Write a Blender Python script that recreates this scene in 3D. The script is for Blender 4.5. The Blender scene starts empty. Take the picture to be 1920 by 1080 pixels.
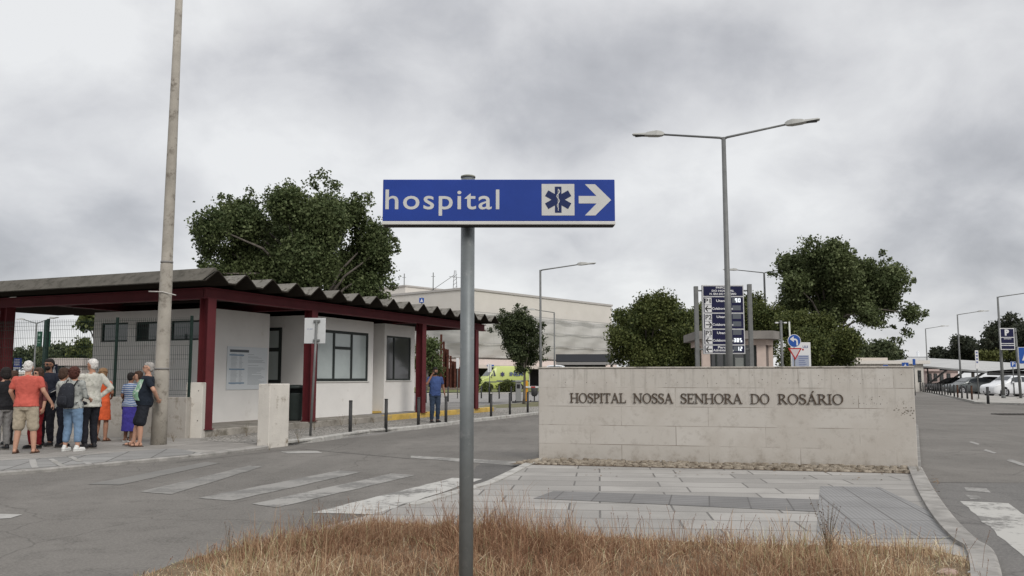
import bpy, math, random
import numpy as np
from mathutils import Vector, Matrix
random.seed(7); RNG = np.random.default_rng(11)
R = math.radians
SC = bpy.context.scene
COL = SC.collection

# ---------------------------------------------------------------- camera
FPX = 1600.0; CAMH = 1.46; PITCH = math.atan(168.0/FPX)
cam_d = bpy.data.cameras.new('camera'); cam = bpy.data.objects.new('camera', cam_d); COL.objects.link(cam)
cam.location = (0, 0, CAMH); cam.rotation_euler = (math.pi/2 + PITCH, 0, 0)
cam_d.sensor_width = 36.0; cam_d.lens = 36.0*FPX/1920.0
cam_d.clip_start = 0.1; cam_d.clip_end = 5000
SC.camera = cam
SC.view_settings.view_transform = 'Standard'; SC.view_settings.look = 'None'
SC.view_settings.gamma = 1.0; SC.view_settings.exposure = 0.0
SC.view_settings.use_curve_mapping = False

# ---------------------------------------------------------------- world: overcast sky
SUN_EL, SUN_ROT = 38.0, 152.0
w = bpy.data.worlds.new("World"); SC.world = w; w.use_nodes = True
nt = w.node_tree; nt.nodes.clear()
def N(t, **k):
    n = nt.nodes.new(t)
    for a, b in k.items(): setattr(n, a, b)
    return n
def LK(a, b): nt.links.new(a, b)
def M2(op, a, b=None, clamp=False):
    n = N('ShaderNodeMath', operation=op, use_clamp=clamp)
    for i, v in enumerate((a, b)):
        if v is None: continue
        if isinstance(v, (int, float)): n.inputs[i].default_value = v
        else: LK(v, n.inputs[i])
    return n.outputs[0]
out = N('ShaderNodeOutputWorld'); bg = N('ShaderNodeBackground'); LK(bg.outputs[0], out.inputs[0])
tc = N('ShaderNodeTexCoord'); sep = N('ShaderNodeSeparateXYZ'); LK(tc.outputs['Generated'], sep.inputs[0])
zz = M2('MAXIMUM', sep.outputs[2], 0.0); den = M2('ADD', zz, 0.55)
comb = N('ShaderNodeCombineXYZ')
LK(M2('DIVIDE', sep.outputs[0], den), comb.inputs[0]); LK(M2('DIVIDE', sep.outputs[1], den), comb.inputs[1])
comb.inputs[2].default_value = 3.7
def noise(scale, detail, rough, dist=0.0):
    n = N('ShaderNodeTexNoise'); n.inputs['Scale'].default_value = scale; n.inputs['Detail'].default_value = detail
    n.inputs['Roughness'].default_value = rough; n.inputs['Distortion'].default_value = dist
    LK(comb.outputs[0], n.inputs['Vector']); return n.outputs['Fac']
n1 = noise(2.3, 8, 0.50, 0.15); n2 = noise(6.5, 9, 0.56, 0.3)
mx = M2('ADD', M2('MULTIPLY', n1, 0.70), M2('MULTIPLY', n2, 0.30))
# broad cloud banks, given by tangent of azimuth and of elevation
ysafe = M2('MAXIMUM', sep.outputs[1], 0.02); az_t = M2('DIVIDE', sep.outputs[0], ysafe); el_t = M2('DIVIDE', sep.outputs[2], ysafe)
for (a0, e0, sa, se, wgt) in ((0.12, 0.375, 0.34, 0.070, -0.115), (-0.44, 0.205, 0.09, 0.07, -0.11), (-0.62, 0.15, 0.14, 0.06, -0.10), (0.60, 0.26, 0.11, 0.04, -0.10), (0.36, 0.14, 0.12, 0.03, -0.04), (-0.25, 0.36, 0.10, 0.05, -0.05),
                             (-0.50, 0.40, 0.16, 0.07, 0.04), (0.25, 0.24, 0.30, 0.06, 0.05), (-0.20, 0.22, 0.10, 0.05, 0.07), (0.0, 0.05, 0.9, 0.08, 0.04)):
    da = M2('POWER', M2('ABSOLUTE', M2('DIVIDE', M2('SUBTRACT', az_t, a0), sa)), 2.0); de = M2('POWER', M2('ABSOLUTE', M2('DIVIDE', M2('SUBTRACT', el_t, e0), se)), 2.0)
    mx = M2('ADD', mx, M2('MULTIPLY', M2('EXPONENT', M2('MULTIPLY', M2('ADD', da, de), -1.0)), wgt))
cr = N('ShaderNodeValToRGB'); LK(mx, cr.inputs[0])
e = cr.color_ramp.elements
e[0].position = 0.31; e[0].color = (0.39, 0.396, 0.42, 1)
e[1].position = 0.61; e[1].color = (0.80, 0.805, 0.81, 1)
m_ = e.new(0.40); m_.color = (0.50, 0.506, 0.53, 1)
m_ = e.new(0.48); m_.color = (0.63, 0.633, 0.65, 1)
# the overcast is brighter overhead than near the horizon
up = N('ShaderNodeMapRange'); up.inputs['From Min'].default_value = 0.40; up.inputs['From Max'].default_value = 0.95
up.inputs['To Min'].default_value = 1.0; up.inputs['To Max'].default_value = 1.9; LK(sep.outputs[2], up.inputs[0])
vm = N('ShaderNodeVectorMath', operation='SCALE'); LK(cr.outputs[0], vm.inputs[0]); LK(up.outputs[0], vm.inputs['Scale'])
sky = N('ShaderNodeTexSky', sky_type='NISHITA'); sky.sun_disc = False
sky.sun_elevation = R(SUN_EL); sky.sun_rotation = R(SUN_ROT)
vs = N('ShaderNodeVectorMath', operation='SCALE'); LK(sky.outputs[0], vs.inputs[0]); vs.inputs['Scale'].default_value = 0.008
va = N('ShaderNodeVectorMath', operation='ADD'); LK(vm.outputs[0], va.inputs[0]); LK(vs.outputs[0], va.inputs[1])
LK(va.outputs[0], bg.inputs[0]); bg.inputs[1].default_value = 1.0
# ---------------------------------------------------------------- sun behind the clouds
sd = bpy.data.lights.new('sun', 'SUN'); sd.energy = 1.8; sd.angle = R(20); sd.color = (1, 0.96, 0.9)
so = bpy.data.objects.new('sun', sd); COL.objects.link(so)
az = R(SUN_ROT)
sdir = Vector((math.sin(az)*math.cos(R(SUN_EL)), math.cos(az)*math.cos(R(SUN_EL)), math.sin(R(SUN_EL))))
so.rotation_euler = sdir.to_track_quat('Z', 'Y').to_euler(); so.location = (0, 0, 50)

# ---------------------------------------------------------------- survey helpers
CT, ST = math.cos(PITCH), math.sin(PITCH)
def ray(px, py):
    x = (px-960)/FPX; u = -(py-540)/FPX
    return x, CT-u*ST, ST+u*CT
def G(px, py, z=0.0):                       # point of a horizontal plane
    x, y, zz = ray(px, py); t = (z-CAMH)/zz
    return Vector((x*t, y*t, z))
def W(px, py, D):                           # point at ground distance D
    x, y, zz = ray(px, py); t = D/y
    return Vector((x*t, D, CAMH+zz*t))
def Zat(py, D): return W(960, py, D).z
def Xat(px, D, z=0.0): return (px-960)/FPX*(D*CT+(z-CAMH)*ST)

# ---------------------------------------------------------------- materials
def mat(name, col, rough=0.8, var=0.0, vs=3.0, bump=0.0, bs=40.0, metal=0.0, col2=None, spec=0.22, stain=None, alpha=None):
    m = bpy.data.materials.new(name); m.use_nodes = True; t = m.node_tree; b = t.nodes['Principled BSDF']
    b.inputs['Base Color'].default_value = (*col, 1); b.inputs['Roughness'].default_value = rough
    b.inputs['Metallic'].default_value = metal; b.inputs['Specular IOR Level'].default_value = spec
    tcn = t.nodes.new('ShaderNodeTexCoord')
    def ns(sc, det=5, ro=0.6):
        n = t.nodes.new('ShaderNodeTexNoise'); n.inputs['Scale'].default_value = sc
        n.inputs['Detail'].default_value = det; n.inputs['Roughness'].default_value = ro
        t.links.new(tcn.outputs['Object'], n.inputs['Vector']); return n
    def mixc(fac, a, bb):
        x = t.nodes.new('ShaderNodeMix'); x.data_type = 'RGBA'
        t.links.new(fac, x.inputs[0])
        for i, v in ((6, a), (7, bb)):
            if isinstance(v, tuple): x.inputs[i].default_value = (*v, 1)
            else: t.links.new(v, x.inputs[i])
        return x.outputs[2]
    cur = tuple(col)
    if var > 0 or col2:
        n = ns(vs); mr = t.nodes.new('ShaderNodeMapRange'); mr.inputs[1].default_value = 0.3; mr.inputs[2].default_value = 0.7
        t.links.new(n.outputs[0], mr.inputs[0])
        c2 = tuple(col2) if col2 else tuple(min(1, c*(1+var)) for c in col)
        c1 = tuple(c*(1-var) for c in col) if not col2 else tuple(col)
        cur = mixc(mr.outputs[0], c1, c2)
    if stain:
        n = ns(stain[1], 8, 0.7); mr = t.nodes.new('ShaderNodeMapRange'); mr.inputs[1].default_value = stain[2]; mr.inputs[2].default_value = stain[2]+0.12
        t.links.new(n.outputs[0], mr.inputs[0]); cur = mixc(mr.outputs[0], cur, tuple(stain[0]))
    if not isinstance(cur, tuple): t.links.new(cur, b.inputs['Base Color'])
    if bump > 0:
        n = ns(bs, 4); bp = t.nodes.new('ShaderNodeBump'); bp.inputs['Strength'].default_value = bump; bp.inputs['Distance'].default_value = 0.02
        t.links.new(n.outputs[0], bp.inputs['Height']); t.links.new(bp.outputs[0], b.inputs['Normal'])
    m['_cur'] = 1
    return m
MATS = {}
def Mt(name, *a, **k):
    if name not in MATS: MATS[name] = mat(name, *a, **k)
    return MATS[name]
def emis(name, col, s):
    m = mat(name, col); b = m.node_tree.nodes['Principled BSDF']
    b.inputs['Emission Color'].default_value = (*col, 1); b.inputs['Emission Strength'].default_value = s; return m

# ---------------------------------------------------------------- mesh builder
class MB:
    def __init__(s): s.v = []; s.f = []; s.sm = []
    def add(s, vs, fs, smooth=False):
        o = len(s.v); s.v += [tuple(v) for v in vs]; s.f += [tuple(i+o for i in f) for f in fs]; s.sm += [smooth]*len(fs); return s
    def box(s, x0, x1, y0, y1, z0, z1):
        v = [(x, y, z) for z in (z0, z1) for y in (y0, y1) for x in (x0, x1)]
        return s.add(v, [(0, 2, 3, 1), (4, 5, 7, 6), (0, 1, 5, 4), (2, 6, 7, 3), (0, 4, 6, 2), (1, 3, 7, 5)])
    def cbox(s, x0, x1, y0, y1, z0, z1, c=0.01):      # chamfered box
        xs = (x0, x1); ys = (y0, y1); zs = (z0, z1); v = []; idx = {}
        for i in (0, 1):
            for j in (0, 1):
                for k in (0, 1):
                    sx, sy, sz = (1, -1)[i], (1, -1)[j], (1, -1)[k]
                    for a in range(3):
                        p = [xs[i]+sx*c, ys[j]+sy*c, zs[k]+sz*c]; p[a] = (xs[i], ys[j], zs[k])[a]
                        idx[(i, j, k, a)] = len(v); v.append(tuple(p))
        f = []
        for a in range(3):
            o = [q for q in range(3) if q != a]
            for e_ in (0, 1):
                q = []
                for (m, n) in ((0, 0), (1, 0), (1, 1), (0, 1)):
                    t = [0, 0, 0]; t[a] = e_; t[o[0]] = m; t[o[1]] = n; q.append(idx[(*t, a)])
                f.append(tuple(q))
            for (m, n) in ((0, 0), (1, 0), (1, 1), (0, 1)):   # edges along axis a
                t0 = [0, 0, 0]; t0[o[0]] = m; t0[o[1]] = n; t1 = list(t0); t1[a] = 1
                f.append((idx[(*t0, o[0])], idx[(*t0, o[1])], idx[(*t1, o[1])], idx[(*t1, o[0])]))
        for i in (0, 1):
            for j in (0, 1):
                for k in (0, 1): f.append(tuple(idx[(i, j, k, a)] for a in range(3)))
        return s.add(v, f)
    def tube(s, pts, rads, n=12, smooth=True, sy=1.0, caps=True):
        pts = [Vector(p) for p in pts]
        if isinstance(rads, (int, float)): rads = [rads]*len(pts)
        V = []; F = []; prev = None
        for i, p in enumerate(pts):
            d = (pts[min(i+1, len(pts)-1)]-pts[max(i-1, 0)])
            d = d.normalized() if d.length > 1e-9 else Vector((0, 0, 1))
            if prev is None:
                a = Vector((1, 0, 0)) if abs(d.x) < 0.9 else Vector((0, 1, 0)); a = (a-d*a.dot(d)).normalized()
            else: a = (prev-d*prev.dot(d)).normalized()
            prev = a; b = d.cross(a)
            for k in range(n):
                t = 2*math.pi*k/n; V.append(p+a*math.cos(t)*rads[i]+b*math.sin(t)*rads[i]*sy)
        for i in range(len(pts)-1):
            for k in range(n):
                k2 = (k+1) % n; F.append((i*n+k, i*n+k2, (i+1)*n+k2, (i+1)*n+k))
        s.add(V, F, smooth)
        if caps:
            o = len(s.v)-len(V); m = len(pts)-1
            s.f.append(tuple(o+k for k in reversed(range(n)))); s.f.append(tuple(o+m*n+k for k in range(n))); s.sm += [False, False]
        return s
    def cap(s, p0, r0, p1, r1, n=14):                 # capsule with round ends, closed
        p0, p1 = Vector(p0), Vector(p1); d = (p1-p0); L = d.length; d = d.normalized() if L > 1e-9 else Vector((0, 0, 1))
        pts = []; rr = []
        for t in (0.05, 0.35, 0.7): a = t*math.pi/2; pts.append(p0-d*r0*math.cos(a)); rr.append(r0*math.sin(a))
        pts += [p0, p1]; rr += [r0, r1]
        for t in (0.7, 0.35, 0.05): a = t*math.pi/2; pts.append(p1+d*r1*math.cos(a)); rr.append(r1*math.sin(a))
        return s.tube(pts, rr, n)
    def ell(s, c, r, n=16, m=10):
        V = []; F = []
        for i in range(m+1):
            a = math.pi*i/m
            for k in range(n):
                t = 2*math.pi*k/n; V.append((c[0]+r[0]*math.sin(a)*math.cos(t), c[1]+r[1]*math.sin(a)*math.sin(t), c[2]-r[2]*math.cos(a)))
        for i in range(m):
            for k in range(n): k2 = (k+1) % n; F.append((i*n+k, i*n+k2, (i+1)*n+k2, (i+1)*n+k))
        return s.add(V, F, True)
    def loft(s, rings, n=20, caps=True, p=2.0, smooth=True):   # rings: (cx, cy, z, rx, ry)
        V = []; F = []
        for (cx, cy, z, rx, ry) in rings:
            for k in range(n):
                t = 2*math.pi*k/n; c, q = math.cos(t), math.sin(t)
                V.append((cx+rx*math.copysign(abs(c)**(2/p), c), cy+ry*math.copysign(abs(q)**(2/p), q), z))
        for i in range(len(rings)-1):
            for k in range(n): k2 = (k+1) % n; F.append((i*n+k, i*n+k2, (i+1)*n+k2, (i+1)*n+k))
        s.add(V, F, smooth)
        if caps:
            o = len(s.v)-len(V); m = len(rings)-1
            s.f.append(tuple(o+k for k in reversed(range(n)))); s.f.append(tuple(o+m*n+k for k in range(n))); s.sm += [False]*2
        return s
    def prism(s, poly, z0, z1):                       # polygon in XY extruded in Z
        n = len(poly); V = [(p[0], p[1], z0) for p in poly]+[(p[0], p[1], z1) for p in poly]
        F = [tuple(reversed(range(n))), tuple(range(n, 2*n))]+[(i, (i+1) % n, n+(i+1) % n, n+i) for i in range(n)]
        return s.add(V, F)
    def vprism(s, poly, y0, y1):                      # polygon in XZ extruded in Y
        n = len(poly); V = [(p[0], y0, p[1]) for p in poly]+[(p[0], y1, p[1]) for p in poly]
        F = [tuple(range(n)), tuple(reversed(range(n, 2*n)))]+[((i+1) % n, i, n+i, n+(i+1) % n) for i in range(n)]
        return s.add(V, F)
    def mesh(s, name):
        me = bpy.data.meshes.new(name); me.from_pydata(s.v, [], s.f); me.polygons.foreach_set('use_smooth', s.sm); me.update(); return me
    def build(s, name, m, parent=None, loc=None, rotz=None):
        o = bpy.data.objects.new(name, s.mesh(name)); COL.objects.link(o)
        if m: o.data.materials.append(m)
        if parent: o.parent = parent
        if loc is not None: o.location = loc
        if rotz is not None: o.rotation_euler.z = rotz
        return o
def tag(o, label, cat=None, group=None, kind=None):
    o['label'] = label
    if cat: o['category'] = cat
    if group: o['group'] = group
    if kind: o['kind'] = kind
    return o
def thing(name, label, cat, loc=(0, 0, 0), rotz=0.0, group=None):
    o = bpy.data.objects.new(name, None); COL.objects.link(o); o.location = loc; o.rotation_euler = (0, 0, rotz)
    o.empty_display_size = 0.2
    return tag(o, label, cat, group)
def struct(name, mb, m):
    o = mb.build(name, m); o['kind'] = 'structure'; return o
def kids(o): return [c for c in bpy.data.objects if c.parent == o]
def dup(root, loc, rotz, label):
    src = [(root, None)]; r = root.copy(); COL.objects.link(r); r.location = loc
    r.rotation_euler = (0, 0, rotz); r['label'] = label
    for ch in kids(root):
        c = ch.copy(); COL.objects.link(c); c.parent = r
        for g in kids(ch):
            d = g.copy(); COL.objects.link(d); d.parent = c
    return r
def sheet(pts, z):                                     # filled ngon on a plane
    a = sum(pts[i-1][0]*pts[i][1]-pts[i][0]*pts[i-1][1] for i in range(len(pts)))
    if a < 0: pts = list(reversed(pts))
    mb = MB(); mb.add([(p[0], p[1], z) for p in pts], [tuple(range(len(pts)))]); return mb
def textmesh(s, size, ext=0.002, bold=0.0, align='CENTER', spacing=1.0, width=None):
    cu = bpy.data.curves.new('t', 'FONT'); cu.body = s; cu.size = size; cu.extrude = ext; cu.offset = bold
    cu.align_x = align; cu.align_y = 'CENTER'; cu.space_character = spacing; cu.resolution_u = 4
    ob = bpy.data.objects.new('t', cu); COL.objects.link(ob); bpy.context.view_layer.update()
    me = bpy.data.meshes.new_from_object(ob.evaluated_get(bpy.context.evaluated_depsgraph_get()))
    bpy.data.objects.remove(ob); bpy.data.curves.remove(cu)
    vs = [v.co.copy() for v in me.vertices]; fs = [tuple(p.vertices) for p in me.polygons]; bpy.data.meshes.remove(me)
    sx = 1.0
    if width and vs:
        a = min(v.x for v in vs); b = max(v.x for v in vs); sx = width/(b-a)
    return [(v.x*sx, -v.z, v.y) for v in vs], fs       # stands up, faces -Y
def text(mb, s, size, x, y, z, **k):
    v, f = textmesh(s, size, **k); mb.add([(a+x, b+y, c+z) for a, b, c in v], f); return mb

# ================================================================= GROUND
def procmat(name):
    m = bpy.data.materials.new(name); m.use_nodes = True; t = m.node_tree; b = t.nodes['Principled BSDF']; b.inputs['Specular IOR Level'].default_value = 0.2
    c = t.nodes.new('ShaderNodeTexCoord'); return m, t, b, c.outputs['Object']
def tn(t, typ, vec=None, **k):
    n = t.nodes.new(typ)
    for a, v in k.items():
        if a in n.inputs: n.inputs[a].default_value = v
        else: setattr(n, a, v)
    if vec is not None: t.links.new(vec, n.inputs['Vector'])
    return n
def tmix(t, fac, a, b):
    x = t.nodes.new('ShaderNodeMix'); x.data_type = 'RGBA'
    if isinstance(fac, float): x.inputs[0].default_value = fac
    else: t.links.new(fac, x.inputs[0])
    for i, v in ((6, a), (7, b)):
        if isinstance(v, tuple): x.inputs[i].default_value = (*v, 1)
        else: t.links.new(v, x.inputs[i])
    return x.outputs[2]
def tmap(t, v, a, b, c=0.0, d=1.0):
    n = t.nodes.new('ShaderNodeMapRange'); t.links.new(v, n.inputs[0])
    for i, q in enumerate((a, b, c, d)): n.inputs[i+1].default_value = q
    return n.outputs[0]
def tbump(t, h, b, s=0.3, d=0.01):
    n = t.nodes.new('ShaderNodeBump'); n.inputs['Strength'].default_value = s; n.inputs['Distance'].default_value = d
    t.links.new(h, n.inputs['Height']); t.links.new(n.outputs[0], b.inputs['Normal'])

def asphalt(name, base, dark):
    m, t, b, v = procmat(name)
    n1 = tn(t, 'ShaderNodeTexNoise', v, Scale=0.35, Detail=4.0); n2 = tn(t, 'ShaderNodeTexNoise', v, Scale=2.2, Detail=6.0, Roughness=0.7)
    n3 = tn(t, 'ShaderNodeTexNoise', v, Scale=42.0, Detail=5.0, Roughness=0.85)
    mp = tn(t, 'ShaderNodeMapping', v); mp.inputs['Scale'].default_value = (0.9, 0.12, 1); mp.inputs['Rotation'].default_value = (0, 0, R(62))
    n4 = tn(t, 'ShaderNodeTexNoise', mp.outputs[0], Scale=1.6, Detail=5.0)
    c = tmix(t, tmap(t, n1.outputs[0], 0.35, 0.68), dark, base)
    c = tmix(t, tmap(t, n4.outputs[0], 0.50, 0.72, 0, 0.45), c, tuple(x*1.3 for x in base))
    c = tmix(t, tmap(t, n2.outputs[0], 0.50, 0.70, 0, 0.65), c, tuple(x*0.66 for x in dark))
    c = tmix(t, tmap(t, n3.outputs[0], 0.42, 0.66, 0, 0.55), c, tuple(x*1.75 for x in base))
    nd = tn(t, 'ShaderNodeTexNoise', v, Scale=1.5, Detail=3.0)
    mxv = tmix(t, 0.25, v, nd.outputs['Color'])
    vo = tn(t, 'ShaderNodeTexVoronoi', mxv, Scale=0.55, feature='DISTANCE_TO_EDGE')
    ck = tmap(t, vo.outputs['Distance'], 0.0, 0.007, 0.35, 0.0)
    c = tmix(t, ck, c, (0.035, 0.033, 0.03))
    t.links.new(c, b.inputs['Base Color']); b.inputs['Roughness'].default_value = 0.9; b.inputs['Specular IOR Level'].default_value = 0.15
    tbump(t, n3.outputs[0], b, 0.5, 0.01); return m
asph = asphalt('asphalt', (0.158, 0.148, 0.135), (0.108, 0.101, 0.092))
asph2 = asphalt('asphalt_far', (0.24, 0.23, 0.22), (0.19, 0.183, 0.175))
gm = MB(); gm.add([(-900, -60, 0), (900, -60, 0), (900, 1600, 0), (-900, 1600, 0)], [(0, 1, 2, 3)])
struct('ground', gm, asphalt('ground_surface', (0.20, 0.19, 0.18), (0.15, 0.145, 0.138)))
# main approach road, darker strip in front of the crossings
rd = sheet([(-60, -20), (60, -20), (60, 60), (-60, 60)], 0.004)
struct('road', sheet([(-40, 1), G(-400, 1010), G(-400, 925), G(0, 893), G(385, 858), G(540, 836), G(780, 806), G(1012, 777), G(1560, 715), G(1700, 730), G(1822, 755), G(2500, 775), (60, 6), (60, 1)], 0.004), asph)

# painted crossing bars, worn
def paint(name, c=(0.50, 0.49, 0.47), wear=0.5, under=(0.17, 0.165, 0.155)):
    m, t, b, v = procmat(name)
    n = tn(t, 'ShaderNodeTexNoise', v, Scale=9.0, Detail=9.0, Roughness=0.78); n2 = tn(t, 'ShaderNodeTexNoise', v, Scale=1.4, Detail=4.0)
    s = t.nodes.new('ShaderNodeMath'); s.operation = 'ADD'; t.links.new(n.outputs[0], s.inputs[0]); t.links.new(n2.outputs[0], s.inputs[1])
    f = tmap(t, s.outputs[0], 1.22-wear*0.42, 1.36-wear*0.42)
    t.links.new(tmix(t, f, c, under), b.inputs['Base Color']); b.inputs['Roughness'].default_value = 0.85; return m
def ragged(pts, z, step=0.25, amp=0.018):
    o = []
    for i, p in enumerate(pts):
        q = pts[(i+1) % len(pts)]; p = Vector(p[:2]); q = Vector(q[:2]); L = (q-p).length; k = max(1, int(L/step)); nrm = Vector((-(q-p).y, (q-p).x)).normalized()
        for j in range(k): o.append(p.lerp(q, j/k)+(nrm*random.uniform(-amp, amp) if j else Vector((0, 0))))
    return sheet(o, z)
GR = 'worn bars of the left zebra crossing'
zs = [([(583, 963), (848, 897), (905, 899), (700, 966)], 0.6, 'brightest white zebra bar, next to the paved island', (0.42, 0.41, 0.385)),
      ([(472, 946), (733, 889), (779, 892), (518, 953)], 0.6, 'worn zebra bar second from the paved island', (0.29, 0.28, 0.262)),
      ([(371, 935), (637, 883), (678, 886), (435, 940)], 0.6, 'worn zebra bar third from the paved island', (0.255, 0.246, 0.23)),
      ([(263, 923), (466, 874), (495, 875), (321, 928)], 0.68, 'faded zebra bar fourth from the paved island', (0.235, 0.226, 0.21)),
      ([(165, 909), (385, 867), (412, 869), (225, 910)], 0.75, 'nearly erased zebra bar closest to the left pavement', (0.19, 0.183, 0.17))]
for i, (pp, wr, lb, cc) in enumerate(zs):
    o = ragged([G(*p) for p in pp], 0.009).build('zebra_bar', paint('road_paint_%d' % i, cc, wr)); tag(o, lb, 'road marking', GR)
def mark(name, pp, lb, c=(0.42, 0.41, 0.38), wr=0.3, z=0.009):
    o = ragged([G(*p) for p in pp], z).build(name, paint('paint_'+name+str(pp[0][0]), c, wr)); tag(o, lb, 'road marking'); return o
mark('zebra_bar', [(1800, 941), (1891, 945), (2200, 1160), (2045, 1160)], 'wide white zebra bar beside the right kerb of the island', (0.40, 0.39, 0.365), 0.45)
mark('zebra_bar', [(1975, 950), (2070, 955), (2500, 1160), (2310, 1160)], 'white zebra bar at the far right edge of the road', (0.45, 0.44, 0.42), 0.2)
for pp, lb in (([(1820, 828), (1837, 833), (1834, 835), (1817, 829.5)], 'farthest short lane dash on the right road'),
               ([(1848, 843), (1869, 849.5), (1864, 851), (1844, 845)], 'middle short lane dash on the right road'),
               ([(1893, 861), (1935, 876), (1928, 878), (1887, 864)], 'nearest short lane dash on the right road')):
    mark('lane_dash', pp, lb, (0.28, 0.27, 0.255), 0.45)
mark('arrow_tip', [(-30, 966), (0, 965), (42, 966), (20, 973), (-30, 976)], 'small white paint mark at the left edge of the road', (0.36, 0.35, 0.33), 0.4)
mark('give_way_line', [(526, 847), (595, 846), (605, 850), (540, 851)], 'worn white line beside the white pier', (0.32, 0.31, 0.29), 0.6)
mark('stop_line', [(770, 855), (1004, 868), (1002, 876), (880, 868), (770, 859)], 'long worn white line crossing the road toward the wall', (0.30, 0.29, 0.27), 0.65)
mark('faded_letter', [(1808, 915), (1850, 917), (1858, 925), (1812, 922)], 'scuffed white paint remnant above the right zebra bar', (0.30, 0.29, 0.275), 0.8)
mark('faded_letter', [(1810, 929), (1836, 931), (1840, 936), (1820, 937)], 'smaller scuffed paint remnant touching the right zebra bar', (0.30, 0.29, 0.275), 0.8)
# darker re-laid strip of asphalt on both sides
patch = asphalt('asphalt_patch', (0.115, 0.11, 0.105), (0.085, 0.082, 0.078))
struct('asphalt_patch', ragged([G(1737, 906), G(2600, 911), G(2600, 1200), G(1905, 1200), G(1880, 1090), G(1838, 1030), G(1795, 985), G(1757, 935)], 0.006, 0.4, 0.02), asphalt('asphalt_strip', (0.15, 0.143, 0.135), (0.11, 0.107, 0.102)))
struct('asphalt_patch', ragged([G(905, 864), G(1004, 869), G(945, 893), G(905, 906), G(860, 908), G(890, 880)], 0.006, 0.3, 0.02), patch)
# seams
for a, b_ in (((1737, 905.5), (2500, 911)), ((770, 861), (560, 842)), ((560, 842), (330, 868))):
    A, B = G(*a), G(*b_); n = Vector((-(B-A).y, (B-A).x, 0)).normalized()*0.012
    struct('road_seam', sheet([A-n, B-n, B+n, A+n], 0.011), Mt('tar', (0.05, 0.048, 0.045), 0.7))
# iron drain cover on the right road
dc = thing('drain_cover', 'dark iron drain cover set in the road at the right edge', 'drain cover', G(1912, 777.5, 0.004))
MB().cbox(-0.9, 0.9, -0.45, 0.45, 0.002, 0.03, 0.008).build('frame', Mt('iron', (0.05, 0.045, 0.04), 0.6, 0.3, 9), dc)
g_ = MB()
for k in range(9): g_.box(-0.8+k*0.18, -0.72+k*0.18, -0.36, 0.36, 0.031, 0.04)
g_.build('grate', Mt('iron', (0, 0, 0)), dc)

# ---- pavements
def slabs(name, c, sx, sy, rot, joint=(0.09, 0.085, 0.08), jw=0.012, var=0.18, off=0.0, ribs=False):
    m, t, b, v = procmat(name)
    mp = tn(t, 'ShaderNodeMapping', v); mp.inputs['Rotation'].default_value = (0, 0, R(rot))
    br = tn(t, 'ShaderNodeTexBrick', mp.outputs[0], Scale=1.0); br.offset = off
    br.inputs['Brick Width'].default_value = sx; br.inputs['Row Height'].default_value = sy; br.inputs['Mortar Size'].default_value = jw
    br.inputs['Mortar Smooth'].default_value = 0.3
    br.inputs['Color1'].default_value = (*[x*(1-var) for x in c], 1); br.inputs['Color2'].default_value = (*[x*(1+var) for x in c], 1); br.inputs['Mortar'].default_value = (*joint, 1)
    n = tn(t, 'ShaderNodeTexNoise', v, Scale=1.3, Detail=7.0, Roughness=0.65); n2 = tn(t, 'ShaderNodeTexNoise', v, Scale=60.0, Detail=3.0)
    cc = tmix(t, tmap(t, n.outputs[0], 0.42, 0.66, 0, 0.5), br.outputs['Color'], tuple(x*0.62 for x in c))
    cc = tmix(t, tmap(t, n2.outputs[0], 0.4, 0.7, 0, 0.3), cc, tuple(x*1.35 for x in c))
    if ribs:
        wv = tn(t, 'ShaderNodeTexWave', mp.outputs[0], Scale=ribs[1]); wv.bands_direction = ribs[0]; wv.inputs['Distortion'].default_value = 0.0
        cc = tmix(t, tmap(t, wv.outputs['Fac'], 0.25, 0.6, 0.30, 0.0), cc, tuple(x*0.5 for x in c)); tbump(t, wv.outputs['Fac'], b, 0.3, 0.004)
    else: tbump(t, n2.outputs[0], b, 0.25, 0.006)
    t.links.new(cc, b.inputs['Base Color']); b.inputs['Roughness'].default_value = 0.9; return m
def cobble(name, c, scale, gap=(0.10, 0.095, 0.085)):
    m, t, b, v = procmat(name)
    vo = tn(t, 'ShaderNodeTexVoronoi', v, Scale=scale, feature='DISTANCE_TO_EDGE'); v2 = tn(t, 'ShaderNodeTexVoronoi', v, Scale=scale)
    hs = tn(t, 'ShaderNodeSeparateColor'); t.links.new(v2.outputs['Color'], hs.inputs[0])
    cc = tmix(t, hs.outputs[0], tuple(x*0.72 for x in c), tuple(x*1.2 for x in c))
    n = tn(t, 'ShaderNodeTexNoise', v, Scale=0.9, Detail=5.0)
    cc = tmix(t, tmap(t, n.outputs[0], 0.45, 0.65, 0, 0.4), cc, tuple(x*0.6 for x in c))
    cc = tmix(t, tmap(t, vo.outputs['Distance'], 0.02, 0.12, 1, 0), cc, gap)
    t.links.new(cc, b.inputs['Base Color']); b.inputs['Roughness'].default_value = 0.85; tbump(t, tmap(t, vo.outputs['Distance'], 0, 0.3), b, 0.8, 0.02); return m
PAVE = 0.05
def plate(name, pts, z, m, z0=-0.02):
    a = sum(pts[i-1][0]*pts[i][1]-pts[i][0]*pts[i-1][1] for i in range(len(pts)))
    if a < 0: pts = list(reversed(pts))
    mb = MB(); mb.prism([(p[0], p[1]) for p in pts], z0, z); o = mb.build(name, m); o['kind'] = 'structure'; return o
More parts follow.
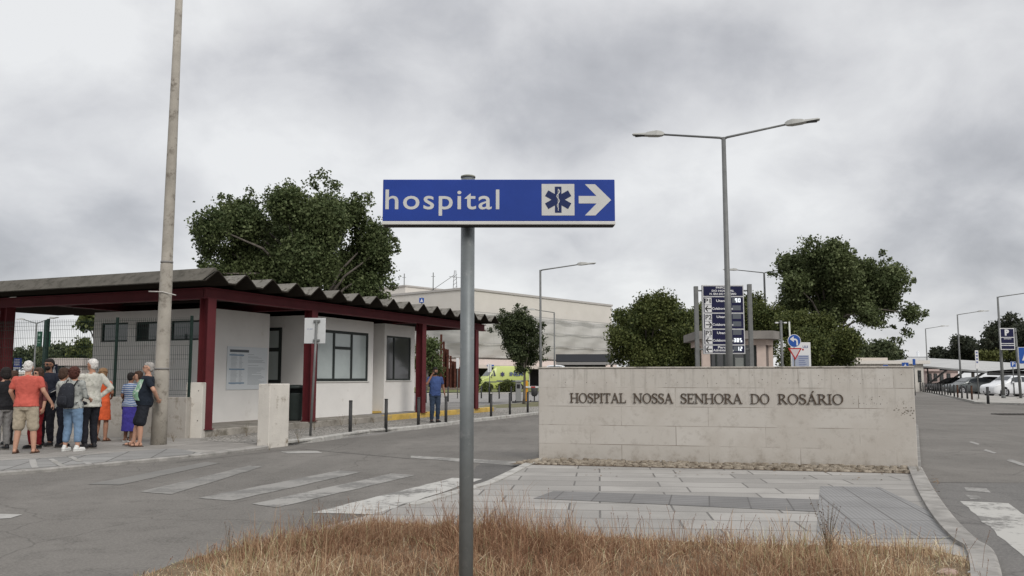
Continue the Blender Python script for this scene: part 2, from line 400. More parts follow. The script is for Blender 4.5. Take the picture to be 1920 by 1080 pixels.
def kerb(name, pxs, z, wd, m, side=1, label=None, dz=0.0):
    P = [G(a, b, 0.0) for a, b in pxs]; mb = MB(); L = []; Rr = []
    for i, p in enumerate(P):
        d = (P[min(i+1, len(P)-1)]-P[max(i-1, 0)]).normalized(); n = Vector((-d.y, d.x, 0))*side*wd
        L.append(p-n.normalized()*0.008); Rr.append(p+n)
    n_ = len(P); V = []
    for i in range(n_): V += [(L[i].x, L[i].y, -0.02), (L[i].x, L[i].y, z-0.015), (*(L[i].lerp(Rr[i], 0.12)).xy, z), (Rr[i].x, Rr[i].y, z), (Rr[i].x, Rr[i].y, -0.02)]
    F = []
    for i in range(n_-1):
        for k in range(4): F.append((i*5+k, i*5+k+1, (i+1)*5+k+1, (i+1)*5+k))
    F += [(0, 1, 2, 3, 4), tuple(reversed([(n_-1)*5+k for k in range(5)]))]
    if side > 0: F = [tuple(reversed(f)) for f in F]
    mb.add(V, F); o = mb.build(name, m); o['kind'] = 'structure'; return o
def crv(pts, n=6):                                   # smooth a pixel polyline
    o = []
    P = [pts[0]]+list(pts)+[pts[-1]]
    for i in range(1, len(P)-2):
        for j in range(n):
            t = j/n; a = [0.5*((2*P[i][k])+(-P[i-1][k]+P[i+1][k])*t+(2*P[i-1][k]-5*P[i][k]+4*P[i+1][k]-P[i+2][k])*t*t+(-P[i-1][k]+3*P[i][k]-3*P[i+1][k]+P[i+2][k])*t**3) for k in (0, 1)]
            o.append(tuple(a))
    o.append(pts[-1]); return o
kst = Mt('kerb_stone', (0.27, 0.258, 0.24), 0.9, 0.3, 4, 0.3, 60, stain=((0.16, 0.15, 0.135), 5, 0.56))
kwhite = Mt('kerb_painted', (0.38, 0.37, 0.345), 0.9, 0.25, 5, 0.3, 60, stain=((0.22, 0.2, 0.18), 7, 0.55))
# island in front of the wall
isl_left = crv([(1010, 866), (985, 874), (937, 898), (900, 914), (840, 931), (760, 955), (690, 975)])
isl_right = crv([(1728, 885), (1755, 935), (1792, 987), (1833, 1028), (1859, 1045), (1874, 1080), (1885, 1140)])
ip = [G(a, b) for a, b in isl_left]+[G(560, 1010), G(400, 1055), G(200, 1130), Vector((-3.2, 3, 0)), Vector((3.4, 3, 0))]+[G(a, b) for a, b in reversed(isl_right)]
base_ang = math.degrees(math.atan2((G(1722, 883)-G(1010, 866)).y, (G(1722, 883)-G(1010, 866)).x))
plate('pavement', ip, PAVE, slabs('island_slabs', (0.30, 0.287, 0.268), 1.12, 0.52, -base_ang-8, jw=0.014, off=0.3))
kerb('kerb', isl_right, 0.085, 0.19, kst, side=-1)
kerb('kerb', isl_left[:-6], 0.062, 0.16, kwhite, side=1)
# island extension behind the wall
plate('verge_behind_wall', [G(1010, 866), G(1728, 885), G(1722, 800), G(1640, 735), G(1400, 745), G(1020, 800)], 0.045, slabs('rear_slabs', (0.22, 0.21, 0.195), 0.8, 0.5, 10))
# tactile strips lie on the island
Z1 = PAVE+0.004
struct('tactile_paving', sheet([G(1000, 935, PAVE), G(1038, 921, PAVE), G(1536, 937, PAVE), G(1532, 960, PAVE)], Z1), slabs('tactile_ribs', (0.19, 0.185, 0.18), 0.44, 0.9, -base_ang-1, jw=0.01, ribs=('Y', 2.2), var=0.08))
struct('tactile_paving', sheet([G(1538, 912, PAVE), G(1650, 914, PAVE), G(1745, 960, PAVE), G(1788, 1010, PAVE), G(1530, 1012, PAVE)], Z1), slabs('tactile_bars', (0.235, 0.232, 0.228), 0.42, 0.84, -base_ang-3, jw=0.010, ribs=('X', 7.0), var=0.06))

# left pavement
lk = crv([(-500, 942), (-200, 912), (0, 893), (100, 885), (230, 872), (385, 857), (440, 850), (490, 843), (537, 835)])
bk = crv([(537, 835), (610, 826.5), (693, 813), (777, 805.5), (860, 795), (890, 791), (1008, 777.5), (1120, 764), (1300, 742)])
plate('pavement', [G(a, b) for a, b in lk]+[G(a, b) for a, b in bk][1:]+[G(1290, 737), G(970, 757), G(880, 764), Vector((-8, 36, 0)), Vector((-30, 36, 0)), Vector((-40, 12, 0))], PAVE, slabs('left_slabs', (0.27, 0.255, 0.235), 0.7, 0.7, 12, jw=0.012))
kerb('kerb', lk, 0.062, 0.13, kst)
kerb('kerb', bk, 0.10, 0.17, kwhite)
struct('tile_band', sheet([G(-300, 885, PAVE), G(0, 864, PAVE), G(120, 857, PAVE), G(250, 846, PAVE), G(330, 841, PAVE), G(378, 855), G(230, 869), G(100, 881), G(0, 889), G(-300, 918)], Z1), slabs('band_tiles', (0.24, 0.235, 0.225), 0.62, 0.62, -14, joint=(0.07, 0.065, 0.06), jw=0.016, var=0.12))
for a, b_ in (((-300, 885), (0, 864)), ((0, 864), (120, 857)), ((120, 857), (250, 846)), ((95, 861), (118, 875)), ((130, 856), (150, 866)), ((60, 862), (66, 878)), ((160, 868), (172, 872)), ((352, 855), (378, 849))):
    A, B = G(*a, PAVE), G(*b_, PAVE); n = Vector((-(B-A).y, (B-A).x, 0)).normalized()*0.045
    struct('pavement_line', ragged([A-n, B-n, B+n, A+n], Z1+0.004, 0.2, 0.01), paint('pavement_joint', (0.33, 0.32, 0.30), 0.5, (0.25, 0.24, 0.22)))
# fine white stone paving along the building
cz = PAVE
cob = cobble('small_stone_paving', (0.36, 0.34, 0.31), 9.0)
struct('cobble_path', sheet([G(372, 826, cz), G(480, 832, cz), G(545, 831, cz), G(612, 822, cz), G(694, 809.5, cz), G(778, 802, cz), G(861, 791, cz), G(1008, 774.5, cz), G(1120, 761, cz), G(1110, 754, cz), G(1000, 762, cz), G(890, 772, cz), G(727, 789, cz), G(480, 812, cz), G(384, 821, cz)], Z1), cob)
# dry verge, far road, inner kerbs
dry = Mt('dry_soil', (0.19, 0.165, 0.11), 0.95, 0.35, 2, 0.5, 30, col2=(0.12, 0.13, 0.06))
struct('grass_verge', sheet([G(888, 764), G(1000, 756), G(1300, 742), G(1300, 748), G(1010, 764), G(900, 769)], 0.058), dry)
struct('far_road', sheet([Vector((-30, 46, 0)), G(700, 757), G(990, 753), G(1560, 745), G(1560, 722), G(700, 738), Vector((-40, 80, 0))], 0.008), asph2)
kerb('kerb', [(760, 741), (860, 740), (1010, 738), (1300, 733)], 0.15, 0.25, kwhite)
struct('grass_verge', sheet([G(700, 738.5), G(880, 739), G(1300, 732), G(1300, 724), G(700, 729)], 0.16), Mt('verge_grass', (0.17, 0.16, 0.07), 0.95, 0.3, 0.5, 0.5, 30, col2=(0.09, 0.12, 0.04)))
struct('forecourt', sheet([G(600, 728.5), G(1300, 723.5), G(1500, 715), G(600, 715)], 0.012), asph2)
# right-hand pavement with bollards
rk = crv([(1640, 726), (1719, 733), (1778, 744.4), (1822, 755), (1837, 758), (1920, 760.5), (2300, 775)])
plate('pavement', [G(a, b) for a, b in rk]+[G(2300, 750), G(1920, 748), G(1850, 744), G(1800, 738), G(1719, 730), G(1640, 724.5)], 0.10, Mt('right_pavement', (0.34, 0.325, 0.30), 0.9, 0.25, 1.2, 0.3, 40))
kerb('kerb', rk, 0.13, 0.18, kwhite)
struct('parking_surface', sheet([G(2300, 749.5), G(1920, 747.5), G(1850, 743.5), G(1800, 737.5), G(1719, 729.5), G(1640, 724), G(1640, 717), G(2300, 722)], 0.014), asph2)

# ================================================================= NAME WALL
WL, WR = G(1010, 866), G(1722, 883)
wd = (WR-WL).to_2d(); wlen = wd.length; wang = math.atan2(wd.y, wd.x); WH = 1.615
def stone_mat():
    m, t, b, v = procmat('wall_limestone')
    mp = tn(t, 'ShaderNodeMapping', v); mp.inputs['Rotation'].default_value = (R(90), 0, 0)
    def brick(bw, rh, off, ms):
        br = tn(t, 'ShaderNodeTexBrick', mp.outputs[0], Scale=1.0); br.offset = off
        br.inputs['Brick Width'].default_value = bw; br.inputs['Row Height'].default_value = rh; br.inputs['Mortar Size'].default_value = ms
        br.inputs['Mortar Smooth'].default_value = 0.2
        br.inputs['Color1'].default_value = (0.445, 0.42, 0.384, 1); br.inputs['Color2'].default_value = (0.515, 0.49, 0.453, 1); br.inputs['Mortar'].default_value = (0.17, 0.145, 0.12, 1); return br
    br = brick(1.45, 0.3225, 0.37, 0.0055)
    nA = tn(t, 'ShaderNodeTexNoise', v, Scale=1.3, Detail=6.0, Roughness=0.6); nB = tn(t, 'ShaderNodeTexNoise', v, Scale=5.0, Detail=9.0, Roughness=0.75)
    nC = tn(t, 'ShaderNodeTexNoise', v, Scale=38.0, Detail=4.0, Roughness=0.8)
    mo = tmap(t, nA.outputs[0], 0.42, 0.56)              # joints are filled in places
    flat = tmix(t, tmap(t, nA.outputs[0], 0.3, 0.7), (0.438, 0.41, 0.373), (0.525, 0.50, 0.463))
    c = tmix(t, mo, flat, br.outputs['Color'])
    c = tmix(t, tmap(t, nA.outputs[0], 0.35, 0.75, 0.45, 0.0), c, (0.42, 0.385, 0.34))
    c = tmix(t, tmap(t, nB.outputs[0], 0.52, 0.66, 0, 0.6), c, (0.31, 0.28, 0.245))
    c = tmix(t, tmap(t, nC.outputs[0], 0.70, 0.76, 0, 0.6), c, (0.20, 0.18, 0.15))
    # rain streaks under the coping and splash dirt at the foot
    st = tn(t, 'ShaderNodeMapping', v); st.inputs['Scale'].default_value = (5.0, 1, 0.35)
    nS = tn(t, 'ShaderNodeTexNoise', st.outputs[0], Scale=2.0, Detail=6.0, Roughness=0.7)
    sp = t.nodes.new('ShaderNodeSeparateXYZ'); t.links.new(v, sp.inputs[0])
    def mul(a, q):
        n = t.nodes.new('ShaderNodeMath'); n.operation = 'MULTIPLY'; t.links.new(a, n.inputs[0]); t.links.new(q, n.inputs[1]); return n.outputs[0]
    c = tmix(t, mul(tmap(t, nS.outputs[0], 0.52, 0.66), tmap(t, sp.outputs[2], 0.85, 1.6, 0.0, 0.75)), c, (0.25, 0.232, 0.205))
    c = tmix(t, mul(tmap(t, nB.outputs[0], 0.40, 0.62), tmap(t, sp.outputs[2], 0.28, 0.0, 0.0, 0.6)), c, (0.22, 0.185, 0.14))
    t.links.new(c, b.inputs['Base Color']); b.inputs['Roughness'].default_value = 0.92; b.inputs['Specular IOR Level'].default_value = 0.2
    tbump(t, nC.outputs[0], b, 0.3, 0.006); return m
wall = thing('name_wall', 'long low limestone block wall carrying the bronze hospital name', 'wall', (WL.x, WL.y, 0), wang)
MB().cbox(0, wlen, 0.0, 0.34, -0.05, WH, 0.012).build('wall_body', stone_mat(), wall)
MB().cbox(-0.012, wlen+0.012, -0.012, 0.352, WH+0.001, WH+0.028, 0.008).build('coping', Mt('coping', (0.38, 0.35, 0.31), 0.9, 0.25, 3, 0.3, 40, stain=((0.14, 0.13, 0.11), 3, 0.5)), wall)
def wx(px):                                        # pixel column -> distance along the wall face
    a, b_ = WL, WR; r = ray(px, 700); k = r[0]/r[1]
    return (a.y*k-a.x)/((b_.x-a.x)-k*(b_.y-a.y))*wlen
hm = MB()                                          # small drilled holes left by removed letters
def hole(x, z, r=0.006):
    n = 6; hm.add([(x+r*math.cos(6.283*i/n), -0.0012, z+r*math.sin(6.283*i/n)) for i in range(n)], [tuple(range(n))])
for row, (x0, x1, z, st) in enumerate(((1590, 1668, 1.045, 6.5), (1598, 1668, 1.155, 12), (1600, 1665, 1.10, 17), (1060, 1700, 1.37, 19), (1430, 1690, 1.43, 11), (1040, 1700, 1.50, 31))):
    x = x0
    while x < x1:
        if random.random() < 0.72: hole(wx(x+random.uniform(-2, 2)), z+random.uniform(-0.012, 0.012), random.uniform(0.004, 0.008))
        x += st
hm.build('fixing_holes', Mt('hole_dark', (0.06, 0.05, 0.04), 0.9), wall)
cm = MB()                                          # chipped corner
for i in range(46):
    x = wlen-abs(random.gauss(0, 0.16))-0.02; z = 0.94+random.gauss(0, 0.05); r = random.uniform(0.004, 0.014); n = 6
    cm.add([(min(wlen-0.015, x+r*random.uniform(.6, 1.6)*math.cos(6.283*j/n)), -0.0014-i*1e-5, z+r*random.uniform(.5, 1)*math.sin(6.283*j/n)) for j in range(n)], [tuple(range(n))])
cm.build('chips', Mt('chip_dark', (0.17, 0.15, 0.125), 0.9), wall)
# ---- serif capitals, drawn stroke by stroke
class Glyphs:
    def __init__(s): s.mb = MB(); s.k = 0
    def ribbon(s, pts, ws, ox, oz, sc):             # stroke outline extruded
        L = []; Q = []; n = len(pts)
        for i, p in enumerate(pts):
            a = pts[max(i-1, 0)]; b = pts[min(i+1, n-1)]; dx, dz = b[0]-a[0], b[1]-a[1]; l = math.hypot(dx, dz) or 1
            wi = ws[i] if isinstance(ws, (list, tuple)) else ws
            nx, nz = -dz/l*wi/2, dx/l*wi/2
            L.append((ox+(p[0]+nx)*sc, oz+(p[1]+nz)*sc)); Q.append((ox+(p[0]-nx)*sc, oz+(p[1]-nz)*sc))
        s.k += 1; y0 = -0.020-0.0002*(s.k % 7); y1 = -0.004
        V = [(x, y0, z) for x, z in L+Q]+[(x, y1, z) for x, z in L+Q]; F = []
        for i in range(n-1):
            F += [(i, i+1, n+i+1, n+i), (2*n+i, 2*n+n+i, 2*n+n+i+1, 2*n+i+1), (i, 2*n+i, 2*n+i+1, i+1), (n+i, n+i+1, 3*n+i+1, 3*n+i)]
        F += [(0, n, 3*n, 2*n), (n-1, 3*n-1, 4*n-1, 2*n-1)]
        s.mb.add(V, F)
    def letter(s, ch, ox, oz, sc):
        T, t = 0.115, 0.045
        def st(x, z0=0, z1=1, w=T): s.ribbon([(x, z0), (x, z1)], w, ox, oz, sc)
        def ln(a, b, w): s.ribbon([a, b], w, ox, oz, sc)
        def sf(x, z, w=0.34): s.ribbon([(x-w/2, z+(0.025 if z < .5 else -0.025)), (x+w/2, z+(0.025 if z < .5 else -0.025))], 0.05, ox, oz, sc)
        def arc(cx, cz, rx, rz, a0, a1, w0, w1, n=18):   # thick at the sides, thin at top and bottom
            P = []; Wd = []
            for i in range(n+1):
                a = R(a0+(a1-a0)*i/n); P.append((cx+rx*math.cos(a), cz+rz*math.sin(a))); Wd.append(w0+(w1-w0)*abs(math.cos(a))**1.5)
            s.ribbon(P, Wd, ox, oz, sc)
        if ch == 'H': st(.14); st(.72); ln((.14, .5), (.72, .5), t); [sf(x, z) for x in (.14, .72) for z in (0, 1)]; return .86
        if ch == 'O': arc(.44, .5, .37, .49, 0, 360, t, T, 36); return .88
        if ch == 'S':
            P = [(.50, .80), (.46, .93), (.30, .98), (.14, .92), (.09, .77), (.15, .62), (.30, .53), (.45, .43), (.52, .27), (.46, .09), (.29, .02), (.12, .07), (.07, .22)]
            s.ribbon(crv(P, 4), [w_ for w_ in np.interp(np.linspace(0, 1, len(crv(P, 4))), [0, .15, .3, .5, .72, .88, 1], [.05, .05, .12, .16, .13, .05, .05])], ox, oz, sc)
            ln((.52, .74), (.52, .97), .035); ln((.06, .03), (.06, .28), .035); return .60
        if ch == 'P': st(.14); sf(.14, 0); sf(.08, 1, .2); arc(.28, .73, .27, .245, 90, -90, t, .13, 12); ln((.14, .975), (.29, .975), .05); ln((.14, .485), (.29, .485), .05); return .60
        if ch == 'I': st(.17); sf(.17, 0); sf(.17, 1); return .34
        if ch == 'T': st(.37); sf(.37, 0); ln((.03, .97), (.71, .97), .06); ln((.045, .97), (.045, .78), .045); ln((.695, .97), (.695, .78), .045); return .74
        if ch in 'AÁ':
            ln((.10, 0), (.40, 1.02), .06); ln((.38, 1.02), (.72, 0), T); ln((.2, .35), (.6, .35), t); sf(.1, 0, .26); sf(.72, 0, .3)
            if ch == 'Á': s.ribbon([(.40, 1.10), (.56, 1.30)], [.06, .12], ox, oz, sc)
            return .84
        if ch == 'L': st(.14); sf(.14, 0); sf(.14, 1); ln((.14, .03), (.62, .03), .06); ln((.615, 0), (.615, .26), .045); return .66
        if ch == 'N': st(.13, w=.06); st(.75, w=.06); ln((.1, .98), (.77, .02), T); sf(.1, 1, .26); sf(.13, 0, .28); sf(.75, 1, .28); return .88
        if ch == 'E': st(.14); sf(.1, 0, .2); sf(.1, 1, .2); ln((.14, .03), (.60, .03), .055); ln((.14, .97), (.57, .97), .055); ln((.14, .51), (.46, .51), .05); ln((.595, 0), (.595, .24), .045); ln((.565, 1), (.565, .78), .045); ln((.46, .62), (.46, .4), .04); return .66
        if ch == 'R': st(.14); sf(.14, 0); sf(.08, 1, .2); arc(.28, .74, .25, .235, 90, -90, t, .13, 12); ln((.14, .975), (.29, .975), .05); ln((.14, .505), (.3, .505), .05); ln((.32, .5), (.68, .02), T); sf(.7, 0, .2); return .76
        if ch == 'D': st(.14); sf(.08, 0, .2); sf(.08, 1, .2); arc(.34, .5, .42, .475, 90, -90, t, T, 18); ln((.14, .975), (.36, .975), .05); ln((.14, .025), (.36, .025), .05); return .84
        return .4
words = [('HOSPITAL', 1069, 1174), ('NOSSA', 1187, 1262), ('SENHORA', 1275, 1391), ('DO', 1406, 1442), ('ROSÁRIO', 1457, 1580)]
bronze = Mt('bronze_letter', (0.085, 0.062, 0.045), 0.55, 0.3, 20, metal=0.4)
for wd_, a, b_ in words:
    xa, xb = wx(a), wx(b_); probe = Glyphs(); adv = []
    for ch in wd_: adv.append(probe.letter(ch, 0, 0, 1)+0.03)
    sc = 0.163; k = (xb-xa)/sum(adv); x = xa
    for ch, ad in zip(wd_, adv):
        g = Glyphs(); g.letter(ch, 0, 0, sc); g.mb.v = [(x+v[0]*k/sc, v[1], 1.03+v[2]) for v in g.mb.v]
        g.mb.build('letter', bronze, wall); x += ad*k
# loose stone setts bedded along the foot of the wall
sm = MB(); random.seed(3)
for row in range(11):
    x = -0.05-row*.02
    while x < wlen-.10-.2*(.06+row*.082):
        l = random.uniform(0.07, 0.17); y = -0.06-row*0.082+random.uniform(-.015, .015); h = random.uniform(0.010, 0.040); n = 7
        ring = [(x+l/2+math.cos(6.283*i/n)*l/2*random.uniform(.8, 1.05), y+math.sin(6.283*i/n)*0.040*random.uniform(.75, 1.1)) for i in range(n)]
        V = [(p[0], p[1], PAVE-0.01) for p in ring]+[(x+l/2+(p[0]-x-l/2)*.75, y+(p[1]-y)*.75, PAVE+h) for p in ring]
        sm.add(V, [tuple(range(n, 2*n))]+[(i, (i+1) % n, n+(i+1) % n, n+i) for i in range(n)]); x += l+random.uniform(.003, .02)
so_ = sm.build('stone_setts', Mt('sett_stone', (0.11, 0.085, 0.06), 0.9, 0.5, 7, 0.4, 60, col2=(0.42, 0.37, 0.30)), None, (WL.x, WL.y, 0), wang)
tag(so_, 'rough brown and cream stones bedded along the foot of the name wall', kind='stuff')
struct('earth_strip', sheet([WL+Vector((-.05, .05, 0)), WR+Vector((-.05, .05, 0)), WR+Vector((-.46, -.88, 0)), WL+Vector((-.5, -.92, 0))], PAVE+0.002), Mt('earth', (0.075, 0.055, 0.04), 0.95, 0.3, 8, 0.4, 60))

# ================================================================= HOSPITAL FINGER SIGN
SD = 5.2; SP = W(876, 1159, SD); sgx = Xat(875.5, SD, 1.4); s_ = (SD*CT+1.0*ST)/FPX
gal = Mt('galvanised', (0.175, 0.19, 0.193), 0.5, 0.14, 6, metal=0.35, stain=((0.23, 0.24, 0.24), 14, 0.56))
galf = Mt('galvanised_pole', (0.15, 0.153, 0.15), 0.55, 0.15, 4, metal=0.25)
sg = thing('direction_sign', 'blue hospital direction sign with white star of life and arrow on grey post', 'sign', (sgx, SD, 0))
zt, zb = Zat(336, SD), Zat(414.5, SD); zc = (zt+zb)/2
pm = MB(); pm.tube([(0, 0, -0.3), (0, 0, Zat(333, SD))], 0.0425, 28); pm.build('post', gal, sg)
cp = MB(); cp.tube([(0, 0, Zat(333.5, SD)), (0, 0, Zat(330.5, SD)), (0, 0, Zat(329.5, SD))], [0.046, 0.045, 0.036], 24); cp.build('post_cap', Mt('cap_old', (0.22, 0.22, 0.17), 0.8, 0.4, 30), sg)
s_ *= (SD-.125)/SD; SF = SD-.125; zt, zb = Zat(336.5, SF), Zat(414.5, SF)
xl, xr = (717.5-875.5)*s_, (1153.5-875.5)*s_; yf = -0.125
blue = Mt('sign_blue', (0.016, 0.046, 0.255), 0.5, 0.10, 3, spec=0.2, stain=((0.02, 0.05, 0.26), 9, 0.6)); refl = Mt('sign_white', (0.52, 0.52, 0.50), 0.5, 0.06, 8)
MB().cbox(xl, xr, yf, yf+0.075, zb, zt, 0.003).build('panel', blue, sg)
MB().cbox(xl-0.004, xr+0.002, yf-0.003, yf+0.078, zb-0.022, zb-0.0005, 0.003).build('bottom_rail', Mt('alu_white', (0.55, 0.545, 0.52), 0.4, 0.1, 5), sg)
MB().cbox(xl+0.005, xr-0.005, yf+0.002, yf+0.072, zb-0.028, zb-0.0225, 0.002).build('underside_shade', Mt('underside_shade_black', (0.02, 0.02, 0.02), 0.7), sg)  # black strip painted in for the shaded underside of the sign box
[MB().cbox(-0.07, 0.07, yf+0.0755, -0.035, q_, q_+.035, .004).build('bracket', gal, sg) for q_ in (zb+.05, zt-.085)]
lx = lambda px: (px-875.5)*s_
lz = lambda py: Zat(py, SF)
fs, ff = textmesh('hospital', 1.0, ext=0.0006, bold=0.008, spacing=1.12)
xs = [v[0] for v in fs]; zs_ = [v[2] for v in fs]; kx = (lx(936.5)-lx(722.5))/(max(xs)-min(xs)); kz = (lz(355.5)-lz(404.5))/(max(zs_)-min(zs_))
tm = MB(); tm.add([(lx(722.5)+(v[0]-min(xs))*kx, yf-0.0012+v[1]*0.4, lz(404.5)+(v[2]-min(zs_))*kz) for v in fs], ff); tm.build('lettering', refl, sg)
MB().vprism([(lx(1016), lz(404)), (lx(1077.5), lz(404)), (lx(1077.5), lz(345)), (lx(1016), lz(345))], yf-0.0012, yf-0.0004).build('symbol_field', refl, sg)
cx_, cz_ = lx(1047), lz(374.5); st = MB(); rr = (lz(350)-lz(399))/2; hw = (lx(1053)-lx(1040.5))/2
for k in range(3):
    a = R(60*k); q = [(-hw, -rr), (hw, -rr), (hw, rr), (-hw, rr)]
    st.vprism([(cx_+x*math.cos(a)-z*math.sin(a), cz_+x*math.sin(a)+z*math.cos(a)) for x, z in q], yf-0.0020-k*0.0003, yf-0.0013)
st.build('star_of_life', Mt('star_navy', (0.012, 0.022, 0.085), 0.4), sg)
sn = MB(); sn.vprism([(cx_-0.0016, cz_-rr*.85), (cx_+0.0016, cz_-rr*.85), (cx_+0.0016, cz_+rr*.82), (cx_-0.0016, cz_+rr*.82)], yf-0.0034, yf-0.0030)
gs = Glyphs(); P = [(cx_+math.sin(i/28*6.283*2.1)*0.0095*(1-.35*i/28), cz_+rr*.8-i/28*rr*1.5) for i in range(29)]
gs.ribbon(P, [0.0055-0.003*i/28 for i in range(29)], 0, 0, 1); sn.add([(v[0], yf-0.0040+(v[1]+0.02)*.02, v[2]) for v in gs.mb.v], gs.mb.f); sn.build('snake_and_staff', refl, sg)
ar = [(1085.5, 367.5), (1119, 367.5), (1097.5, 345.5), (1116.5, 345.5), (1146.5, 375), (1116.5, 404), (1097, 404), (1119, 381.5), (1085.5, 381.5)]
MB().vprism([(lx(a), lz(b_)) for a, b_ in reversed(ar)], yf-0.0012, yf-0.0004).build('arrow', refl, sg)

# ================================================================= GATEHOUSE
PA = Vector((Xat(381, 20.7), 20.7, 0)); gang = math.atan2(.921, .389)
PL = 0.22
def gxy(v, u): return Vector((PA.x+.389*v-.921*u, PA.y+.921*v+.389*u, 0))
def vat(px, u):                                    # v on the line u=const seen in pixel column px
    r = ray(px, 700); k = r[0]/r[1]; a = gxy(0, u); return (a.x-k*a.y)/(k*.921-.389)
def uat(px, v):
    r = ray(px, 700); k = r[0]/r[1]; a = gxy(v, 0); return (a.x-k*a.y)/(k*.389+.921)
def hz(px, py, u=None, v=None):                    # height of a pixel lying on such a line
    p = gxy(vat(px, u), u) if u is not None else gxy(v, uat(px, v)); return Zat(py, p.y)
gh = thing('gatehouse', 'white gatehouse with dark red steel frame and ribbed fibre cement canopy roof', 'building', (PA.x, PA.y, 0), gang)
red = Mt('oxblood_steel', (0.10, 0.018, 0.022), 0.6, 0.14, 2.5, stain=((0.10, 0.018, 0.02), 3, 0.58))
white = Mt('white_render', (0.72, 0.705, 0.68), 0.85, 0.04, 1.5, 0.15, 30, stain=((0.60, 0.575, 0.53), 1.6, 0.60))
roofm = Mt('fibre_cement', (0.17, 0.16, 0.142), 0.95, 0.25, 1.5, 0.3, 30, stain=((0.07, 0.065, 0.052), 6, 0.50))
darkf = Mt('dark_aluminium', (0.028, 0.034, 0.032), 0.45, 0.15, 5)
U1, U2 = 2.0, 1.12
v1a, v1b = 2.3, vat(503, U1); 
conc = Mt('plinth_concrete', (0.27, 0.25, 0.22), 0.9, 0.25, 2, 0.4, 30, stain=((0.15, 0.135, 0.11), 2.5, 0.52))
# low platform
plv1 = vat(727, -0.12)
MB().cbox(-0.25, plv1, -0.12, 9.0, -0.03, PL, 0.02).build('platform', conc, gh)
ye = MB(); ye.cbox(plv1+0.004, plv1+8.6, -0.10, 0.12, 0.0, 0.235, 0.02); ye.build('yellow_kerb', Mt('yellow_paint', (0.50, 0.34, 0.09), 0.85, 0.25, 3, 0.3, 30, stain=((0.33, 0.27, 0.17), 5, 0.54)), gh)
MB().box(plv1+0.004, plv1+9.3, 0.125, 9.0, -0.03, PL-0.01).build('rear_slab', Mt('grey_slab', (0.28, 0.265, 0.245), 0.9, 0.2, 1), gh)
WT = 3.38
v2a = vat(578, U2); v2b = vat(699, U2); v3a = vat(712, 1.3); v3b = vat(777, U2)
BK = 5.9                                            # rear wall
wm = MB()
wm.box(v1a, v1b, U1, U1+.2, PL, WT)                 # notice wall
wm.box(v1b, v2a+.5, 3.1, 3.3, PL, WT)               # recessed wall (doorway strip is cut by the window below)
wm.box(v1b-.2, v1b, U1+.2, 3.1, PL, WT)
wm.box(v2a, v2a+.2, U2, 3.1, PL, WT)
wm.box(v2b-.2, v2b, U2+.2, 3.1, PL, WT); wm.box(v2b, v3a, 1.9, 2.1, PL, WT); wm.box(v3a, v3a+.2, U2+.2, 3.1, PL, WT)
wm.box(v3b-.2, v3b, U2+.2, BK, PL, WT); wm.box(v1a+.2, v3b-.2, BK, BK+.2, PL, WT)
def wall_with_window(mb, va, vb, u, wv0, wv1, z0, z1):
    mb.box(va, wv0, u, u+.2, PL, WT); mb.box(wv1, vb, u, u+.2, PL, WT)
    mb.box(wv0, wv1, u, u+.2, PL, z0); mb.box(wv0, wv1, u, u+.2, z1, WT)
w2 = (vat(592, U2), vat(690, U2)); z2 = (hz(690, 714.5, u=U2), hz(690, 625, u=U2))
w3 = (max(v3a+.14, vat(718.5, U2)), vat(770, U2)); z3 = (hz(770, 713, u=U2), hz(770, 633, u=U2))
wall_with_window(wm, v2a+.2, v2b, U2, w2[0]+.01, w2[1], *z2); wall_with_window(wm, v3a, v3b, U2, w3[0], w3[1], *z3)
# end wall with three high windows
ue = uat(172, 2.3); ze0, ze1 = 2.50, 3.06
us = [(uat(236, v1a), uat(185, v1a)), (uat(298, v1a), uat(250, v1a)), (uat(371, v1a), uat(316, v1a))]
wm.box(v1a, v1a+.2, U1+.2, ue, PL, ze0); wm.box(v1a, v1a+.2, U1+.2, ue, ze1, WT)
prev = U1+.2
for a, b_ in reversed(us):
    a = max(a, prev+.02); wm.box(v1a, v1a+.2, prev, a, ze0, ze1); prev = b_
wm.box(v1a, v1a+.2, prev, ue, ze0, ze1); wm.box(v1a+.2, v1a+1.5, ue-.2, ue, PL, WT)
wm.build('wall', white, gh)
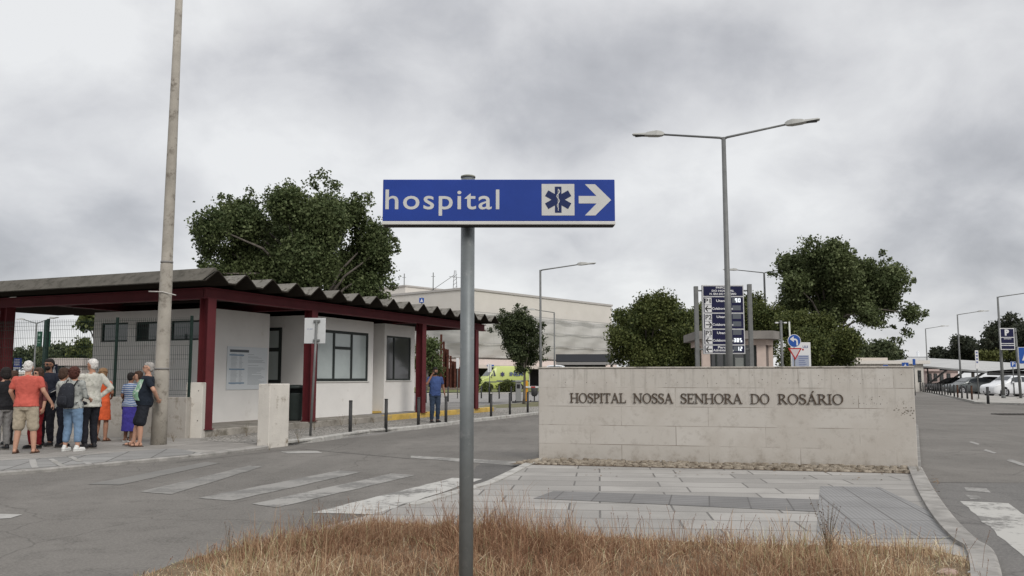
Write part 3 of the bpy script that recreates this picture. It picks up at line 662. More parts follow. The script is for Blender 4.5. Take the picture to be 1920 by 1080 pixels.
# interior backs
MB().box(v1a+.2, v3b-.2, 3.32, 3.36, PL, WT).build('inner_partition', Mt('inner_grey', (0.35, 0.35, 0.34), 0.9), gh)
def glassm(name, c, rough=0.05):
    return mat(name, c, rough, 0.1, 1.5, spec=0.9)
blind = glassm('blind_glass', (0.40, 0.45, 0.44), 0.12); dglass = glassm('dark_glass', (0.03, 0.033, 0.035), 0.04); mglass = glassm('mid_glass', (0.07, 0.072, 0.075), 0.05)
def window(parent, v0, v1, u, z0, z1, splits, hsplit=None, pane=blind, name='window', t=0.09):
    f = MB(); f.box(v0, v1, u+.02, u+.07, z0, z0+t); f.box(v0, v1, u+.02, u+.07, z1-t, z1)
    xs = [v0]+[v0+(v1-v0)*q for q in splits]+[v1]
    for i, x in enumerate(xs):
        if i == 0: a, b_ = x, x+t
        elif i == len(xs)-1: a, b_ = x-t, x
        else: a, b_ = x-t/2, x+t/2
        f.box(a, b_, u+.018, u+.072, z0+t, z1-t)
    if hsplit:
        i, q = hsplit; zz_ = z0+(z1-z0)*q; f.box(xs[i]+t/2, xs[i+1]-t/2, u+.022, u+.068, zz_-t/2, zz_+t/2)
    fo = f.build(name, darkf, parent)
    MB().box(v0+t/2, v1-t/2, u+.045, u+.05, z0+t/2, z1-t/2).build('pane', pane, fo)
    MB().cbox(v0-.05, v1+.05, u-.03, u+.017, z0-.04, z0-.002, .006).build('sill', Mt('sill', (0.55, 0.54, 0.51), 0.8), fo)
    return fo
window(gh, w2[0]+.01, w2[1], U2, *z2, [0.33, 0.67], (1, 0.66))
window(gh, w3[0], w3[1], U2, *z3, [0.33], None, mglass, t=.06)
# tall narrow window in the recess
v4a, v4b = vat(500, 2.95), vat(527, 2.95)
q0, q1 = uat(527, v2a), uat(500, v2a)+.15; k0, k1 = hz(527, 718, v=v2a), hz(527, 614, v=v2a); t_ = .10
f = MB(); xa, xb = v2a-.03, v2a-.002
f.box(xa, xb, q0, q1, k0, k0+t_); f.box(xa, xb, q0, q1, k1-t_, k1); f.box(xa-.002, xb, q0, q0+t_, k0+t_, k1-t_); f.box(xa-.002, xb, q1-t_, q1, k0+t_, k1-t_); km = k0+(k1-k0)*.60; f.box(xa+.002, xb, q0+t_, q1-t_, km-.06, km+.06)
fo = f.build('side_window', darkf, gh); MB().box(v2a-.014, v2a-.006, q0+.04, q1-.04, k0+.04, k1-.04).build('pane', blind, fo)
# door of the second recess, in shade
MB().cbox(v2b+.02, v3a-.02, 1.86, 1.895, PL+.02, 2.3, .005).build('door', Mt('grey_door', (0.30, 0.295, 0.28), 0.7), gh)
MB().cbox(v2b+.0, v3a-.0, 1.2, 1.6, PL+.002, PL+.07, .005).build('yellow_step', Mt('yellow_paint', (0, 0, 0)), gh)
for a, b_ in us:
    f = MB(); t_ = .05
    f.box(v1a+.05, v1a+.1, a, b_, ze0, ze0+t_); f.box(v1a+.05, v1a+.1, a, b_, ze1-t_, ze1); f.box(v1a+.048, v1a+.102, a, a+t_, ze0+t_, ze1-t_); f.box(v1a+.048, v1a+.102, b_-t_, b_, ze0+t_, ze1-t_)
    fo = f.build('high_window', darkf, gh); MB().box(v1a+.07, v1a+.08, a+.03, b_-.03, ze0+.03, ze1-.03).build('pane', dglass, fo)
# steel columns (H sections) and beams
def hcol(v, u, z0, z1, b=.30, t=.022):
    m = MB(); m.box(v-b/2, v+b/2, u-b/2, u-b/2+t, z0, z1); m.box(v-b/2, v+b/2, u+b/2-t, u+b/2, z0, z1); m.box(v-t/2, v+t/2, u-b/2+t, u+b/2-t, z0, z1)
    m.box(v-b/2-.04, v+b/2+.04, u-b/2-.04, u+b/2+.04, z0, z0+.02); m.build('column', red, gh)
vB, vC, vD = vat(581, 0), vat(789, 0), vat(889, 0); BB = 3.37
for v, u in ((0, 0), (vB, 0), (vC, 0), (vD, 0), (0, 7.05), (vD, 5.5)): hcol(v, u, PL, BB, .27)
REND = 16.6; RV0 = -0.95; UL = 11.5
def ibeam_v(u, v0, v1, z0, z1, b=.2):
    m = MB(); m.box(v0, v1, u-b/2, u+b/2, z0, z0+.03); m.box(v0, v1, u-b/2, u+b/2, z1-.03, z1); m.box(v0, v1, u-.03, u+.03, z0+.03, z1-.03); m.build('beam', red, gh)
def ibeam_u(v, u0, u1, z0, z1, b=.2):
    m = MB(); m.box(v-b/2, v+b/2, u0, u1, z0, z0+.03); m.box(v-b/2, v+b/2, u0, u1, z1-.03, z1); m.box(v-.03, v+.03, u0, u1, z0+.03, z1-.03); m.build('beam', red, gh)
ibeam_v(0, -0.12, REND-.6, BB, BB+.27, .22); ibeam_u(0, .13, UL, BB+.001, BB+.269, .22)
ibeam_v(5.5, .2, REND-.7, BB+.03, BB+.25); 
for v in (vB, vC, vD): ibeam_u(v, .14, 5.35, BB+.03, BB+.25, .16)
# purlins, dark
pu = MB()
for v in np.arange(1.2, REND-.8, 1.25): pu.box(v-.04, v+.04, .2, 7.5, BB+.19, BB+.245)
pu.build('purlins', Mt('dark_steel', (0.03, 0.022, 0.02), 0.6), gh)
# V-folded roof sheets; folds run across the building
RZ = 3.71; RH = 0.26
def folded(u0, u1, v0, v1, name):
    mb = MB(); P = []; v = v0; prof = [(0, 0), (.08, .0), (.44, 1.0), (.50, 1.0), (.84, 0), (1.0, 0)]
    n = 0
    while v < v1-.05:
        for a, h in prof[:-1] if True else prof: P.append((v+a*1.0, RZ+h*RH))
        v += 1.0
    P.append((v, RZ)); V = []
    for (x, z) in P:
        V += [(x, u0, z), (x, u1, z+0.0)]
    for (x, z) in P: V += [(x, u0, z-.035), (x, u1, z-.035)]
    k = len(P)*2; F = []
    for i in range(len(P)-1):
        a = 2*i; F += [(a, a+2, a+3, a+1), (k+a, k+a+1, k+a+3, k+a+2), (a, k+a, k+a+2, a+2), (a+1, a+3, k+a+3, k+a+1)]
    F += [(0, 1, k+1, k), (2*len(P)-2, k+2*len(P)-2, k+2*len(P)-1, 2*len(P)-1)]
    mb.add(V, F); o = mb.build(name, roofm, gh); o.data.materials.append(Mt('roof_underside_shade', (0.03, 0.026, 0.022), 1.0, spec=0.0)); [setattr(p_, 'material_index', 1) for i_, p_ in enumerate(o.data.polygons) if i_ < 4*(len(P)-1) and i_ % 4 in (1, 2)]; return o  # underside and front-edge faces: shade under the folds put into a near-black colour
ov = -0.75
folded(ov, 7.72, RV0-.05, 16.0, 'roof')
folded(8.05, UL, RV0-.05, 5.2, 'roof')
# big edge flashing along the first fold
ef = MB(); ef.add([(RV0-.10, ov-.02, RZ-.02), (RV0+.28, ov-.02, RZ+RH+.05), (RV0+.36, ov-.02, RZ+RH+.02), (RV0-.10, UL, RZ-.02), (RV0+.28, UL, RZ+RH+.05), (RV0+.36, UL, RZ+RH+.02)], [(0, 3, 4, 1), (1, 4, 5, 2), (0, 1, 2), (3, 5, 4), (0, 2, 5, 3)])
ef.build('roof_edge', Mt('roof_edge_cement', (0.10, 0.092, 0.078), .95, .25, 1.5, .3, 30, stain=((0.06, 0.055, 0.045), 5, .5)), gh)
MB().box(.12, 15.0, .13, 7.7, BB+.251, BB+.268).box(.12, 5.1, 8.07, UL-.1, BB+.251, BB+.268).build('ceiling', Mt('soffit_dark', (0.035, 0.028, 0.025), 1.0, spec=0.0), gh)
# poster
nb = thing('notice_board', 'white information notice panel screwed to the gatehouse wall', 'notice', (*gxy(vat(424, U1), U1-.012).xy, 0), gang)
nw = vat(500.5, U1)-vat(424, U1)-.02; nz0, nz1 = hz(424, 731, u=U1), hz(424, 649, u=U1)
MB().cbox(0, nw, -.008, .004, nz0, nz1, .002).build('board', Mt('poster_white', (0.60, 0.63, 0.65), 0.5), nb)
pt = MB(); pb = MB(); H_ = nz1-nz0
pb.box(.06*nw, .52*nw, -.0105, -.0085, nz0+H_*.87, nz0+H_*.93)
pl = MB(); 
for zz_, a, b_ in ((.80, .05, .40), (.47, .05, .42), (.15, .05, .42)): MB().box(a*nw, b_*nw, -.0105, -.0085, nz0+H_*(zz_-.012), nz0+H_*(zz_+.018)).build('heading_band', Mt('print_blue', (0.17, 0.26, 0.36), 0.6), nb)
for i in range(26):
    z = .83-i*.028
    if abs(z-.47) < .03 or z < .12: continue
    pt.box(.09*nw, (.09+random.uniform(.12, .17))*nw, -.010, -.0085, nz0+H_*z-.004, nz0+H_*z+.004); pt.box(.29*nw, (.31+random.uniform(.03, .07))*nw, -.010, -.0085, nz0+H_*z-.004, nz0+H_*z+.004)
for i in range(30):
    z = .85-i*.026; 
    if random.random() < .12: continue
    pt.box(.50*nw, (.80+random.uniform(.02, .14) if random.random() < .7 else .5+random.uniform(.1, .3))*nw, -.010, -.0085, nz0+H_*z-.004, nz0+H_*z+.004)
pb.build('title_band', Mt('print_dark', (0.10, 0.11, 0.12), 0.6), nb); pt.build('printed_lines', Mt('print_grey', (0.22, 0.25, 0.27), 0.6), nb)
# litter bin on its post
bp = gxy(vat(556, .62), .62); lb = thing('litter_bin', 'dark green plastic litter bin with hooded top behind the white pier', 'bin', (bp.x, bp.y, PL), gang-R(55))
bing = Mt('bin_green', (0.028, 0.036, 0.034), 0.5, 0.15, 8)
bh = Zat(721.5, bp.y)-PL
mb = MB(); mb.loft([(0, 0, .02, .17, .17), (0, 0, .05, .18, .18), (0, 0, bh*.74, .225, .225), (0, 0, bh*.76, .235, .235), (0, 0, bh*.765, .20, .2)], 24, p=3.2); mb.build('bin_body', bing, lb)
mb = MB(); mb.loft([(0, 0, bh*.90, .23, .23), (0, 0, bh*.95, .235, .235), (0, 0, bh*.985, .20, .20), (0, 0, bh, .12, .12)], 24, p=3.0)
mb.box(-.21, -.17, -.10, .16, bh*.74, bh*.92); mb.box(.17, .21, -.10, .16, bh*.74, bh*.92); mb.box(-.2, .2, .14, .18, bh*.74, bh*.92); mb.build('hood', bing, lb)

# ================================================================= PIERS, LOW WALL, FENCE
oldp = mat('old_white_paint', (0.56, 0.53, 0.48), 0.9, 0.10, 2, 0.4, 30, stain=((0.24, 0.205, 0.16), 2.6, 0.56))
c0 = G(503, 841); pr = thing('gate_pier', 'large stained white concrete pier at the road edge', 'pier', (c0.x, c0.y, 0), gang)
MB().cbox(0, .66, 0, .30, -.05, 1.33, .012).build('pier_body', oldp, pr)
mb = MB(); 
for q in (.3, .75): MB().tube([(.33, .30, .3+q), (.33, .325, .3+q)], .018, 10).build('hinge_bolt', Mt('iron', (0, 0, 0)), pr)
c1 = G(377, 825); pr2 = thing('gate_pier', 'narrow stained pier at the end of the low wall beside the red column', 'pier', (c1.x, c1.y, 0), 0)
mb = MB(); mb.cbox(-.40, 0, 0, .26, -.05, 1.345, .012); mb.build('pier_body', oldp, pr2)
[MB().tube([(-.10, -.012, z), (-.10, .0, z)], .012, 8).build('bolt', Mt('iron', (0, 0, 0)), pr2) for z in (.45, 1.15)]
F0 = G(347, 826); F1 = Vector((-15.5, 22.3, 0)); fd = (F1-F0).normalized(); fl = (F1-F0).length; fa = math.atan2(fd.y, fd.x)
lw = thing('low_wall', 'low stained concrete wall under the green mesh fence', 'wall', (F0.x, F0.y, 0), fa)
LWH = 1.0
MB().cbox(.0, fl, -.24, 0, -.05, LWH, .012).build('wall_body', mat('low_wall_render', (0.37, 0.345, 0.31), 0.9, 0.14, 1.3, 0.4, 25, stain=((0.20, 0.175, 0.14), 2.4, 0.52)), lw)
fn = thing('mesh_fence', 'green welded wire mesh fence with square posts on the low wall', 'fence', (F0.x, F0.y, LWH), fa)
grn = Mt('fence_green', (0.014, 0.03, 0.024), 0.6); FH = 1.9
wire = MB(); x = .05
def wbar(mb, x0, x1, y, z0, z1, r=.0032): mb.box(x0-r if x0 == x1 else x0, x1+r if x0 == x1 else x1, y-r, y+r, z0-(r if z0 == z1 else 0), z1+(r if z0 == z1 else 0))
while x < fl-.02: wbar(wire, x, x, -.11, .04, FH, .0024); x += .055
for z in (.06, .16, .42, .66, .90, 1.0, 1.22, 1.45, 1.65, 1.75, FH-.06): wbar(wire, .02, fl, -.105-(.02 if z in (.16, 1.0, 1.75) else 0), z, z, .003)
wire.build('wire_mesh', grn, fn)
for px in (348, 207, 76, -60, -200):
    r = ray(px, 700); k = r[0]/r[1]; s = (F0.x-k*F0.y)/(k*fd.y-fd.x)
    MB().cbox(s-.029, s+.029, -.185, -.13, -.02, FH+.03, .004).build('fence_post', grn, fn)

# ================================================================= STREET LAMPS
lampm = Mt('lamp_head_grey', (0.40, 0.40, 0.38), 0.45, 0.08, 5); lampd = Mt('lamp_under', (0.06, 0.06, 0.06), 0.5)
def street_lamp(label, px, D, H, arms, yaw, rad=(0.10, 0.05), arm=1.85, rise=0.25, group='tall street lamps', cat='street lamp', base=True):
    x = Xat(px, D); t = thing('street_lamp', label, cat, (x, D, 0), yaw, group)
    p = MB(); p.tube([(0, 0, -.1), (0, 0, H*.45), (0, 0, H*.453), (0, 0, H)], [rad[0], rad[0]*.83, rad[0]*.72, rad[1]], 16); p.build('pole', galf, t)
    if base: b_ = MB(); b_.cbox(-.2, .2, -.2, .2, 0, .03, .005); b_.tube([(0, 0, .03), (0, 0, .3)], [rad[0]*1.3, rad[0]*1.12], 16); b_.build('base_plate', galf, t)
    for s in arms:
        a = MB(); a.tube([(0, 0, H-.04), (s*.12, 0, H+.0), (s*arm, 0, H+rise)], [.042, .036, .03], 10); a.build('arm', galf, t)
        h = MB(); x0 = s*(arm-.05); z = H+rise+.02
        V = []; sec = [(0, .05, .03, .06), (.08, .10, .06, .10), (.22, .15, .07, .12), (.50, .15, .06, .075), (.56, .14, .05, .05), (.95, .13, .03, .045), (1.0, .10, .02, .03)]
        for d_, hw_, lo, hi in sec: V += [(x0+s*d_, -hw_, z-lo+d_*.06), (x0+s*d_, hw_, z-lo+d_*.06), (x0+s*d_, hw_*.8, z+hi-.03+d_*.06), (x0+s*d_, -hw_*.8, z+hi-.03+d_*.06)]
        F = [(0, 3, 2, 1)]+[(4*i+k, 4*i+(k+1) % 4, 4*i+4+(k+1) % 4, 4*i+4+k) for i in range(len(sec)-1) for k in range(4)]+[(24, 25, 26, 27)]
        h.add(V, F); ho = h.build('lamp_head', lampm, t)
        MB().box(min(x0+s*.55, x0+s*.92), max(x0+s*.55, x0+s*.92), -.10, .10, z-.03+.02, z-.022+.02).build('led_panel', lampd, ho)
    return t
YW = R(-17)
street_lamp('tall double-armed grey street lamp right behind the name wall', 1371, 25.6, 8.8, (1, -1), YW, (.115, .065))
street_lamp('double-armed street lamp second behind the wall, in front of the poplar', 1440, 59.5, 8.8, (1, -1), YW, (.115, .065))
street_lamp('distant double-armed lamp half hidden by the poplar crown', 1532, 103, 9.1, (1, -1), YW, (.12, .07))
street_lamp('single-armed lamp behind the left end of the name wall', 1014, 45, 7.15, (1,), R(-8), (.085, .055), 2.0)
street_lamp('farther single-armed lamp just right of the small street tree', 1040, 74, 7.1, (-1,), R(-8), (.085, .055), 1.7)
street_lamp('nearest single-armed lamp by the parked white car on the right', 1882, 57.5, 6.9, (1,), R(-14), (.11, .06), 2.0)
street_lamp('single-armed lamp second along the right pavement', 1803, 80, 7.35, (1,), R(-14), (.10, .055), 1.8)
street_lamp('single-armed lamp third along the right pavement', 1741, 104, 7.4, (1,), R(-14), (.10, .055), 1.7)
street_lamp('tiny single-armed lamp farthest down the right road', 1671.5, 165, 7.4, (1,), R(-14), (.10, .06), 1.8)
street_lamp('distant double-armed lamp seen through the mesh fence', 61, 70, 5.9, (1, -1), R(-25), (.10, .06), 1.6, .35)
# leaning concrete electricity post
cpole = thing('concrete_post', 'tall tapering weathered concrete utility post beside the waiting people', 'utility post', (Xat(297, 18.35), 18.35, 0), 0)
cm_ = mat('old_concrete_post', (0.32, 0.295, 0.255), 0.92, 0.16, 3, 0.5, 50, stain=((0.17, 0.15, 0.125), 5, 0.53))
p = MB(); tilt = .035
p.tube([(tilt*z/9.9, 0, z) for z in (-.2, .9, 1.6, 1.62, 3.2, 3.9, 3.92, 6, 11.5)], [.165, .158, .152, .143, .132, .128, .118, .108, .066], 28); p.build('pole', cm_, cpole)
p = MB()
for z in (3.93, 1.63): p.tube([(tilt*z/9.9, 0, z), (tilt*z/9.9, 0, z+.04)], [.13 if z > 2 else .155]*2, 28)
p.build('steel_band', Mt('band_grey', (0.22, 0.21, 0.2), 0.6), cpole)
p = MB(); p.tube([(-.30, -.12, 3.30), (.0, -.15, 3.29), (.28, -.10, 3.22)], .012, 8); p.build('crossing_wire', Mt('wire_white', (0.45, 0.43, 0.4), 0.6), cpole)

# ================================================================= SIGNS AND BOARDS
ID = 28.0; iy = ID
def LX(px, D, x0): return (px-960)/FPX*(D*CT+1.0*ST)-x0
ix = Xat(1357, ID, 2.5); ib = thing('parking_board', 'tall navy parking information board listing car parks with digital counters', 'sign board', (ix, ID, 0), 0)
navy = Mt('board_navy', (0.012, 0.013, 0.045), 0.6, 0.1, 2, spec=0.15); bwhite = Mt('board_white', (0.60, 0.60, 0.60), 0.6); black = Mt('print_black', (0.02, 0.02, 0.022), 0.6)
X = lambda px: LX(px, ID, ix); Z = lambda py: Zat(py, ID)
MB().cbox(X(1318), X(1396.5), -.06, .06, Z(664), Z(534.5), .01).build('cabinet', Mt('cabinet_white', (0.48, 0.48, 0.48), 0.5), ib)
rows = [(537, 555), (557.5, 586), (588.5, 616), (618.5, 645.5), (648, 661.5)]
for a, b_ in rows: MB().box(X(1320.5), X(1394.5), -.068, -.0605, Z(b_), Z(a)).build('panel', navy, ib)
tw = MB(); sc_ = ID/FPX
for s, py, xx, wd_ in (('PARQUE', 539.8, 1357, 26), ('DO HOSPITAL', 545.8, 1357, 42), ('N. SRA DO ROSÁRIO', 551.6, 1357, 50)):
    text(tw, s, .085, X(xx), -.0705, Z(py), ext=.002, bold=.003, width=wd_*sc_)
for s, py, xx, wd_ in (('Utentes', 564.5, 1357, 26), ('Colaboradores', 579, 1355.5, 39), ('Utentes', 594.5, 1357, 26), ('Colaboradores', 609, 1355.5, 39), ('Utentes', 624.5, 1357, 26), ('Colaboradores', 638.5, 1355.5, 39), ('Parque', 651.5, 1357, 24), ('Administração', 657, 1355.5, 38)):
    text(tw, s, .105, X(xx), -.0705, Z(py), ext=.002, bold=.003, width=wd_*sc_)
tw.build('lettering', bwhite, ib)
wf = MB(); bl = MB()
def arrowm(mb, xc, zc, s, d, y0):                     # d=-1 points left
    t = .15*s
    mb.vprism([(xc-.42*s, zc-t/2), (xc+.42*s, zc-t/2), (xc+.42*s, zc+t/2), (xc-.42*s, zc+t/2)], y0, y0+.002)
    for q in (1, -1):
        p0 = (xc+d*.45*s, zc); p1 = (xc+d*.05*s, zc+q*.40*s); mb.vprism([(p0[0], p0[1]-q*.11*s), (p0[0], p0[1]+q*.10*s), (p1[0], p1[1]+q*.10*s), (p1[0], p1[1]-q*.11*s)], y0-.0005*q-.001, y0+.002)
for nm, r0, r1, r2, dd in (('P1', 558.5, 571.5, 585.5, -1), ('P2', 589, 602, 615.5, 1), ('P3', 619, 631.5, 645, -1)):
    for a, b_ in ((r0, r1), (r1+.9, r2)): wf.box(X(1322), X(1335.3), -.0715, -.0685, Z(b_), Z(a))
    text(bl, nm, .21, X(1328.7), -.0735, Z((r0+r1)/2), ext=.002, bold=.004, width=11.5*sc_); arrowm(bl, X(1328.7), Z((r1+.9+r2)/2), .22, dd, -.0745)
wf.box(X(1322), X(1335.3), -.0715, -.0685, Z(661), Z(648.6)); arrowm(bl, X(1328.7), Z(655), .22, -1, -.0745)
wf.build('symbol_fields', bwhite, ib); bl.build('symbols', black, ib)
dm = MB()
for py in (563.5, 577.5, 593.5, 607.5, 623.5, 638, 654): dm.box(X(1374), X(1390), -.0715, -.0685, Z(py+4.6), Z(py-4.6))
dm.build('display_windows', Mt('display_grey', (0.10, 0.11, 0.125), 0.3), ib)
SEG = {'0': 'abcdef', '1': 'bc', '2': 'abged', '3': 'abgcd', '5': 'afgcd', '8': 'abcdefg', '9': 'abcdfg'}
dg = MB()
def digits(s, pxr, py, h=.125):
    wdt = h*.58; x = X(pxr); t = h*.17
    for ch in reversed(s):
        x0 = x-wdt; z0 = Z(py)-h/2
        sg_ = {'a': (x0+t, x0+wdt-t, z0+h-t, z0+h), 'd': (x0+t, x0+wdt-t, z0, z0+t), 'g': (x0+t, x0+wdt-t, z0+h/2-t/2, z0+h/2+t/2), 'f': (x0, x0+t*.95, z0+h/2, z0+h), 'b': (x0+wdt-t*.95, x0+wdt, z0+h/2, z0+h), 'e': (x0, x0+t*.95, z0, z0+h/2-.001), 'c': (x0+wdt-t*.95, x0+wdt, z0, z0+h/2-.001)}
        for c in SEG[ch]: a, b_, c_, d_ = sg_[c]; dg.box(a, b_, -.0745, -.0725, c_, d_)
        x -= wdt+.03
digits('90', 1389.5, 563.5); digits('385', 1390.5, 638); digits('12', 1390.5, 654)
dg.build('digits', emis('digit_white', (0.85, 0.9, 0.95), 0.9), ib)
for px, tp in ((1307, 537), (1408, 533)):
    MB().cbox(X(px)-.065, X(px)+.065, -.08, .05, 0, Z(tp), .006).build('post', galf, ib)
bk = MB()
for z in (Z(655), Z(545)): bk.tube([(X(1307), -.01, z), (X(1318), -.01, z)], .025, 8); bk.tube([(X(1396), -.01, z), (X(1408), -.01, z)], .025, 8)
bk.build('bracket', galf, ib)

def disc(mb, x, z, r, y0, y1, n=40): mb.vprism([(x+r*math.cos(6.2832*i/n), z+r*math.sin(6.2832*i/n)) for i in range(n)], y0, y1)
D_ = 38.0; x0 = Xat(1490, D_, 2); ts = thing('traffic_sign', 'round blue turn-left sign over a red give-way triangle on one pole', 'traffic sign', (x0, D_, 0))
MB().tube([(0, 0, 0), (0, 0, Zat(627, D_))], .03, 12).build('pole', galf, ts)
r_ = 12.3/FPX*D_; zc_ = Zat(639.3, D_)
m = MB(); disc(m, 0, zc_, r_, -.06, -.04); m.build('round_plate', bwhite, ts)
m = MB(); disc(m, 0, zc_, r_*.92, -.064, -.0605); m.build('blue_field', Mt('traffic_blue', (0.02, 0.075, 0.30), 0.4), ts)
m = MB(); gq = Glyphs(); P = [(.42*r_, -.68*r_), (.42*r_, -.2*r_), (.36*r_, .08*r_), (.18*r_, .22*r_), (-.12*r_, .25*r_)]; P = crv(P, 4)
gq.ribbon(P, .24*r_, 0, zc_, 1); m.add([(v[0], -.068+(v[1]+.02)*.1, v[2]) for v in gq.mb.v], gq.mb.f); m.vprism([(-.68*r_, zc_+.27*r_), (-.08*r_, zc_-.18*r_), (-.08*r_, zc_+.72*r_)], -.0685, -.0665); m.build('arrow', bwhite, ts)
def tri(cx, zt_, w_, y0, y1, m): m.vprism([(cx, zt_-w_*.87), (cx+w_/2, zt_), (cx-w_/2, zt_)], y0, y1)
m = MB(); tw_ = 26/FPX*D_; tri(.02, Zat(652.5, D_), tw_, -.06, -.04, m); m.build('triangle_plate', Mt('sign_red', (0.35, 0.02, 0.02), 0.5), ts)
m = MB(); tri(.02, Zat(652.5, D_)-tw_*.085, tw_*.70, -.064, -.0605, m); m.build('triangle_field', Mt('tri_field', (0.50, 0.44, 0.44), 0.5), ts)
# directory totem
D_ = 41.0; x0 = Xat(1502, D_, 2); to = thing('directory_totem', 'pale grey hospital directory panel standing behind the traffic sign', 'sign board', (x0, D_, 0))
a_, b_, zt_ = -.47, .47, Zat(642, D_)
MB().cbox(a_, b_, -.05, .05, 0, zt_, .01).build('panel', bwhite, to)
MB().box(a_+.04, b_-.1, -.056, -.0505, .3, Zat(666, D_)).build('grey_field', Mt('totem_grey', (0.30, 0.33, 0.40), 0.6), to)
m = MB()
for i in range(9): m.box(-.12, .12+random.uniform(0, .22), -.06, -.0565, Zat(668.5+i*3.6, D_)-.014, Zat(668.5+i*3.6, D_)+.012)
m.build('listing', Mt('totem_text', (0.10, 0.12, 0.25), 0.6), to)
m = MB(); disc(m, .1, Zat(655.5, D_), .045, -.056, -.0505, 16); m.build('red_dot', Mt('sign_red', (0, 0, 0)), to)
m = MB(); text(m, 'ULS', .16, .22, -.054, Zat(650.5, D_), ext=.002, bold=.004); m.build('heading', Mt('totem_text', (0, 0, 0)), to)
# cctv mast and pale mast
D_ = 44.; cc = thing('camera_mast', 'grey mast with surveillance cameras right of the guard kiosk', 'mast', (Xat(1467, D_, 2), D_, 0))
H_ = Zat(601, D_); MB().tube([(0, 0, 0), (0, 0, H_)], .065, 14).build('pole', galf, cc)
for s in (-1, 1):
    m = MB(); m.tube([(0, 0, H_-.12), (s*.14, -.02, H_-.1)], .02, 8); m.build('bracket', galf, cc)
    m = MB(); m.cbox(min(s*.14, s*.30), max(s*.14, s*.30), -.05, .04, H_-.15, H_-.08, .01); m.build('camera', bwhite, cc)
D_ = 48.; pm_ = thing('flag_mast', 'slim pale mast rising behind the round blue sign', 'mast', (Xat(1484, D_, 2), D_, 0))
MB().tube([(0, 0, 0), (0, 0, 1.7), (-.04, 0, Zat(603, D_))], [.05, .05, .045], 12).build('pole', Mt('mast_pale', (0.52, 0.53, 0.48), 0.6), pm_)
MB().tube([(-.04, 0, Zat(603, D_)), (-.04, 0, Zat(602, D_))], .055, 12).build('cap', galf, pm_)

def square_sign(label, px, D, pz, w, h, face, glyph=None, pole_to=0.0, col=None, frame=True, name='traffic_sign', pole=True, off=0.0):
    """post + plate; pz = pixel row of plate top"""
    x = Xat(px, D, 2); t = thing(name, label, 'traffic sign', (x, D, 0)); zt = Zat(pz, D)
    if pole: MB().tube([(0, 0, 0), (0, 0, zt+.02)], .035, 10).build('pole', galf, t)
    MB().cbox(off-w/2, off+w/2, -.06, -.04, zt-h, zt, .005).build('plate', bwhite, t)
    MB().box(off-w/2+.025*w, off+w/2-.025*w, -.064, -.0605, zt-h+.025*w, zt-.025*w).build('field', col or Mt('traffic_blue', (0, 0, 0)), t)
    if glyph:
        m = MB(); glyph(m, off, zt-h/2, min(w, h)); m.build('symbol', bwhite, t)
    return t
def g_P(m, x, z, s): text(m, 'P', s*.95, x, -.067, z, ext=.002, bold=.02*s)
def g_ped(m, x, z, s): m.vprism([(x-.30*s, z-.32*s), (x+.30*s, z-.32*s), (x, z+.36*s)], -.067, -.0645)
pb_ = thing('parking_sign', 'navy framed parking sign with big white P on a tall mast at the right', 'sign', (Xat(1889, 57, 3), 57, 0))
D_ = 57.; x0 = Xat(1889, D_, 3); X2 = lambda px: LX(px, D_, x0)
MB().cbox(X2(1875.5), X2(1902.5), -.16, -.10, Zat(656, D_), Zat(615.5, D_), .01).build('plate', bwhite, pb_)
for a, b_ in ((617, 632), (633.5, 643.5), (645, 647), (648.5, 654.5)): MB().box(X2(1877), X2(1901), -.168, -.1605, Zat(b_, D_), Zat(a, D_)).build('field', navy, pb_)
m = MB(); text(m, 'P', .52, X2(1888), -.171, Zat(624.3, D_), ext=.002, bold=.03); m.box(X2(1882), X2(1896), -.172, -.1695, Zat(636, D_), Zat(635, D_)); m.build('symbol', bwhite, pb_)
MB().tube([(X2(1910), 0, 0), (X2(1907), 0, Zat(615, D_))], [.09, .075], 12).build('post', galf, pb_)
[MB().cbox(X2(1901), X2(1908), -.13, .02, Zat(q_, D_)-.03, Zat(q_, D_)+.03, .004).build('bracket', galf, pb_) for q_ in (622, 650)]
square_sign('large blue pedestrian crossing sign cut by the right edge of the picture', 1924, 40, 651, .72, .78, None, g_ped)
square_sign('small blue square sign on the pavement behind the white car', 1899.5, 66, 678, .42, .42, None, g_P)
square_sign('small blue crossing sign showing just above the wall top', 1697, 58, 679.5, .48, .5, None, g_ped)
square_sign('half hidden blue sign peeping over the wall top left of the crossing sign', 1660, 62, 684, .36, .4, None, None)
square_sign('narrow blue sign on a post past the right end of the wall', 1714, 70, 673, .24, .5, None, None)
square_sign('small blue wheelchair bay sign above the canopy ridge in front of the hospital', 789.5, 40, 558.5, .24, .24, None, g_ped)
tt = square_sign('tall narrow white panel sign with dark marks among the bollards', 1832, 56, 657, .22, 1.2, None, None, col=bwhite)
m = MB()
for i in range(4): m.box(-.06, .06, -.068, -.0645, Zat(661+i*6, 56)-.06, Zat(661+i*6, 56)+.05)
m.build('symbol', Mt('totem_text', (0, 0, 0)), tt)
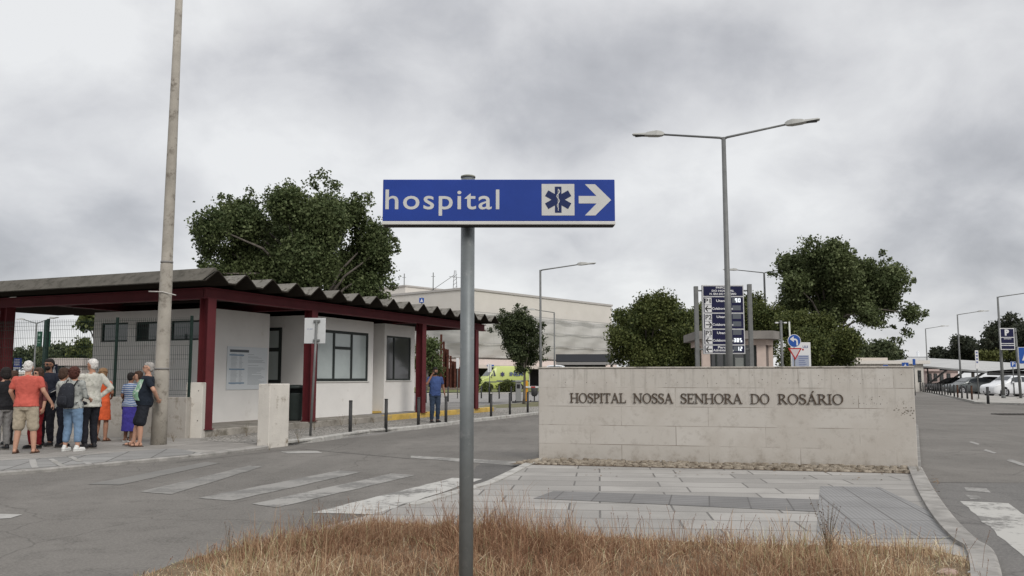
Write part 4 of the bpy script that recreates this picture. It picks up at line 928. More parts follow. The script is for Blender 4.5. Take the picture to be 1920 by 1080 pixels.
# back of a rectangular plate on a thin pole by the kerb
D_ = 21.0; x0 = Xat(581.5, D_); bs = thing('sign_back', 'grey back of a rectangular traffic plate on a thin leaning pole', 'traffic sign', (x0, D_, 0))
xo = (589.5-581.5)/FPX*D_
MB().tube([(0, 0, 0), (xo*.5, 0, 1.5), (xo*.9, 0, Zat(600, D_))], .03, 12).build('pole', galf, bs)
m = MB(); a, b_ = LX(569.5, D_, x0), LX(609.5, D_, x0); m.cbox(a, b_, .035, .05, Zat(644, D_), Zat(596, D_), .006); m.build('plate', Mt('plate_back', (0.50, 0.51, 0.51), 0.5, 0.06, 4), bs)
m = MB(); [m.cbox(xo-.09, xo+.07, -.02, .034, Zat(p_, D_)-.025, Zat(p_, D_)+.025, .004) for p_ in (602, 638)]; m.build('clamp', galf, bs)
m = MB(); text(m, 'E2 2008', .04, a+.14, .0345, Zat(617, D_), ext=.0005); m.build('stamp', Mt('totem_text', (0, 0, 0)), bs)

# ================================================================= BOLLARDS
boll = Mt('bollard_dark', (0.045, 0.045, 0.045), 0.6, 0.25, 10)
def bollard(label, x, y, h=.84, r=.045, group='bollards along the kerb', z=0.05, m=None):
    t = thing('bollard', label, 'bollard', (x, y, z), 0, group)
    b = MB(); b.tube([(0, 0, -.05), (0, 0, h-.03)], r, 14); b.build('post', m or boll, t)
    b = MB(); b.tube([(0, 0, h-.029), (0, 0, h-.008), (0, 0, h)], [r*1.06, r*1.06, r*.7], 14); b.build('cap', m or boll, t); return t
ords = ['nearest', 'second', 'third', 'fourth', 'fifth', 'sixth', 'seventh']
lbl = ['dark bollard nearest the litter bin on the gatehouse kerb', 'dark bollard in front of the wide gatehouse window', 'dark bollard in front of the small gatehouse window and red column', 'dark bollard just right of the man in blue', 'dark bollard just right of the big sign post', 'dark bollard midway between the sign post and the name wall', 'dark bollard right beside the left end of the name wall']
for (px, py), l in zip(((656.5, 813.3), (723.5, 806.4), (784.5, 799.7), (836, 794.7), (920.8, 783.3), (956, 778), (989.5, 774.7)), lbl):
    g = G(px, py, .05); bollard(l, g.x, g.y)
far = [(798.6, 755, 'far bollard behind the man in blue, next to the red column'), (840, 753, 'far bollard right of the man in blue beyond the yellow kerb'), (895, 741, 'small far bollard banded yellow near the ambulance'), (902.5, 747, 'far bollard in front of the ambulance nose'),
       (917.5, 755, 'far bollard standing behind the fifth kerb bollard'), (936, 747.5, 'far bollard in front of the ambulance bush'), (958.5, 752, 'far bollard left of the grey ticket machine')]
for px, py, l in far:
    g = G(px, py, .01); bollard(l, g.x, g.y, .9, .05, 'bollards by the far road', .01)
rb = [(1853, 755.7), (1822.6, 748.7), (1814, 748), (1804, 746.8), (1796, 745.2), (1789.5, 743.8), (1782.6, 741.8), (1777.5, 740.8), (1772, 740.2), (1766.5, 739.5), (1761.5, 738.6), (1756.5, 737.8), (1752, 737), (1747.5, 736), (1743, 735.3), (1739, 734.8), (1735, 734.2), (1731, 733.6), (1727, 732.7), (1723.5, 732), (1720, 731.5)]
for i, (px, py) in enumerate(rb):
    g = G(px, py, .12)
    l = 'solitary bollard on the right pavement in front of the white car' if i == 0 else 'bollard %s from the right in the long row beside the parked cars' % ['', 'first', 'second', 'third', 'fourth', 'fifth', 'sixth', 'seventh', 'eighth', 'ninth', 'tenth', 'eleventh', 'twelfth', 'thirteenth', 'fourteenth', 'fifteenth', 'sixteenth', 'seventeenth', 'eighteenth', 'nineteenth', 'twentieth'][i]
    bollard(l, g.x, g.y, .85, .055 if i else .07, 'bollards in the row beside the car park', .12, Mt('bollard_rust', (0.065, 0.032, 0.02), 0.8, 0.4, 9) if i in (1, 4) else None)
# barrier, ticket machine, hanging basket, rail
g = G(986, 755); by = thing('barrier', 'yellow car park barrier with white boom left of the name wall', 'barrier', (g.x, g.y, 0), 0)
MB().cbox(-.12, .12, -.15, .15, 0, 1.28, .02).build('housing', Mt('barrier_yellow', (0.62, 0.30, 0.03), 0.5, 0.08, 3), by)
m = MB(); m.cbox(-.10, 3.2, -.21, -.155, .86, .96, .01); m.build('boom', bwhite, by)
m = MB(); [m.box(x, x+.25, -.214, -.2105, .87, .95) for x in (.3, .9, 1.5, 2.1)]; m.build('red_marks', Mt('sign_red', (0, 0, 0)), by)
g = G(972, 753); tk = thing('ticket_machine', 'grey car park ticket machine beside the yellow barrier', 'ticket machine', (g.x, g.y, 0), 0)
MB().cbox(-.17, .17, -.15, .15, 0, 1.15, .03).build('cabinet', Mt('machine_grey', (0.24, 0.245, 0.24), 0.5), tk)
MB().cbox(-.20, .20, -.2, .16, 1.152, 1.30, .03).build('hood', Mt('machine_grey', (0, 0, 0)), tk)
m = MB(); m.box(-.10, .10, -.158, -.1505, .8, 1.05); m.build('screen', black, tk)
g = G(1002, 752); hb = thing('litter_basket', 'dark round litter basket on a foot beside the barrier', 'bin', (g.x, g.y, 0), 0)
m = MB(); m.loft([(0, 0, .3, .12, .12), (0, 0, .4, .2, .2), (0, 0, .95, .22, .22)], 18); m.build('bin_body', boll, hb); MB().tube([(0, 0, 0), (0, 0, .3)], .04).build('foot', boll, hb)
A = G(960, 755.5); B = G(1030, 755.5); gr = thing('guard_rail', 'low dark rail in front of the barrier', 'rail', (A.x, A.y, 0), 0); L_ = (B-A).length
MB().cbox(0, L_, -.03, .03, .0, .10, .008).build('rail', boll, gr)
m = MB(); [m.tube([(x, 0, .02), (x, 0, .17)], .03, 8) for x in (.2, L_/2, L_-.2)]; m.build('feet', boll, gr)
# road sign with two white panels near ambulance
D_ = 66.; wp = thing('panel_sign', 'small white two-part panel sign in front of the ambulance', 'sign', (Xat(918, D_, 2), D_, 0))
MB().tube([(0, .03, 0), (0, .03, Zat(683, D_))], .03, 10).build('pole', galf, wp)
for a, b_ in ((-.15, -.01), (.01, .15)): MB().cbox(a, b_, -.02, 0, Zat(698, D_), Zat(682, D_), .004).build('plate', bwhite, wp)
D_ = 60.; wp = thing('panel_sign', 'white upright panel right beside the big sign post in the distance', 'sign', (Xat(858, D_, 2), D_, 0))
MB().cbox(-.10, .10, -.02, .02, Zat(691, D_), Zat(671, D_), .006).build('plate', bwhite, wp); MB().tube([(0, .05, 0), (0, .05, Zat(672, D_))], .03, 10).build('pole', galf, wp)

# ================================================================= GUARD KIOSK
KD = 32.0; kx = Xat(1385, KD, 2); ki = thing('guard_kiosk', 'beige guard kiosk with dark glazing and thick flat chamfered roof', 'building', (kx, KD, 0), R(-4))
k2 = lambda px: (px-1385)/FPX*KD
pink = Mt('kiosk_beige', (0.50, 0.41, 0.36), 0.85, 0.08, 3)
zr0, zr1 = Zat(636, KD), Zat(621, KD)
kx0, kx1, kx2 = k2(1318), k2(1437), k2(1455)
m = MB(); roofp = [(k2(1306), -.35), (k2(1446), -.35), (k2(1466), .35), (k2(1466), 3.4), (k2(1306), 3.4)]; m.prism(roofp, zr0, zr1); m.build('roof', Mt('kiosk_roof', (0.20, 0.185, 0.17), 0.8, 0.2, 2), ki)
m = MB(); m.prism([(kx0, 0.02), (kx1, 0.02), (kx2, .5), (kx2, 3.0), (kx0, 3.0)], zr0-.22, zr0-.001); m.build('lintel', pink, ki); m = MB(); m.prism([(kx0, 0.02), (kx1, 0.02), (kx2, .5), (kx2, 3.0), (kx0, 3.0)], 0, .95); m.build('wall', pink, ki)
for q_ in ((kx0, kx0+.30, .03, .3), (kx1-.36, kx1-.02, .03, .3), (kx2-.18, kx2-.01, .52, .8), (kx2-.18, kx2-.01, 2.7, 2.99)): MB().box(*q_, .951, zr0-.221).build('pillar', pink, ki)
m = MB(); m.box(kx0+.3, kx1-.36, .14, .15, .951, zr0-.221); m.add([(kx1-.02, .1, .951), (kx2-.18, .53, .951), (kx2-.18, .53, zr0-.221), (kx1-.02, .1, zr0-.221)], [(0, 1, 2, 3)]); m.box(kx2-.1, kx2-.09, .8, 2.7, .951, zr0-.221); m.build('glazing', dglass, ki)
m = MB(); [m.box(k2(px)-.03, k2(px)+.03, .10, .139, .951, zr0-.221) for px in (1345, 1360, 1377, 1398, 1417)]; m.build('mullions', darkf, ki)
m = MB(); m.box(k2(1380), k2(1396), .134, .138, 1.4, 2.2); m.build('blind', Mt('blind_grey', (0.2, 0.21, 0.2), .8), ki)

# ================================================================= HOSPITAL
HC = Vector((Xat(872, 120), 120, 0)); hdir = (Vector((Xat(1150, 149), 149, 0))-HC).normalized(); hang_ = math.atan2(hdir.y, hdir.x)
hp = thing('hospital_building', 'large pale hospital block wrapped in scaffold netting behind the gatehouse', 'building', (HC.x, HC.y, 0), hang_)
cream = Mt('hospital_cream', (0.60, 0.57, 0.525), 0.9, 0.05, .3, stain=((0.56, 0.51, 0.45), .35, 0.58))
HH = Zat(543, 120)
RLen = 37.5
m = MB(); m.box(0, RLen, 0, 70, 4.1, HH); m.build('wall', cream, hp)
m = MB(); m.box(-.15, RLen+.15, -.15, 70, HH+.01, HH+.32); m.build('parapet', Mt('hospital_parapet', (0.42, 0.40, 0.38), .9), hp)
for z0, z1, u0, u1, in ((HH+.4, Zat(534.5, 128), 14, 60), ):
    m = MB(); m.box(1.5, 26, u0, u1, HH+.33, z1); m.build('penthouse', cream, hp)
    m = MB(); m.box(1.35, 26.15, u0-.15, u1, z1+.01, z1+.25); m.build('penthouse_parapet', Mt('hospital_parapet', (0, 0, 0)), hp)
def hwin(v0, v1, z0, z1, y=-.06, mt=None, nm='window'):
    f = MB(); f.box(v0, v1, y, y+.055, z0, z1); return f.build(nm, mt or dglass, hp)
# small louvres of the penthouse, on its left face (x = const side)
for i in range(4):
    f = MB(); f.box(1.40, 1.49, 24+i*2.3, 25.5+i*2.3, HH+.9, HH+2.2); f.build('window', dglass, hp)
def netmat():
    mm, t, b, v = procmat('scaffold_net')
    mp = tn(t, 'ShaderNodeMapping', v); nz = tn(t, 'ShaderNodeTexNoise', v, Scale=.12, Detail=3.0)
    wv = tn(t, 'ShaderNodeTexWave', v, Scale=.16, Distortion=3.5, Detail=2.0); wv.bands_direction = 'Z'
    w2_ = tn(t, 'ShaderNodeTexWave', v, Scale=1.6, Distortion=.6, Detail=1.0); w2_.bands_direction = 'Z'
    br = tn(t, 'ShaderNodeTexBrick', None, Scale=1.0); mp.inputs['Rotation'].default_value = (R(90), 0, 0); t.links.new(mp.outputs[0], br.inputs['Vector'])
    br.offset = 0; br.inputs['Brick Width'].default_value = 2.5; br.inputs['Row Height'].default_value = 2.0; br.inputs['Mortar Size'].default_value = .05
    br.inputs['Color1'].default_value = (.44, .43, .41, 1); br.inputs['Color2'].default_value = (.47, .46, .435, 1); br.inputs['Mortar'].default_value = (.42, .41, .385, 1)
    c = tmix(t, tmap(t, wv.outputs['Fac'], .35, .8, 0, .10), br.outputs['Color'], (.43, .42, .395)); c = tmix(t, tmap(t, w2_.outputs['Fac'], .5, .9, 0, .18), c, (.40, .39, .37)); t.links.new(c, b.inputs['Base Color']); b.inputs['Roughness'].default_value = .95; return mm
net = netmat(); nzt = HH-3.2
m = MB(); 
def netpanel(mb, horiz, a0, a1, off, z0, z1, nx=40, nz=14):
    V = []; 
    for j in range(nz+1):
        for i in range(nx+1):
            a = a0+(a1-a0)*i/nx; z = z0+(z1-z0)*j/nz; bulge = .25*math.sin(a*.9+j)*math.sin(j*1.7)-.45*math.sin(math.pi*j/nz)-.6
            V.append((a, bulge, z) if horiz else (bulge, a, z))
    F = [(j*(nx+1)+i, j*(nx+1)+i+1, (j+1)*(nx+1)+i+1, (j+1)*(nx+1)+i) for j in range(nz) for i in range(nx)]
    mb.add(V, F, True)
netpanel(m, True, -.5, RLen, 0, 4.3, nzt); netpanel(m, False, -.5, 66, 0, 4.3, nzt, 60); m.build('scaffold_netting', net, hp)
m = MB()
for z in (6.3, 8.3, 10.3, nzt): m.box(-1.35, RLen, -1.35, -1.27, z, z+.08); m.box(-1.35, -1.27, -1.27, 66, z, z+.08)
m.build('scaffold_tubes', Mt('scaffold_grey', (0.33, 0.33, 0.32), .6), hp)
# ground floor: pinkish band, dark openings
pinkb = Mt('hospital_pink_band', (0.60, 0.52, 0.48), .9, .05, .5)
m = MB(); m.box(-.9, RLen, -.9, 69, 3.25, 4.05); m.box(-2.2, RLen, -3.0, 69, 2.75, 3.22); m.build('entrance_band', pinkb, hp)
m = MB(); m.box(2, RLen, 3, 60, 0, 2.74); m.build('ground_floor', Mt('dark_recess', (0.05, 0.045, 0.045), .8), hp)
m = MB(); [m.box(x, x+.5, -1.6, -1.1, 0, 2.74) for x in (-1.4, 5, 12, 19, 26, 33)]; [m.box(-1.9, -1.4, y, y+.5, 0, 2.74) for y in (8, 18, 28, 38, 48)]; m.build('ground_pillars', cream, hp)
# roof aerials
for px, tp, D, s in ((757.5, 513, 134, 'aerial at the left of the hospital roof'), (812, 511, 128, 'aerial above the penthouse corner of the hospital')):
    t = thing('roof_aerial', 'thin mast '+s, 'aerial', (Xat(px, D, 14), D, HH+.3)); MB().tube([(0, 0, 0), (0, 0, Zat(tp, D)-HH-.3)], .07, 6).build('mast', galf, t)
    MB().tube([(-.3, 0, Zat(tp, D)-HH-.9), (.3, 0, Zat(tp, D)-HH-.9)], .03, 5).build('cross_rod', galf, t)
D = 131; t = thing('roof_aerial', 'stayed lattice aerial on the hospital roof left of the big sign post', 'aerial', (Xat(853, D, 14), D, HH+.3)); hh_ = Zat(507, D)-HH-.3
m = MB(); [m.tube([(x, 0, 0), (x*.3, 0, hh_)], .05, 5) for x in (-.35, .35)]; [m.tube([(-.3, 0, z), (.3, 0, z+.5)], .03, 4) for z in np.arange(.3, hh_-1, .6)]; m.build('mast', galf, t)
m = MB(); m.tube([(-4.6, 0, 0), (-.2, 0, hh_*.8)], .04, 4); m.tube([(-4.6, 0, 0), (0, 0, .4)], .05, 4); m.tube([(-.9, 0, hh_*.75), (.9, 0, hh_*.7)], .03, 4); m.build('stay', galf, t)
# dark entrance canopy behind the wall
D = 92; t = thing('entrance_canopy', 'dark flat entrance canopy left of the round trees', 'canopy', (Xat(1108, D), D, 0), R(-4)); q = lambda px: (px-1108)/FPX*D
m = MB(); m.box(q(1043), q(1150), 0, 6, Zat(678, D), Zat(664, D)); m.build('roof', Mt('canopy_dark', (0.045, 0.047, 0.055), .6), t); m = MB(); m.box(q(1043), q(1172), -.3, -.05, Zat(684, D), Zat(679, D)); m.build('edge_beam', Mt('canopy_edge', (.25, .24, .24), .7), t)
m = MB(); [m.box(q(px), q(px)+.25, .3, .55, 0, Zat(678.1, D)) for px in (1046, 1080, 1112, 1145)]; m.build('column', darkf, t)
m = MB(); m.box(q(1050), q(1140), 5.6, 5.8, 0, Zat(678.1, D)); m.build('glazing', dglass, t)

# ---- low buildings at the right
def lowbldg(label, px0, px1, D, top, roof_over=.4, m_=None, wins=(), depth=8, ang=0, wz=(1.0, 2.2), fascia=.35):
    x0 = Xat((px0+px1)/2, D); t = thing('low_building', label, 'building', (x0, D, 0), ang); hw = (px1-px0)/2/FPX*D; zt = Zat(top, D)
    b = MB(); b.box(-hw, hw, 0, depth, 0, zt-fascia); b.build('wall', m_ or cream, t)
    b = MB(); b.box(-hw-roof_over, hw+roof_over, -roof_over, depth, zt-fascia+.003, zt); b.build('roof', m_ or cream, t)
    for a, b_ in wins:
        f = MB(); f.box((a-(px0+px1)/2)/FPX*D, (b_-(px0+px1)/2)/FPX*D, -.05, -.003, *wz); w_ = f.build('window', darkf, t)
        f = MB(); f.box((a-(px0+px1)/2)/FPX*D+.1, (b_-(px0+px1)/2)/FPX*D-.1, -.06, -.051, wz[0]+.1, wz[1]-.1); f.build('pane', dglass, w_)
    return t
lowbldg('long low cream building with flat roof above the right end of the wall', 1595, 1733, 88, 676, .5, cream, ((1600, 1612), (1706, 1712), (1722, 1728)), 9)
lowbldg('flat cream roof pavilion just right of the dense round trees', 1580, 1650, 96, 671, .7, Mt('pavilion', (.50, .45, .40), .9), ((1600, 1612), (1620, 1630)), 9)
lowbldg('low pinkish building with square windows beyond the parked cars', 1738, 1798, 112, 691, .3, Mt('pink_render', (0.55, 0.44, 0.41), .9, .06, .5), ((1742, 1748), (1752, 1758), (1763, 1770), (1776, 1783)), 10, 0, (1.0, 2.0))
lowbldg('small pale kiosk behind the mesh fence', 93, 148, 34, 671.5, .1, Mt('kiosk_pale', (.50, .45, .42), .9), ((98, 107), (108, 116)), 3, 0, (1.0, 2.0), .3)
lowbldg('distant long pale hall behind the mesh fence', -60, 70, 120, 697, .3, cream, (), 10)
lowbldg('white industrial plant on the horizon at right', 1700, 1765, 420, 668, .3, Mt('plant_white', (.62, .64, .66), .8), (), 20)
lowbldg('grey industrial hall on the horizon left of the white plant', 1665, 1705, 430, 672, .3, Mt('plant_grey', (.42, .47, .50), .8), (), 20)
for i, (px, wd_, tp) in enumerate(((1696, 6, 656), (1722, 5, 658), (1747, 7, 654), (1757, 6, 655))):
    D = 440; t = thing('silo', ['leftmost white silo on the horizon', 'short silo standing second from left on the horizon', 'white silo third from left on the horizon', 'rightmost white silo on the horizon'][i], 'silo', (Xat(px, D, 10), D, 0), 0, 'white silos on the horizon')
    r = wd_/2/FPX*D; z = Zat(tp, D); m = MB(); m.tube([(0, 0, 0), (0, 0, z-r)], r, 20); m.build('tank', Mt('plant_white', (0, 0, 0)), t); m = MB(); m.tube([(0, 0, z-r+.01), (0, 0, z-.3), (0, 0, z)], [r, r*.55, r*.2], 20); m.build('roof', Mt('plant_white', (0, 0, 0)), t)
# carport
cpn = thing('solar_carport', 'long sloping grey car park canopy on angled legs behind the cars', 'canopy', (0, 0, 0), 0)
A0 = W(1733, 672, 108); A1 = W(1985, 689, 62); B0 = W(1750, 674, 100); B1 = W(1985, 694.5, 56)
A0, A1 = W(1733, 671, 110), W(1990, 685, 74); n_ = Vector((A1.y-A0.y, -(A1.x-A0.x), 0)).normalized()
if n_.y > 0: n_ = -n_
lowd = 3.6
Q0 = A0+n_*4.6; Q1 = A1+n_*4.6; Q0.z = A0.z-.75; Q1.z = A1.z-.75
R0 = A0-n_*6; R1 = A1-n_*6; R0.z = A0.z-.5; R1.z = A1.z-.5
m = MB(); dz = Vector((0, 0, .16)); V = [A0, A1, Q1, Q0, A0-dz, A1-dz, Q1-dz, Q0-dz, R0, R1, R0-dz, R1-dz]
m.add(V, [(0, 1, 2, 3), (4, 7, 6, 5), (3, 2, 6, 7), (0, 3, 7, 4), (1, 5, 6, 2), (0, 8, 9, 1), (4, 5, 11, 10), (8, 10, 11, 9)]); m.build('roof', Mt('carport_roof', (0.40, 0.40, 0.39), .6, .08, .4), cpn)
m = MB(); n2 = MB()
for i in range(7):
    f = i/6; P = Q0.lerp(Q1, f)-n_*1.2; P2 = A0.lerp(A1, f)-n_*.5
    MB().tube([(P2.x, P2.y, 0), (P.x, P.y, P.z-.2)], .14, 8).build('leg', Mt('carport_leg', (.16, .155, .15), .6), cpn); n2.tube([P-Vector((0, 0, .22)), (R0.lerp(R1, f))-Vector((0, 0, .25))], .10, 6)
n2.build('rafters', Mt('carport_under', (0.07, 0.07, 0.07), .8), cpn)

# ================================================================= RUSTED SCULPTURE
D = 94.; x0 = Xat(826, D); rs = thing('steel_sculpture', 'rusty sculpture of stepped upright steel bars right of the man in blue', 'sculpture', (x0, D, 0)); rust = Mt('rust', (0.075, 0.026, 0.018), .9, .4, 3)
for i, (px, tp, wd_) in enumerate(((826.5, 627, 4), (831, 640, 3.5), (834.5, 654, 4.5), (839, 655, 4), (844, 667, 3.5), (848, 677, 4.5), (853, 678, 4), (859, 688, 5), (866, 691, 5), (822, 664, 3), (873, 700, 5))):
    m = MB(); xa = (px-826)/FPX*D; r = wd_/2/FPX*D; m.cbox(xa-r, xa+r, -.12+.3*(i % 3), .12+.3*(i % 3), 0, Zat(tp, D), .02); m.cbox(xa-r-.05, xa+r+.05, -.15+.3*(i % 3), .15+.3*(i % 3), Zat(tp, D)*.82, Zat(tp, D)*.86, .01); m.build('bar', rust, rs)
MB().cbox(-1.2, 4.0, -.9, .9, 0, .35, .05).build('base', Mt('sculpt_base', (.16, .13, .11), .9, .3, 3), rs)

# ================================================================= VEHICLES
tyre = Mt('tyre', (0.015, 0.015, 0.016), .8); rimm = Mt('rim_silver', (0.45, 0.45, 0.46), .35, metal=.6); carglass = Mt('car_glass', (0.03, 0.035, 0.04), .06, spec=.9)
blackp = Mt('black_plastic', (0.02, 0.02, 0.022), .6)
def wheel(parent, x, y, r, s):
    m = MB(); w_ = .2; V = []
    m.tube([(x, y-s*w_, r), (x, y-s*.02, r), (x, y, r)], [r, r, r*.9], 26); t = m.build('tyre', tyre, parent)
    m = MB(); m.tube([(x, y+s*.001, r), (x, y+s*.012, r)], r*.66, 22); m.build('rim', rimm, t)
    m = MB()
    for k in range(5):
        a = 6.283*(k+.5)/5; c, q = math.cos(a), math.sin(a); c2, q2 = math.cos(a+.32), math.sin(a+.32); c0_, q0_ = math.cos(a-.32), math.sin(a-.32)
        m.add([(x+c0_*r*.25, y+s*.0135, r+q0_*r*.25), (x+c2*r*.25, y+s*.0135, r+q2*r*.25), (x+c2*r*.56, y+s*.0135, r+q2*r*.56), (x+c0_*r*.56, y+s*.0135, r+q0_*r*.56)], [(0, 1, 2, 3)])
    m.build('spoke_gaps', blackp, t)
def car(name, label, x, y, rotz, L, Wd, H, paintc, prof, belt, wr=.33, wx_=(.20, .80), gl=(.30, .86), rough=.25, group=None, cat='car', metal=.2):
    """prof: (fraction of length from front, height fraction) top line; belt: waist height fraction; front points to local -x"""
    t = thing(name, label, cat, (x, y, 0), rotz, group); pm_ = mat('car_paint', paintc, rough, .03, 2, spec=.8, metal=metal)
    fx = [p[0] for p in prof]; fz = [p[1]*H for p in prof]; N_ = 56; V = []; S = 12
    def section(f):
        zt = float(np.interp(f, fx, fz)); zb = float(np.interp(f, [b[0] for b in belt], [b[1]*H for b in belt])); zb = min(zb, zt-.01)
        e_ = min(f, 1-f); hw = Wd/2*(1-.16*max(0, 1-e_/.09)**2.2); tw = hw*(.985-.23*min(1, max(0, zt-zb)/(.42*H)))
        zl = .19+.06*max(0, 1-e_/.05)
        return [(hw*.93, zl), (hw*.985, zl+.10), (hw, zb*.62), (hw*.985, zb*.86), (hw*.955, zb), (hw*.955+(tw-hw*.955)*.15, zb+(zt-zb)*.12), (tw+(hw*.955-tw)*.15, zb+(zt-zb)*.86), (tw*.93, zb+(zt-zb)*.97+.0), (tw*.6, zt), (0, zt+.012)]
    for i in range(N_+1):
        f = i/N_; sec = section(f); X_ = (f-.5)*L
        ring = [(X_, -a, z) for a, z in sec]+[(X_, a, z) for a, z in reversed(sec[:-1])]; V += ring
    n = 19; m = MB(); F = [(i*n+k, (i+1)*n+k, (i+1)*n+k+1, i*n+k+1) for i in range(N_) for k in range(n-1)]
    F += [tuple(range(n)), tuple(reversed([N_*n+k for k in range(n)]))]+[(i*n, i*n+n-1, (i+1)*n+n-1, (i+1)*n) for i in range(N_)]
    m.add(V, F, True); bo = m.build('body', pm_, t)
    def side(sg, f0, f1, lo, hi, nm, mt, off=.012, slant=(0, 0)):
        mm = MB(); K = 14; VV = []
        for j in range(K+1):
            f = f0+(f1-f0)*j/K
            for q in (lo, hi):
                ff = f+(slant[0] if q == hi else 0)*(1-j/K)+(slant[1] if q == hi else 0)*(j/K); s2 = section(ff); a0, z0 = s2[5]; a1, z1 = s2[6]
                VV.append(((ff-.5)*L, sg*(a0+(a1-a0)*q+off), z0+(z1-z0)*q))
        mm.add(VV, [(2*j, 2*j+2, 2*j+3, 2*j+1) for j in range(K)], True); return mm.build(nm, mt, t)
    g0, g1 = gl
    for sg in (-1, 1):
        mid = g0+(g1-g0)*.48
        side(sg, g0+.035, mid-.008, .02, .98, 'side_window', carglass, slant=(.06, 0)); side(sg, mid+.008, g1-.04, .02, .98, 'side_window', carglass, slant=(0, -.03))
    def top(f0, f1, nm, k=.92):
        mm = MB(); VV = []; K = 8
        for j in range(K+1):
            f = f0+(f1-f0)*j/K; s2 = section(f); hwid = s2[7][0]*k
            d_ = (np.interp(f+.01, fx, fz)-np.interp(f-.01, fx, fz)); nx = -d_/(.02*L); nl = math.hypot(nx, 1)
            for yy, zz_ in ((-hwid, s2[7][1]), (-hwid*.6, s2[8][1]+.002), (0, s2[9][1]), (hwid*.6, s2[8][1]+.002), (hwid, s2[7][1])): VV.append(((f-.5)*L+nx/nl*.016, yy, zz_+.016/nl))
        mm.add(VV, [(5*j+i, 5*j+5+i, 5*j+6+i, 5*j+1+i) for j in range(K) for i in range(4)], True); mm.build(nm, carglass, t)
    top(g0+.005, np.interp(.96*max(fz), fz[:int(np.argmax(fz))+1], fx[:int(np.argmax(fz))+1])-.005, 'windscreen')
    if g1 < .97: top(g1+.0, min(.985, g1+.08), 'rear_window', .85)
    for f_ in wx_:
        for sg in (-1, 1):
            mm = MB(); n_ = 24; X_ = (f_-.5)*L; yy = sg*(Wd/2*.985+.012)
            mm.tube([(X_, yy-sg*.25, wr*1.02), (X_, yy, wr*1.02)], wr*1.17, 24); mm.build('wheel_arch', blackp, t); wheel(t, X_, sg*(Wd/2*.985+.02), wr, sg)
    for sg in (-1, 1):
        s2 = section(.04); mm = MB(); zz_ = s2[3][1]*.93; mm.ell((-L/2+.13, sg*Wd*.36, zz_), (.11, .16, .07)); mm.build('headlight', Mt('headlight', (.6, .62, .62), .1), t)
        mm = MB(); mm.ell((L/2-.10, sg*Wd*.38, zz_*1.08), (.08, .10, .09)); mm.build('tail_light', Mt('tail_red', (.35, .02, .02), .2), t)
        mm = MB(); mm.ell(((g0+.06-.5)*L, sg*(Wd/2+.09), section(.5)[4][1]+.06), (.08, .11, .07)); mm.build('wing_mirror', pm_, t)
    mm = MB(); mm.cbox(-L/2-.012, -L/2+.1, -Wd*.22, Wd*.22, .30, .42, .01); mm.build('number_plate_recess', blackp, t)
    mm = MB(); mm.cbox(-L/2-.02, -L/2-.013, -.26, .26, .32, .42, .002); mm.build('number_plate', bwhite, t)
    return t
sedan = [(0, .42), (.03, .50), (.12, .58), (.28, .64), (.46, .95), (.55, 1.0), (.70, .98), (.85, .86), (.95, .70), (.985, .62), (1, .50)]
hatch = [(0, .44), (.03, .52), (.10, .58), (.25, .64), (.42, .94), (.52, 1.0), (.75, .97), (.90, .84), (.97, .66), (1, .50)]
mini = [(0, .40), (.02, .50), (.08, .57), (.20, .63), (.24, .65), (.40, .95), (.50, 1.0), (.80, .97), (.93, .82), (.98, .62), (1, .45)]
belt1 = [(0, .38), (.05, .5), (.3, .62), (1, .66)]
D = 77; car('parked_car', 'dark grey hatchback parked behind the bollard row', Xat(1819, D), D, R(6), 4.35, 1.78, 1.50, (0.075, 0.085, 0.085), hatch, belt1, group='cars parked at the right')
D = 88; car('parked_car', 'black sedan parked left of the dark grey hatchback', Xat(1786, D), D, R(8), 4.7, 1.78, 1.48, (0.022, 0.024, 0.026), sedan, belt1, group='cars parked at the right')
D = 67; car('parked_car', 'white small crossover car at the right edge of the picture', Xat(1896, D), D, R(10), 4.25, 1.8, 1.62, (0.66, 0.67, 0.68), mini, [(0, .38), (.05, .5), (.3, .62), (1, .68)], wr=.35, group='cars parked at the right', metal=0)
D = 88; car('parked_car', 'white car mostly hidden behind the dark grey hatchback', Xat(1858, D), D, R(60), 4.1, 1.75, 1.55, (0.62, 0.62, 0.63), hatch, belt1, group='cars parked at the right', metal=0)
D = 74; car('parked_car', 'silver car half seen through the mesh fence at far left', Xat(10, D), D, R(10), 4.3, 1.75, 1.48, (0.42, 0.44, 0.46), hatch, belt1, group='cars parked at the left', metal=.1)
D = 76; car('parked_van', 'white van roof showing behind the left end of the wall', Xat(1042, D), D, R(84), 4.9, 1.95, 2.55, (0.62, 0.63, 0.64), [(0, .40), (.03, .48), (.14, .56), (.28, .93), (.36, 1), (.96, 1), (1, .9)], [(0, .36), (.1, .5), (1, .58)], gl=(.16, .6), group=None, cat='van', metal=0)
